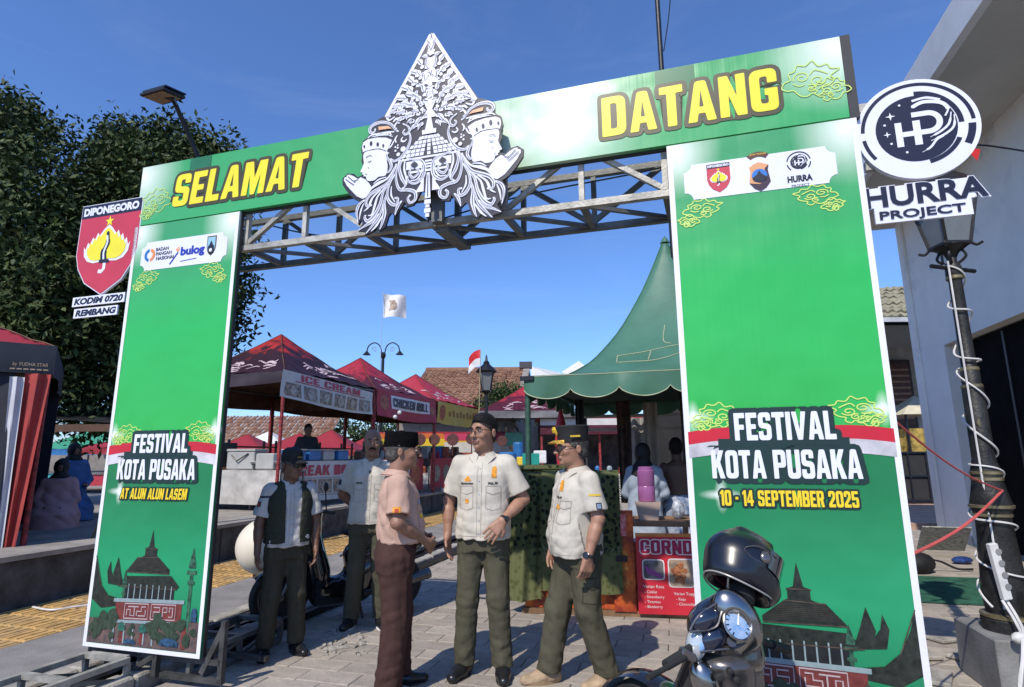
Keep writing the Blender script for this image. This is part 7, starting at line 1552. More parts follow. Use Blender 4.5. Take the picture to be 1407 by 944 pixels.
    for nm, g_, sl_, m_ in (([('hair', .0075, .50, P['hair']), ('short_side_hair', .0022, 1.12, M_stub)] if P.get('fade') else [('hair', P.get('hair_th', .007), 1.12, P['hair'])]) if P.get('hair') else []):
        hv = Vol(hd((0, 0, 0)) - .15, hd((0, 0, 0)) + .16, .0042 if P.get('fade') else .005)
        hv.ell(hd((0, .016, .034)), S_((.079 + g_ * .5, .101 + g_ * .8, .090 + g_ * 1.4)), .0, R=HRn)
        if sl_ > 1: hv.ell(hd((0, .048, -.03)), S_((.066 + g_ * .5, .056 + g_ * .5, .058)), .02, R=HRn)
        else: hv.ell(hd((.004, -.022, .080)), S_((.052, .062, .044)), .02, R=HRn)
        hv.folds(.0045 * min(1, g_ / .012) ** 1.5, 5, 120, 130, 6); nrm = HRn @ np.array([0, -sl_, -1.0]); hv.cut(hd((0, -.090, P.get('hairline', .075))), nrm)
        if sl_ > 1: hv.cut(hd((0, 0, -.072)), HRn @ np.array([0, 0, -1.]))
        else: 
            for s_ in (-1, 1): hv.cut(hd((s_ * .050, -.072, .085)), HRn @ np.array([s_ * 1., -1., -.55]))
        for s_ in (-1, 1): hv.ell(hd((s_ * .084, .016, -.022)), S_((.012, .017, .032)), .003, 's', R=HRn)
        hv.part(nm, m_, t)
    if P.get('moustache'): part('moustache', MB().tube([HT((-.030, -.086, -.062)), HT((-.018, -.098, -.050)), HT((0, -.1035, -.046)), HT((.018, -.098, -.050)), HT((.030, -.086, -.062))], [.003, .008 * k, .0075 * k, .008 * k, .003], 8), M_hair, t, smooth=True)
    if P.get('glasses'):
        g_ = MB(); dkg = P['glasses'] == 'sun'; gl = part('glasses', MB().tube([HT((-.075, .01, .008)), HT((-.068, -.085, .014))], .0024, 5).tube([HT((.075, .01, .008)), HT((.068, -.085, .014))], .0024, 5).tube([HT((-.008, -.112, .010)), HT((.008, -.112, .010))], .0026, 5), M_lens, t)
        for s_ in (-1, 1):
            ring = [HT((s_ * .036 + .028 * math.copysign(abs(math.cos(a)) ** .7, math.cos(a)), -.108 + .5 * (abs(s_ * .036 + .028 * math.cos(a)) ** 2) * 8, .004 + .0185 * math.copysign(abs(math.sin(a)) ** .7, math.sin(a)))) for a in [2 * PI * i / 20 for i in range(20)]]
            part('frame', MB().tube(ring, .0019 if not dkg else .004, 5, closed=True), M_lens, gl)
            if dkg: part('lens', MB().add(ring, [tuple(range(20))]), M_lens, gl)
    # -- trousers
    if P.get('trousers'):
        T = Vol((-.30 * k, -.34 * k, .04), (.30 * k, .34 * k, 1.04 * k), .0075); w = P.get('leg_w', 1.0)
        T.loft([(z * k, a * k, b * k, 0, y * k) for z, a, b, y in ((.80, .155, .115, .012), (.90, .165, .125, .012), (1.0, .155, .118, .0), (1.02, .15, .114, 0))], .02)
        for s_, (kn, an, fy) in zip((-1, 1), L):
            hip = S_((s_ * .083, .012, .86)); kn_, an_ = S_(kn), S_(an) + np.array([0, .004, -.0]); T.cap(hip, kn_, .094 * k * w, .073 * k * w, .035); T.cap(kn_, an_, .073 * k * w, .066 * k * w, .02)
        T.folds(.007, P.get('seed', 1), 34, 30, 6, [(0, 2.2), (.14, 1.4), (.3, .5), (.5, 1.0), (.62, .4), (.8, .8), (1.0, .3)]); T.folds(.004, 41, 5, 60, 3); T.cut((0, 0, .075), (0, 0, -1))
        tr = T.part('trousers', P['trousers'], t); TB_ = BVHTree.FromPolygons(T.VQ[0].tolist(), T.VQ[1].tolist())
        if P.get('belt'): part('belt', MB().lathe([(.155, 0), (.158, .004), (.158, .034), (.155, .038)], Vector((0, .0, .975)) * k, 32, sx=k * 1.02, sy=k * .77), M_dkp, t, smooth=True)
    # -- shoes
    for s_, (kn, an, fy) in zip((-1, 1), L):
        an_ = S_(an); R = np.array(Matrix.Rotation(math.radians(fy), 3, 'Z')); f = lambda p: (an_[0], an_[1], 0) + R @ (np.array(p, float) * k); sv = Vol((an_[0] - .22, an_[1] - .26, -.002), (an_[0] + .22, an_[1] + .2, .24), .0065); bt = P.get('boots')
        sv.cap(f((0, .045, .042)), f((0, -.06, .045)), .040 * k, .044 * k, .01); sv.cap(f((0, -.06, .042)), f((0, -.155, .034)), .046 * k, .036 * k, .03, fl=(.95, .95, 1.15)); sv.cap(f((0, .02, .05)), f((0, .012, .15 if bt else .095)), .044 * k, .046 * k, .025)
        if bt: sv.folds(.004, 3, 60, 40, 4)
        so = sv.part('boot' if bt else 'shoe', P['shoes'], t); z2 = .026 if bt else .016
        outl = [f((.047 * math.cos(a) * (1.0 if math.sin(a) > 0 else 1.06), -.05 - .125 * -math.sin(a) * 1.0, 0)) for a in [2 * PI * i / 24 for i in range(24)]]
        part('sole', MB().add([(p[0], p[1], .001) for p in outl] + [(p[0], p[1], z2) for p in outl], [tuple(range(23, -1, -1)), tuple(range(24, 48))] + [(i, (i + 1) % 24, 24 + (i + 1) % 24, 24 + i) for i in range(24)]), P.get('sole', M_dkp), so)
        if bt:
            for i in range(4): part('lace', MB().tube([f((-.022, -.03 - .016 * i, .125 - .020 * i)), f((.022, -.036 - .016 * i, .122 - .020 * i))], .004, 5), P.get('lace', P['sole']), so)
    # -- shirt
    SB = None
    if P.get('shirt'):
        hem = P.get('hem', .86); C_ = Vol((-.36 * k, -.32 * k, (hem - .03) * k), (.36 * k, .30 * k, 1.50 * k), .0062); tuck = P.get('tuck')
        w0 = .160 if tuck else .186; d0 = .122 if tuck else .138 + big * .5
        C_.loft([(z * k, a * k, b * k, 0, (y + lean * f_) * k) for z, a, b, y, f_ in ((hem, w0, d0, -big * .3, 0), (.98, w0 + (.015 if tuck else 0), d0 + .004 + big * .4, -big * .6, .1), (1.08, .180, .128 + big * .6, -big * .6, .3), (1.2, .180, .126 + big * .2, -big * .2, .5), (1.30, .180, .122, 0, .7), (1.36, .155, .102, .006, .9), (1.405, .10, .078, .012, 1), (1.44, .062, .062, .014, 1))], .01, n=2.3)
        for i, (s_, (el, wr, fd, pn, curl, spread)) in enumerate(zip((-1, 1), A)):
            el = S_(el); e2 = sh[i] + (el - sh[i]) * P.get('sleeve', .80); C_.cap(S_((s_ * .05, .014 + lean * .9, 1.395)), sh[i], .050 * k, .058 * k, .02); C_.cap(sh[i] + np.array([0, 0, .004]), e2, .060 * k, .074 * k, .028)
        C_.folds(.004, 31, 6, 44, 3); C_.folds(.0065, P.get('seed', 1) + 9, 30, 30, 7, [(.8, 1.3), (1.0, 1.2), (1.2, .7), (1.3, .4), (1.45, .2)])
        for i, (s_, (el, wr, fd, pn, curl, spread)) in enumerate(zip((-1, 1), A)):
            el = S_(el); dn = (el - sh[i]) / np.linalg.norm(el - sh[i]); e2 = sh[i] + (el - sh[i]) * P.get('sleeve', .80)
            # trim the sleeve end only near the arm, then hollow it
            X, Y, Z = np.meshgrid(*C_.ax, indexing='ij', sparse=True); pl = (X - e2[0]) * dn[0] + (Y - e2[1]) * dn[1] + (Z - e2[2]) * dn[2]
            qx, qy, qz = X - e2[0], Y - e2[1], Z - e2[2]; rad = np.sqrt(np.maximum(0, qx ** 2 + qy ** 2 + qz ** 2 - pl ** 2)); outx = (X * s_ > (.175 * k)) & (rad < .12) & (pl > 0)
            C_.F = np.where(outx, np.maximum(C_.F, pl), C_.F).astype(np.float32); C_.cap(e2 - dn * .05, e2 + dn * .05, .058 * k, .062 * k, .004, 's')
        C_.cap(S_((0, .012 + lean, 1.40)), S_((0, -.01 + lean, 1.55)), .060 * k, .075 * k, .006, 's')
        if not tuck: C_.ell(S_((0, 0, hem - .02)), S_((w0 - .012, d0 - .012, .05)), .004, 's')
        sho = C_.part('shirt', P['shirt'], t); SB = BVHTree.FromPolygons(C_.VQ[0].tolist(), C_.VQ[1].tolist())
        # collar
        cm = MB(); n = 30; cy = (.012 + lean) * k
        def col(a, b):
            ph = math.radians(-158 + 316 * a); r0 = .067 + .036 * b + .004 * math.cos(ph); z = 1.468 - .040 * b - .030 * (abs(a - .5) * 2) ** 2.2; pt = .045 * max(0, abs(a - .5) * 2 - .78) / .22 * b
            return Vector((r0 * math.sin(ph) * k * 1.02, cy - -r0 * math.cos(ph) * k - .012 * k * (abs(a - .5) * 2), (z - pt) * k))
        cm.grid(lambda a, b: col(a, 1 - b), n, 4).grid(lambda a, b: col(a, 1 - b) - Vector((0, 0, .006)), n, 4); cm.grid(lambda a, b: Vector((col(a, 0).x, col(a, 0).y, (1.462 - .030 * (abs(a - .5) * 2) ** 2.2 - .055 * b) * k)), n, 3)
        cl_ = part('collar', cm, P['shirt'], t, smooth=True); part('collar_stitch', MB().tube([col(i / 30, 1) + Vector((0, -.001, .003)) for i in range(31)], .0022, 5), P['seam'], cl_)
    def decal(name, az, fn, m, lift=.0025, bvh=None, x0=0, z0=0, tilt=0):
        """flat motif laid on the cloth from direction az (0 front, +90 person's left side)"""
        ink = Ink(0, .0002, 10); fn(ink); a = math.radians(az); R = Matrix.Rotation(a, 3, 'Z'); out = []; ct, st_ = math.cos(tilt), math.sin(tilt)
        for x, y, z in ink.mb.v:
            x, z = x * ct - z * st_ + x0, x * st_ + z * ct + z0; o_ = R @ Vector((x * k, -.6, z * k)); hit = (bvh or SB).ray_cast(o_, R @ Vector((0, 1, 0)))
            out.append(hit[0] - R @ Vector((0, lift - y, 0)) if hit[0] else R @ Vector((x * k, -.13 * k, z * k)))
        ink.mb.v = out; return part(name, ink.mb, m, t)
    def gridrect(ink, x0, z0, x1, z1, n=4):
        y = ink._y(); vs = [(x0 + (x1 - x0) * i / n, y, z0 + (z1 - z0) * j / n) for j in range(n + 1) for i in range(n + 1)]
        ink.mb.add(vs, [(j * (n + 1) + i, j * (n + 1) + i + 1, (j + 1) * (n + 1) + i + 1, (j + 1) * (n + 1) + i) for j in range(n) for i in range(n)])
    def path(ink, pts, w, sub=10):
        P_ = []
        for a, b in zip(pts[:-1], pts[1:]):
            for i in range(sub): P_.append((a[0] + (b[0] - a[0]) * i / sub, a[1] + (b[1] - a[1]) * i / sub))
        P_.append(pts[-1]); ink.line(P_, w)
    if P.get('shirt') and not P.get('plain'):
        sm = P['seam']; hem = P.get('hem', .86)
        def seams(ink):
            path(ink, [(.014, 1.38), (.014, hem + .01)], .0035, 30); path(ink, [(-.016, 1.36), (-.016, hem + .01)], .0025, 30)
            for s_ in (-1, 1):
                a, b = s_ * .045, s_ * .140; path(ink, [(a, 1.225), (b, 1.225)], .003); path(ink, [(a, 1.225), (a, 1.185), ((a + b) / 2, 1.170), (b, 1.185), (b, 1.225)], .004); path(ink, [(a, 1.18), (a, 1.08), ((a + b) / 2, 1.068), (b, 1.08), (b, 1.18)], .003)
        decal('seams', 0, seams, sm); decal('buttons', 0, lambda ink: [ink.disc(.0, 1.34 - .085 * i, .0055, n=8) for i in range(6)], M_gl)
        for nm, az, x, z, fn, m_ in P.get('patches', ()): decal(nm, az, lambda ink: fn(ink, gridrect), m_, .0035, None, x, z)
        decal('hem_line', 0, lambda ink: path(ink, [(-.15, hem + .02), (.15, hem + .02)], .0025, 20), sm)
    if P.get('trousers') and P.get('pocket'):
        for s_ in (-1, 1): decal('pocket_flap', s_ * 90, lambda ink: (path(ink, [(-.05, .72), (.05, .72)], .005), path(ink, [(-.05, .66), (0, .65), (.05, .66)], .005), path(ink, [(-.05, .66), (-.05, .56), (.05, .56), (.05, .66)], .004)), P['pocket'], .003, TB_)
    for w_ in P.get('watch', ()):
        i = 0 if w_ < 0 else 1; el, wr = Vector(S_(A[i][0])), Vector(S_(A[i][1])); d = (wr - el).normalized(); c = wr - d * .012
        q = d.to_track_quat('Z', 'Y').to_matrix(); wo = part('watch', MB().lathe([(.030, -.010), (.0335, -.008), (.0335, .008), (.030, .010)], c, 18, q, sx=k, sy=k), M_dkp, t, smooth=True); pf_ = Vector((.5 * w_, -.85, 0)); pf_ = (pf_ - d * pf_.dot(d)).normalized(); part('watch_face', MB().lathe([(.019, -.004), (.020, .004), (.015, .006)], c + pf_ * .034 * k, 16, pf_.to_track_quat('Z', 'Y').to_matrix()), mat('watch_glass', (.03, .035, .05), .15, .3), wo, smooth=True)
    return t, dict(k=k, HT=HT, HM=HM, decal=decal, SB=SB, hd=hd, HRn=HRn, S=S_, sh=sh)
M_cream = clothmat('cream_shirt', (.56, .52, .45)); M_cseam = clothmat('cream_seam_cloth', (.40, .36, .30)); M_pink = clothmat('pinkish_shirt', (.54, .355, .28)); M_pseam = clothmat('pink_seam_cloth', (.40, .25, .20))
M_olive = clothmat('olive_trousers', (.085, .080, .055), .5); M_oseam = clothmat('olive_seam', (.05, .047, .032)); M_brown = clothmat('brown_trousers', (.065, .033, .028), .5); M_ink = mat('tape_ink', (.03, .03, .03), .8)
M_bkl = mat('black_shoe', (.014, .014, .015), .3, 0, .2, 8); M_tan = mat('tan_suede', (.46, .33, .21), .9, 0, .2, 12, .4, 60); M_tanl = mat('tan_lace', (.34, .23, .13), .9)
M_s1 = skinmat('skin_warm', (.36, .19, .125)); M_s2 = skinmat('skin_tan', (.28, .145, .095)); M_s3 = skinmat('skin_deep', (.19, .095, .06))
ST = ((-.105, -.015, .49), (-.125, .01, .08), 12), ((.105, -.015, .49), (.125, .01, .08), -12)
ST = (((-.105, -.02, .49), (-.13, .01, .08), -14), ((.105, -.02, .49), (.13, .01, .08), 14))
tape = lambda w=.075: (lambda ink, gr_: gr_(ink, -w / 2, -.008, w / 2, .008))
def word(t_, h=.012, w=None): return lambda ink, gr_: ink.font(t_, 0, 0, h, w=w, fat=.0012, align='C')
def flower(ink, gr_):
    ink.disc(0, .004, .014, .018, n=10); ink.disc(-.016, -.004, .009, n=8); ink.disc(.016, -.004, .009, n=8)
def tallpatch(ink, gr_): gr_(ink, -.016, -.030, .016, .030); ink.disc(0, .03, .016, n=8)
def badge(ink, gr_): gr_(ink, -.018, -.022, .018, .022)
def badge_in(ink, gr_): gr_(ink, -.012, -.014, .012, .014)
def shieldp(ink, gr_): gr_(ink, -.024, -.01, .024, .026); ink.poly([(-.024, -.01), (0, -.03), (.024, -.01)])
M_skyp = mat('patch_sky', (.30, .42, .62), .8, 0, .3, 60); M_redp = mat('patch_red', (.45, .06, .03), .8); M_yp = mat('patch_yellow', (.75, .50, .05), .8)
# 1 - man with glasses facing the camera
armsA = [((-.255, .03, 1.12), (-.245, -.03, .885), (.10, -.25, -1), (1, -.2, 0), .25, .0), ((.275, .04, 1.13), (.165, -.165, 1.005), (-.62, -.25, -.72), (-.2, .95, -.3), .22, .35)]
person('bespectacled man with short black hair in a cream POL PP uniform shirt facing the camera', (-.21, 4.26, 0), math.radians(-10), 1.745, dict(skin=M_s1, head_yaw=-24, head_pitch=1, arms=armsA, thumb=(1, 1), res=.0048, legs=ST, hair=M_hair, fade=True, hairline=.074, glasses='clear', trousers=M_olive, pocket=M_oseam, shirt=M_cream, seam=M_cseam, hem=.88, shoes=M_bkl, seed=3, watch=(1,),
    patches=[('chest_emblem', 0, -.085, 1.268, flower, M_orange), ('name_tape', 0, -.09, 1.235, word('GUNAWAN'), M_ink), ('unit_tape', 0, .092, 1.235, word('POL PP', .014), M_ink), ('rank_patch', 0, .098, 1.31, tallpatch, M_orange), ('pocket_badge', 0, -.088, 1.125, badge_in, M_orange), ('sleeve_patch', -55, -.14, 1.22, badge_in, M_redp)]))
# 2 - man in the peaked cap, seen from his left
armsB = [((-.235, .02, 1.11), (-.20, -.07, .87), (.1, -.2, -1), (1, 0, 0), .4, 0), ((.225, .035, 1.11), (.235, -.055, .865), (.0, -.16, -1), (-1, -.1, 0), .45, 0)]
stride = (((-.09, -.10, .48), (-.10, -.17, .10), -6), ((.09, .02, .49), (.10, .13, .10), 10))
t5, I5 = person('man in tall black peaked cap and tan boots standing in profile before the green rug', (.43, 4.12, 0), math.radians(-68), 1.615, dict(skin=M_s1, head_yaw=-6, head_pitch=2, arms=armsB, thumb=(-1, 1), res=.0048, legs=stride, hair=M_grey, hair_th=.006, hairline=.085, glasses='clear', trousers=M_olive, pocket=M_oseam, shirt=M_cream, seam=M_cseam, hem=.85, belly=.03, boots=True, shoes=M_tan, sole=M_tanl, seed=11, watch=(1,), leg_w=1.1,
    patches=[('unit_tape', 25, -.03, 1.24, word('POL PP', .013), M_ink), ('rank_patch', 40, -.05, 1.32, tallpatch, M_orange), ('pocket_badge', 28, -.04, 1.18, flower, M_orange), ('sleeve_title', 92, -.01, 1.272, lambda ink, gr_: gr_(ink, -.034, -.007, .034, .007), M_yp), ('sleeve_badge', 92, .0, 1.20, badge, M_patchdk), ('sleeve_badge', 92, 0, 1.20, lambda ink, gr_: (ink._y(), ink._y(), ink._y(), badge_in(ink, gr_)), M_skyp)]))
def peaked(t, I):
    HT, HM, k = I['HT'], I['HM'], I['k']; M_capk = mat('cap_black', (.012, .012, .013), .75, 0, .2, 12, .3, 60)
    c = part('cap', MB().lathe([(.094, .042), (.096, .055), (.096, .100), (.101, .140), (.103, .150), (.094, .159), (.001, .161)], HT((0, .012, .0)), 28, HM, k * .90, k * 1.13), M_capk, t, smooth=True)
    part('side_lettering', MB().box(HT((.0915, -.01, .080)), (.004, .070 * k, .012), M=HM), M_yp, c)
    def vis(a, b): x = -.072 + .144 * a; q = 1 - (abs(x) / .072) ** 2; return HT((x, -.078 - .035 * q ** .5 - .045 * b * q ** .5, .052 - .016 * b + .0 * q))
    part('visor', MB().grid(lambda a, b: vis(a, b) + HM @ Vector((0, 0, .004)), 14, 4).grid(lambda a, b: vis(1 - a, b) - HM @ Vector((0, 0, .003)), 14, 4), mat('gold_braid', (.70, .42, .03), .5, .2, .3, 60), c, smooth=True)
    part('cap_badge', MB().ball(HT((0, -.098, .100)), (.016 * k, .006, .020 * k), 10, 6, HM), mat('gold_braid', (.70, .42, .03), .5), c)
peaked(t5, I5); t5.scale = (1.12, 1.08, 1)
# 3 - man in pinkish shirt with black cap, back three quarters to us
armsC = [((-.245, .015, 1.12), (-.085, -.185, .965), (.62, -.42, -.42), (.5, .6, .2), .5, 0), ((.245, .0, 1.12), (.085, -.195, .975), (-.75, -.2, -.35), (-.3, .8, .2), .6, 0)]
t3, I3 = person('man in pinkish scout style shirt, brown trousers and black velvet cap standing in profile', (-.765, 4.0, 0), math.radians(104), 1.60, dict(skin=M_s2, head_yaw=-4, head_pitch=2, arms=armsC, thumb=(1, -1), legs=(((-.1, 0, .49), (-.11, .03, .08), -8), ((.1, -.03, .49), (.11, -.04, .08), 8)), hair=M_grey, hair_th=.005, hairline=.07, trousers=M_brown, pocket=None, belt=True, shirt=M_pink, seam=M_pseam, tuck=True, hem=.965, belly=.035, shoes=M_bkl, seed=5, leg_w=1.13,
    patches=[('sleeve_patch', -95, .0, 1.20, shieldp, M_orange), ('sleeve_patch', -95, .0, 1.20, lambda ink, gr_: (ink._y(), ink._y(), ink._y(), badge_in(ink, gr_)), M_redp), ('round_badge', -40, .0, 1.24, lambda ink, gr_: ink.disc(0, 0, .02, n=12), M_skyp), ('round_badge', -40, .0, 1.15, lambda ink, gr_: ink.disc(0, 0, .018, n=12), M_yp)]))
t3.scale = (1.08, 1.10, 1)
part('velvet_cap', MB().lathe([(.095, .026), (.096, .028), (.093, .122), (.090, .130), (.065, .120), (.001, .116)], I3['HT']((0, .014, .0)), 32, I3['HM'], I3['k'] * .86, I3['k'] * 1.16).ball(I3['HT']((0, .014, .122)), (.022, .03, .018), 10, 6, I3['HM']), mat('velvet_black', (.005, .005, .006), .95, 0, .3, 20, .3, 60, spec=.1), t3, smooth=True)
# 4 - bald man
armsD = [((-.262, .06, 1.13), (-.12, .165, .98), (.8, .3, -.3), (0, -1, 0), .4, 0), ((.262, .06, 1.13), (.12, .175, .98), (-.8, .3, -.3), (0, -1, 0), .4, 0)]
t4, I4 = person('bald man with a black moustache in a cream uniform shirt, hands behind his back', (-1.30, 5.46, 0), math.radians(6), 1.70, dict(skin=M_s2, head_yaw=8, head_pitch=0, arms=armsD, legs=ST, moustache=True, trousers=M_olive, shirt=M_cream, seam=M_cseam, hem=.88, shoes=M_bkl, sole=MATS['flag_white'], seed=8,
    patches=[('name_tape', 0, -.09, 1.235, lambda ink, gr_: gr_(ink, -.03, -.005, .03, .005), M_ink), ('sleeve_patch', -60, -.13, 1.24, badge, M_patchdk)]))
I4['decal']('undershirt', 0, lambda ink: ink.poly([(-.05, 1.42), (0, 1.31), (.05, 1.42)]), M_blk2, .004)
# 5 - man in vest, cap and sunglasses
armsE = [((-.238, .02, 1.10), (-.245, -.03, .855), (.0, -.1, -1), (1, 0, 0), .4, 0), ((.238, .01, 1.10), (.235, -.06, .86), (0, -.15, -1), (-1, 0, 0), .4, 0)]
t1, I1 = person('man in black cap, sunglasses and dark green vest over a white shirt', (-1.76, 4.72, 0), math.radians(32), 1.50, dict(skin=M_s3, head_yaw=24, head_pitch=2, arms=armsE, thumb=(1, -1), legs=ST, hair=M_grey, hair_th=.005, glasses='sun', trousers=clothmat('dark_olive', (.06, .055, .04), .5), pocket=M_oseam, shirt=clothmat('white_shirt', (.56, .54, .52)), seam=M_cseam, hem=.90, shoes=M_bkl, seed=17,
    patches=[('sleeve_badge', -75, -.04, 1.26, badge, M_patchdk), ('sleeve_badge', -75, -.04, 1.26, lambda ink, gr_: (ink._y(), ink._y(), ink._y(), badge_in(ink, gr_)), M_redp), ('sleeve_band', -75, -.03, 1.32, lambda ink, gr_: gr_(ink, -.04, -.008, .04, .008), M_patchdk)]))
k = I1['k']; vv = Vol((-.28 * k, -.26 * k, .90 * k), (.28 * k, .26 * k, 1.50 * k), .007)
vv.loft([(z * k, a * k, b * k, 0, y * k) for z, a, b, y in ((.93, .198, .150, 0), (1.08, .196, .146, 0), (1.2, .196, .142, 0), (1.30, .196, .136, 0), (1.37, .168, .112, .006), (1.42, .10, .086, .012), (1.445, .07, .07, .014))], .01, n=2.3)
for s_ in (-1, 1): vv.cap((s_ * .05 * k, .012, 1.40 * k), (s_ * .155 * k, .012, 1.385 * k), .056 * k, .050 * k, .02); vv.cap((s_ * .235 * k, 0, 1.16 * k), (s_ * .222 * k, 0, 1.33 * k), .050 * k, .056 * k, .008, 's')
vv.folds(.005, 4, 22, 16, 5)
X, Y, Z = np.meshgrid(*vv.ax, indexing='ij', sparse=True); vv.F = np.maximum(vv.F, np.where(Y < -.04, .066 * k + .025 * (Z - 1.1) - np.abs(X - .01), -1)).astype(np.float32)
vv.cap((0, .012, 1.40 * k), (0, -.02, 1.56 * k), .068 * k, .09 * k, .006, 's'); vst = vv.part('vest', clothmat('vest_green', (.045, .048, .035), .5), t1)
VB = BVHTree.FromPolygons(vv.VQ[0].tolist(), vv.VQ[1].tolist())
for s_ in (-1, 1):
    for zz_ in (1.19, 1.02): I1['decal']('vest_pocket', 0, lambda ink: (ink.line([(s_ * .14 - .045, zz_), (s_ * .14 - .02, zz_), (s_ * .14 + .03, zz_)], .006), ink.line([(s_ * .14 - .045, zz_ - .035), (s_ * .14, zz_ - .038), (s_ * .14 + .03, zz_ - .035)], .004)), mat('vest_seam', (.02, .02, .016), .9), .003, VB)
HT, HM = I1['HT'], I1['HM']; M_capk = MATS['cap_black']
cp = part('cap', MB().lathe([(.093, .028), (.095, .035), (.095, .080), (.083, .115), (.048, .136), (.001, .141)], HT((0, .014, 0)), 26, HM, k * .92, k * 1.14), M_capk, t1, smooth=True)
def brim(a, b): x = -.066 + .132 * a; q = max(0, 1 - (abs(x) / .066) ** 2); return HT((x, -.070 - .028 * q ** .5 - .075 * b * q ** .4, .032 - .014 * b + .012 * q * (1 - b)))
part('brim', MB().grid(lambda a, b: brim(a, b) + HM @ Vector((0, 0, .004)), 14, 5).grid(lambda a, b: brim(1 - a, b) - HM @ Vector((0, 0, .002)), 14, 5), M_capk, cp, smooth=True); part('cap_logo', MB().box(HT((0, -.094, .066)), (.05, .004, .018), M=HM), M_gold2, cp)
# ---- people farther away
def simple_arms(z=.87): return [((-.24, .02, 1.10), (-.23, -.04, z), (0, -.1, -1), (1, 0, 0), .3, 0), ((.24, .02, 1.10), (.23, -.04, z), (0, -.1, -1), (-1, 0, 0), .3, 0)]
p = at_y(930, 640, 7.3); person('shirtless dark skinned man with his back turned inside the marquee', (p.x, 7.3, 0), math.radians(175), 1.66, dict(skin=mat('skin_dim', (.12, .06, .04), .55), bare=True, head_yaw=0, arms=simple_arms(), legs=ST, hair=M_hair, shoes=M_bkl, res=.009, seed=2))
t_sh = Vol((-.3, -.25, .45), (.3, .25, 1.02), .01); t_sh.loft([(.78, .16, .12, 0, 0), (.92, .17, .13, 0, 0), (.99, .155, .115, 0, 0)], .02)
for s_ in (-1, 1): t_sh.cap((s_ * .085, 0, .86), (s_ * .105, -.01, .50), .105, .10, .03)
t_sh.folds(.012, 3, 20, 25, 5); t_sh.part('shorts', mat('tie_dye', (.52, .55, .60), .85, 0, .5, 9, .2, 20, col2=(.08, .14, .28)), COL.objects['person.005'])
def draped_woman(label, loc, rz, H, cm, hm, sit=False, skin=M_s3):
    t = thing('person', label, 'person', loc, rz); v = Vol((-.45, -.55, .0), (.45, .45, H + .02), .011); z0 = H - 1.6
    b = Vol((-.3, -.4, .0), (.3, .3, H), .011); b.ell((0, -.01, H - .115), (.075, .09, .11), .02); b.cap((0, .01, H - .2), (0, .01, H - .5), .055, .12, .03); 
    for s_ in (-1, 1):
        b.cap((s_ * .15, 0, H - .33), (s_ * .22, -.06, H - .58), .05, .04, .03); b.cap((s_ * .22, -.06, H - .58), (s_ * .12, -.24, H - .66), .04, .026, .02)
        for j in range(4): b.cap((s_ * (.12 - .01 * j), -.24, H - .66 + .008 * j), (s_ * (.09 - .012 * j), -.31 + .01 * j, H - .67), .012, .009, .004)
    b.part('body', skin, t)
    if sit: v.loft([(.0, .30, .34, 0, -.08), (.2, .30, .32, 0, -.07), (.38, .22, .20, 0, -.02), (H - .45, .18, .14, 0, 0), (H - .3, .17, .12, 0, 0), (H - .24, .08, .07, 0, 0)], .03)
    else: v.loft([(.06, .25, .22, 0, 0), (.6, .22, .19, 0, 0), (H - .62, .18, .14, 0, 0), (H - .4, .19, .14, 0, 0), (H - .27, .16, .11, 0, 0), (H - .22, .08, .07, 0, 0)], .03)
    for s_ in (-1, 1): v.cap((s_ * .15, 0, H - .33), (s_ * .22, -.06, H - .58), .07, .065, .03); v.cap((s_ * .22, -.06, H - .58), (s_ * .13, -.2, H - .66), .06, .05, .02)
    v.folds(.014, 6, 12, 22, 5); v.part('robe', cm, t)
    h_ = Vol((-.3, -.3, H - .75), (.3, .35, H + .03), .009); h_.ell((0, .01, H - .105), (.092, .11, .125), .02); h_.loft([(H - .46, .12, .10, 0, .04), (H - .36, .15, .12, 0, .02), (H - .25, .12, .11, 0, .01), (H - .2, .08, .09, 0, .01)], .04); h_.ell((0, -.14, H - .125), (.055, .06, .075), .01, 's'); h_.folds(.007, 2, 22, 26, 4); h_.part('headscarf', hm, t); return t
p = at_y(884, 640, 7.15); draped_woman('woman in black headscarf and pale blue robe with her back turned inside the marquee', (p.x, 7.15, 0), math.radians(160), 1.60, mat('robe_blue', (.34, .40, .48), .8, 0, .1, 4), M_blk2)
p = at_y(100, 640, 9.6); draped_woman('seated woman in black headscarf and blue top left of the left pillar', (p.x, 9.6, PH), math.radians(60), 1.20, mat('blue_denim', (.06, .16, .38), .8, 0, .2, 6), M_blk2, True)
p = at_y(78, 690, 8.7); draped_woman('seated woman in pink top beside the red drape', (p.x, 8.7, PH - .02), math.radians(30), .96, mat('dusty_pink', (.50, .28, .28), .8, 0, .1, 4), M_blk2, True)
p = tl(s1, -.95, 1.9, PH); person('dark clothed seller standing behind the CREAK BO counter', p, math.radians(40), 1.66, dict(skin=M_s3, arms=simple_arms(.9), legs=ST, hair=M_hair, trousers=M_blk2, shirt=mat('shirt_black', (.03, .03, .035), .8), plain=True, shoes=M_bkl, res=.010, seed=7, seam=M_ink))
p = tl(s2_, -1.0, 1.5, PH); person('seller in dark shirt behind the BALLS counter', p, math.radians(30), 1.62, dict(skin=M_s3, arms=simple_arms(.9), legs=ST, hair=M_hair, trousers=M_blk2, shirt=mat('shirt_slate', (.07, .08, .10), .8), plain=True, shoes=M_bkl, res=.012, seed=9, seam=M_ink))
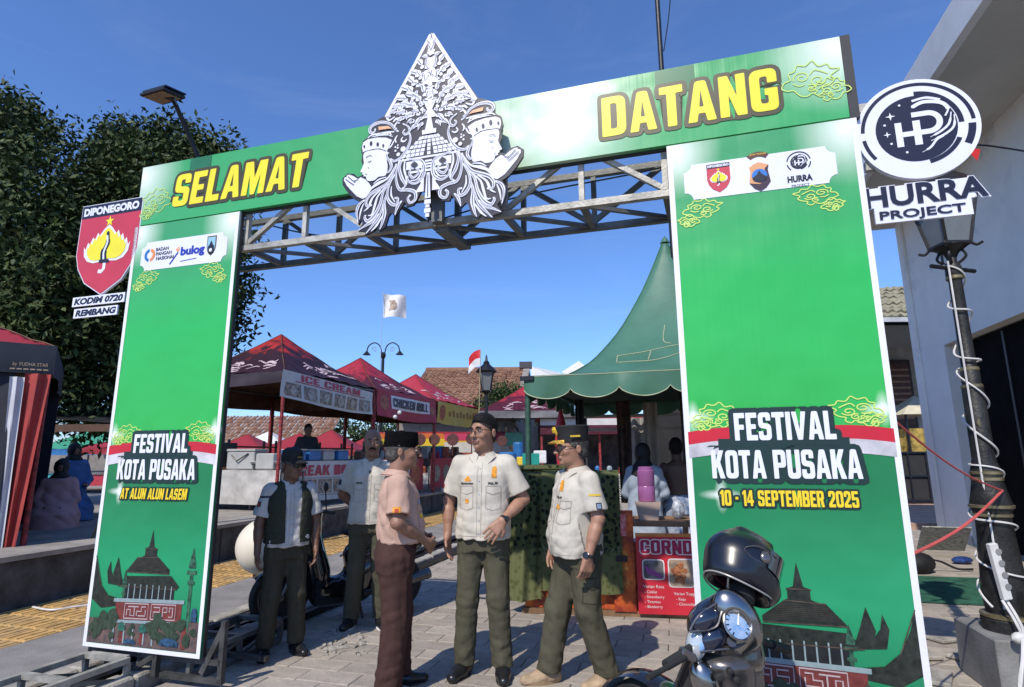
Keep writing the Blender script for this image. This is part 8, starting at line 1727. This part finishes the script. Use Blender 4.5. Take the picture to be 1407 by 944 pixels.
# ================================================================== SCOOTERS AND HELMET
M_gloss = mat('gloss_black', (.010, .010, .012), .14, 0, .1, 3, coat=1.0, spec=.6); M_satin = mat('satin_black', (.008, .010, .016), .30, 0, .15, 3, coat=.3); M_rub = mat('rubber', (.018, .018, .018), .75, 0, .2, 20, .3, 80)
M_chr = mat('chrome_plastic', (.34, .33, .32), .22, 1.0, .1, 5); M_gun = mat('gunmetal', (.16, .15, .15), .25, .7, .15, 4); M_len = mat('clear_lens', (.50, .54, .56), .08, .2, .1, 9, coat=1); M_blu = mat('blue_reflector', (.14, .32, .58), .15, .3, .4, 46, coat=1, col2=(.42, .50, .58))
def wheel(parent, c, r, w, ax=(1, 0, 0), name='wheel'):
    q = Vector(ax).to_track_quat('Z', 'Y').to_matrix(); o_ = part(name, MB().lathe([(r * .72, -w * .35), (r * .9, -w * .5), (r, -w * .2), (r, w * .2), (r * .9, w * .5), (r * .72, w * .35)], c, 28, q), M_rub, parent, smooth=True)
    part('rim', MB().lathe([(r * .6, -w * .3), (r * .73, -w * .36), (r * .73, w * .36), (r * .6, w * .3)], c, 28, q).lathe([(.035, -w * .5), (.035, w * .5)], c, 12, q), M_gun, o_, smooth=True)
    for i in range(5): a = 2 * PI * i / 5; part('spoke', MB().beam(Vector(c) + q @ Vector((.03 * math.cos(a), .03 * math.sin(a), 0)), Vector(c) + q @ Vector((r * .63 * math.cos(a), r * .63 * math.sin(a), 0)), .022, .03), M_gun, o_)
    return o_
def helmet_vol(c, R, M):
    Mn = np.array(M); f = lambda p: np.array(c) + Mn @ (np.array(p) * R); v = Vol(np.array(c) - .21, np.array(c) + .21, .0042)
    v.ell(f((0, .05, .08)), np.array((.98, 1.18, 1.0)) * R, .0, R=Mn); v.ell(f((0, -.42, -.42)), np.array((.80, .86, .62)) * R, .03, R=Mn); v.ell(f((0, .30, -.45)), np.array((.86, .80, .55)) * R, .03, R=Mn)
    for s_ in (-1, 1): v.cap(f((s_ * .42, -.5, .86)), f((s_ * .36, .5, .92)), .010, .012, .03)
    v.ell(f((0, 0, -.05)), np.array((.80, .98, .82)) * R, .004, 's', R=Mn); v.ell(f((0, .02, -1.05)), np.array((.80, 1.02, .62)) * R, .012, 's', R=Mn); v.ell(f((0, -1.12, -.02)), np.array((.76, .58, .36)) * R, .010, 's', R=Mn); return v, f
# ---- foreground scooter: dash and cowl seen from the rider's side, pointing away to the left (most of it below the frame)
SCO = Vector((at_y(1000, 870, 2.42).x, 2.42, 0)); sc_ = thing('scooter', 'black and grey scooter with a blue faced dial in front of the right pillar', 'scooter', SCO, 0)
Wp = lambda u, v, y: at_y(u, v, y) - SCO
AX = Vector((-.6, .8, 0)); SX = Vector((-.8, -.6, 0))
v = Vol((-.32, -.26, .50), (.26, .28, 1.04), .0058)
v.ell(Wp(993, 872, 2.46), (.115, .12, .120), .02).ell(Wp(975, 862, 2.44), (.085, .10, .085), .03).cap(Wp(985, 842, 2.46), Wp(1006, 818, 2.50), .055, .045, .04).ell(Wp(1000, 900, 2.46), (.125, .12, .07), .03).cap(Wp(1022, 860, 2.45), Wp(1030, 905, 2.45), .06, .05, .04)
v.cap(Wp(950, 868, 2.32), Wp(992, 862, 2.30), .006, .006, .006, 's').cap(Wp(965, 893, 2.33), Wp(1030, 886, 2.30), .006, .006, .006, 's'); v.part('front_cowl', M_gloss, sc_)
TQ = Matrix.Rotation(math.radians(-28), 3, 'Y')
for u_, v_, rr_ in ((968, 853, (.062, .030, .040)), (979, 879, (.058, .030, .042))): part('cowl_panel', MB().ball(Wp(u_, v_, 2.345), rr_, 20, 10, TQ), mat('deep_blue_black', (.008, .012, .03), .08, coat=1), sc_, smooth=True)
v = Vol(np.array(Wp(1013, 850, 2.36)) - .15, np.array(Wp(1013, 850, 2.36)) + .15, .0045); v.ell(Wp(1013, 850, 2.37), (.078, .055, .118), .0, R=np.array(Matrix.Rotation(math.radians(-32), 3, 'Y'))).cap(Wp(1030, 875, 2.36), Wp(1015, 890, 2.36), .035, .03, .03).ell(Wp(1013, 857, 2.305), (.050, .035, .056), .006, 's', R=np.array(TQ)); v.part('dial_housing', M_chr, sc_)
QD = Vector((.05, -.9, .42)).to_track_quat('Z', 'Y').to_matrix(); DC = Wp(1013, 857, 2.325); dl2 = part('dial', MB().lathe([(.050, -.004), (.050, .004)], DC, 28, QD, 1, 1.12), M_blu, sc_, smooth=True)
part('dial_ring', MB().tube([DC + QD @ Vector((.051 * math.cos(a), .057 * math.sin(a), .005)) for a in [2 * PI * i / 28 for i in range(28)]], .0045, 6, closed=True), M_chr, dl2, smooth=True)
for i in range(13): a = math.radians(-50 + 280 * i / 12); c_ = Vector((math.cos(a), 1.12 * math.sin(a), 0)); part('dial_mark', MB().beam(DC + QD @ (c_ * .034 + Vector((0, 0, .006))), DC + QD @ (c_ * .045 + Vector((0, 0, .006))), .004, .002), M_blk, dl2)
part('needle', MB().beam(DC + QD @ Vector((0, -.005, .007)), DC + QD @ Vector((.012, .036, .007)), .004, .002), mat('needle_white', (.8, .8, .8), .4), dl2)
part('fuel_gauge', MB().lathe([(.018, -.003), (.018, .004)], Wp(1005, 882, 2.315), 14, QD), M_gun, sc_, smooth=True)
part('indicator', MB().ball(Wp(957, 884, 2.37), (.040, .045, .062), 18, 10, Matrix.Rotation(.3, 3, 'Y')), M_len, sc_, smooth=True); part('bulb', MB().ball(Wp(963, 888, 2.335), (.018, .012, .022), 10, 6), mat('bulb_blue', (.25, .45, .75), .2), sc_, smooth=True)
for P_ in ([(948, 866), (960, 846), (980, 832), (1000, 820)], [(948, 868), (968, 866), (985, 860), (992, 840), (1004, 824)], [(962, 896), (985, 893), (1010, 890), (1032, 878)]): part('panel_trim', MB().tube(smooth_path([tuple(Wp(a, b, 2.325 + .0012 * max(0, 850 - b))) for a, b in P_], False, 5), .0045, 6), M_gun, sc_, smooth=True)
v = Vol((-.24, -.25, .40), (.24, .25, .74), .008); v.ell(Wp(993, 908, 2.42), (.11, .11, .055), .02).cap(Wp(1000, 930, 2.44), (0, .05, .48), .10, .09, .05).cap(Wp(1035, 900, 2.43), Wp(1040, 944, 2.43), .03, .03, .02); v.part('lower_cowl', M_gun, sc_)
part('silver_cover', MB().ball(Wp(969, 938, 2.35), (.052, .05, .085), 16, 10, Matrix.Rotation(-.35, 3, 'Y')), M_chr, sc_, smooth=True)
for u_, v_, q_ in ((988, 930, .016), (1003, 922, .011), (1012, 934, .013)): part('bolt', MB().lathe([(q_, -.01), (q_, .01), (q_ * .5, .014)], Wp(u_, v_, 2.30), 12, Matrix.Rotation(PI / 2, 3, 'X')), M_rub, sc_)
hb_ = part('handlebar', MB().tube([Wp(985, 870, 2.42), Wp(955, 885, 2.36), Wp(925, 905, 2.30)], .013, 8).tube([Wp(1010, 870, 2.46), Wp(1060, 885, 2.66), Wp(1080, 890, 2.76)], .013, 8), M_rub, sc_, smooth=True)
part('grip', MB().tube([Wp(950, 893, 2.36), Wp(915, 914, 2.27)], [.021, .019], 12), M_rub, hb_, smooth=True); part('grip', MB().tube([Wp(1060, 886, 2.66), Wp(1082, 892, 2.78)], .02, 12), M_rub, hb_, smooth=True)
part('brake_lever', MB().tube([Wp(942, 903, 2.31), Wp(915, 918, 2.24), Wp(890, 931, 2.18)], [.010, .009, .012], 8), M_rub, hb_, smooth=True); part('lever_pivot', MB().box(Wp(945, 899, 2.33), (.06, .05, .03), M=Matrix.Rotation(.5, 3, 'Y'), bev=.008), M_gun, hb_)
part('instrument_hood', MB().ball(Wp(1018, 818, 2.46), (.055, .05, .06), 16, 9), M_rub, sc_, smooth=True); part('mirror_stem', MB().tube([Wp(1001, 822, 2.42), Wp(1000, 806, 2.42), Wp(1001, 790, 2.42)], .0055, 6), M_chr, sc_, smooth=True)
g3 = lambda a, b, z: Vector((AX.x * a + SX.x * b, AX.y * a + SX.y * b, z))
v = Vol((-.75, -1.15, .06), (1.05, .75, .82), .013); v.cap(g3(.05, 0, .66), g3(.22, 0, .36), .12, .11, .05).cap(g3(.2, 0, .30), g3(-.25, 0, .22), .12, .13, .05).cap(g3(-.25, 0, .22), g3(-.5, 0, .25), .13, .13, .05).cap(g3(-.5, 0, .36), g3(-.9, 0, .46), .13, .08, .08); v.part('rear_body', M_gloss, sc_)
v = Vol((-.1, -1.2, .5), (1.0, -.1, .82), .013); v.cap(g3(-.34, 0, .58), g3(-.8, 0, .60), .10, .09, .02, fl=(1, 1, 1.6)); v.part('seat', M_rub, sc_)
for a_ in (.42, -.92): wheel(sc_, g3(a_, 0, .25), .25, .09, SX)
part('fork', MB().tube([g3(.2, .07, .5), g3(.42, .07, .25)], .02, 8).tube([g3(.2, -.07, .5), g3(.42, -.07, .25)], .02, 8), M_gun, sc_, smooth=True)
part('fender', MB().grid(lambda a, b: g3(.42 + .285 * math.cos(math.radians(20 + 120 * a)), .07 * (2 * b - 1), .25 + .285 * math.sin(math.radians(20 + 120 * a)) - .02 * (2 * b - 1) ** 2), 14, 5), M_gloss, sc_, smooth=True)
# ---- helmet resting on the bars
HC_ = at_y(1020, 778, 2.50); HMx = Matrix.Rotation(math.radians(-24), 3, 'X') @ Matrix.Rotation(math.radians(24), 3, 'Y') @ Matrix.Rotation(math.radians(105), 3, 'Z')
ht = thing('helmet', 'glossy black motorcycle helmet resting on the scooter before the right pillar', 'helmet', HC_, 0)
v, f = helmet_vol((0, 0, 0), .130, HMx); v.part('shell', M_satin, ht)
ff = lambda p: Vector(f(p))
rimp = []
for a in range(40):
    A = 2 * PI * a / 40; rimp.append(ff((.86 * math.cos(A), .02 + 1.06 * math.sin(A), -.74 - .06 * math.cos(2 * A))))
part('rim_piping', MB().tube(rimp, .0035, 6, closed=True), mat('piping_grey', (.35, .34, .32), .35), ht, smooth=True)
v = Vol(np.array((0, 0, 0)) - .16, np.array((0, 0, 0)) + .16, .006); v.ell(f((0, 0, -.08)), np.array((.84, 1.02, .86)) * .130, R=np.array(HMx)); v.ell(f((0, 0, -.25)), np.array((.62, .78, .80)) * .130, .01, 's', R=np.array(HMx)); v.cut(f((0, 0, -.62)), np.array(HMx) @ np.array([0, 0, -1.])); v.ell(f((0, -1.12, -.02)), np.array((.8, .62, .42)) * .130, .008, 's', R=np.array(HMx)); v.part('lining', mat('helmet_lining', (.10, .02, .022), .9, 0, .3, 9, .4, 60), ht)
def visf(a, b, q=1.0): 
    A = math.radians(-78 + 156 * a); return ff((1.0 * math.sin(A) * q, -1.18 * math.cos(A) * q * (1 - .04 * b), .50 - .72 * b * (.75 + .25 * math.cos(A))))
part('visor', MB().grid(lambda a, b: visf(a, b, 1.02), 24, 8), mat('smoked_visor', (.02, .022, .026), .08, 0, .05, coat=1), ht, smooth=True)
for s_ in (-1, 1):
    part('visor_pivot', MB().ball(ff((s_ * 1.0, -.12, .18)), (.010, .024, .024), 12, 7, HMx), M_gun, ht, smooth=True); part('vent', MB().tube([ff((s_ * .40, -.50, .95)), ff((s_ * .38, -.1, 1.03)), ff((s_ * .36, .4, 1.0))], [.003, .005, .003], 6), M_gun, ht, smooth=True)
    part('groove_line', MB().tube(smooth_path([tuple(ff((s_ * .97, -.5, .35))), tuple(ff((s_ * 1.0, .15, .40))), tuple(ff((s_ * .93, .55, .15))), tuple(ff((s_ * .96, .25, -.02))), tuple(ff((s_ * .97, -.2, .0)))], False, 5), .0022, 5), M_gun, ht, smooth=True)
part('chin_strap', MB().tube(smooth_path([tuple(ff((.7, -.1, -.7))), tuple(ff((.6, -.1, -1.2))), tuple(ff((.5, -.15, -1.6)))], False, 4), .006, 6), M_rub, ht)
# ---- parked scooter behind the two men
PSO = at_z(452, 862); ps2 = thing('parked_scooter', 'black scooter parked in shade between the vest wearer and the bald man', 'scooter', (PSO.x - .02, 5.75, 0), math.radians(-58))
# local: faces -y
v = Vol((-.32, -.62, .12), (.32, .95, 1.05), .010)
v.cap((0, -.34, .62), (0, -.30, .86), .10, .12, .05); v.cap((0, -.30, .80), (0, -.20, .42), .13, .17, .05, fl=(1, 1.5, 1)); v.cap((0, -.15, .25), (0, .2, .25), .13, .13, .05); v.cap((0, .2, .42), (0, .75, .62), .15, .09, .10); v.cap((0, .15, .55), (0, .65, .66), .12, .12, .05); v.ell((0, -.30, .95), (.13, .12, .08), .03); v.part('body', M_gloss, ps2)
part('seat', MB().ball((0, .36, .76), (.13, .36, .06), 20, 8), M_rub, ps2, smooth=True); wheel(ps2, (0, -.52, .25), .25, .09); wheel(ps2, (0, .58, .25), .25, .10)
part('fork', MB().tube([(.07, -.36, .62), (.07, -.52, .25)], .02, 8).tube([(-.07, -.36, .62), (-.07, -.52, .25)], .02, 8), M_gun, ps2, smooth=True)
part('handlebar', MB().tube([(-.32, -.16, .97), (-.1, -.25, .98), (.1, -.25, .98), (.32, -.16, .97)], .014, 8), M_rub, ps2, smooth=True)
for s_ in (-1, 1):
    m_ = part('mirror', MB().ball((s_ * .30, -.24, 1.20), (.065, .015, .042), 14, 8), M_rub, ps2, smooth=True); part('mirror_glass', MB().ball((s_ * .30, -.232, 1.20), (.057, .011, .036), 14, 8), mat('mirror_sky', (.55, .65, .75), .05, 1), m_, smooth=True); part('mirror_stem', MB().tube([(s_ * .20, -.2, .98), (s_ * .24, -.22, 1.10), (s_ * .29, -.24, 1.17)], .006, 6), M_rub, m_)
part('headlamp', MB().ball((0, -.41, .90), (.10, .03, .045), 14, 8), M_len, ps2, smooth=True); part('indicator', MB().ball((.11, -.40, .70), (.03, .03, .05), 12, 7), mat('amber_lens', (.55, .30, .08), .2), ps2, smooth=True)
part('side_stripe', MB().tube(smooth_path([(-.165, .05, .52), (-.17, .3, .60), (-.14, .6, .68)], False, 5), .010, 6).tube(smooth_path([(.165, .05, .52), (.17, .3, .60), (.14, .6, .68)], False, 5), .010, 6), mat('stripe_pink', (.45, .25, .30), .4), ps2, smooth=True)
part('fender', MB().grid(lambda a, b: (.07 * (2 * b - 1), -.52 - .285 * math.cos(math.radians(40 + 120 * a)), .25 + .285 * math.sin(math.radians(40 + 120 * a)) - .02 * (2 * b - 1) ** 2), 12, 5), M_gloss, ps2, smooth=True)
part('exhaust', MB().tube([(.14, .2, .22), (.16, .45, .25), (.17, .85, .34)], [.025, .045, .05], 10), M_gun, ps2, smooth=True); part('centre_stand', MB().tube([(.12, .15, .2), (.14, .2, .01)], .015, 6).tube([(-.12, .15, .2), (-.14, .2, .01)], .015, 6), M_gun, ps2)
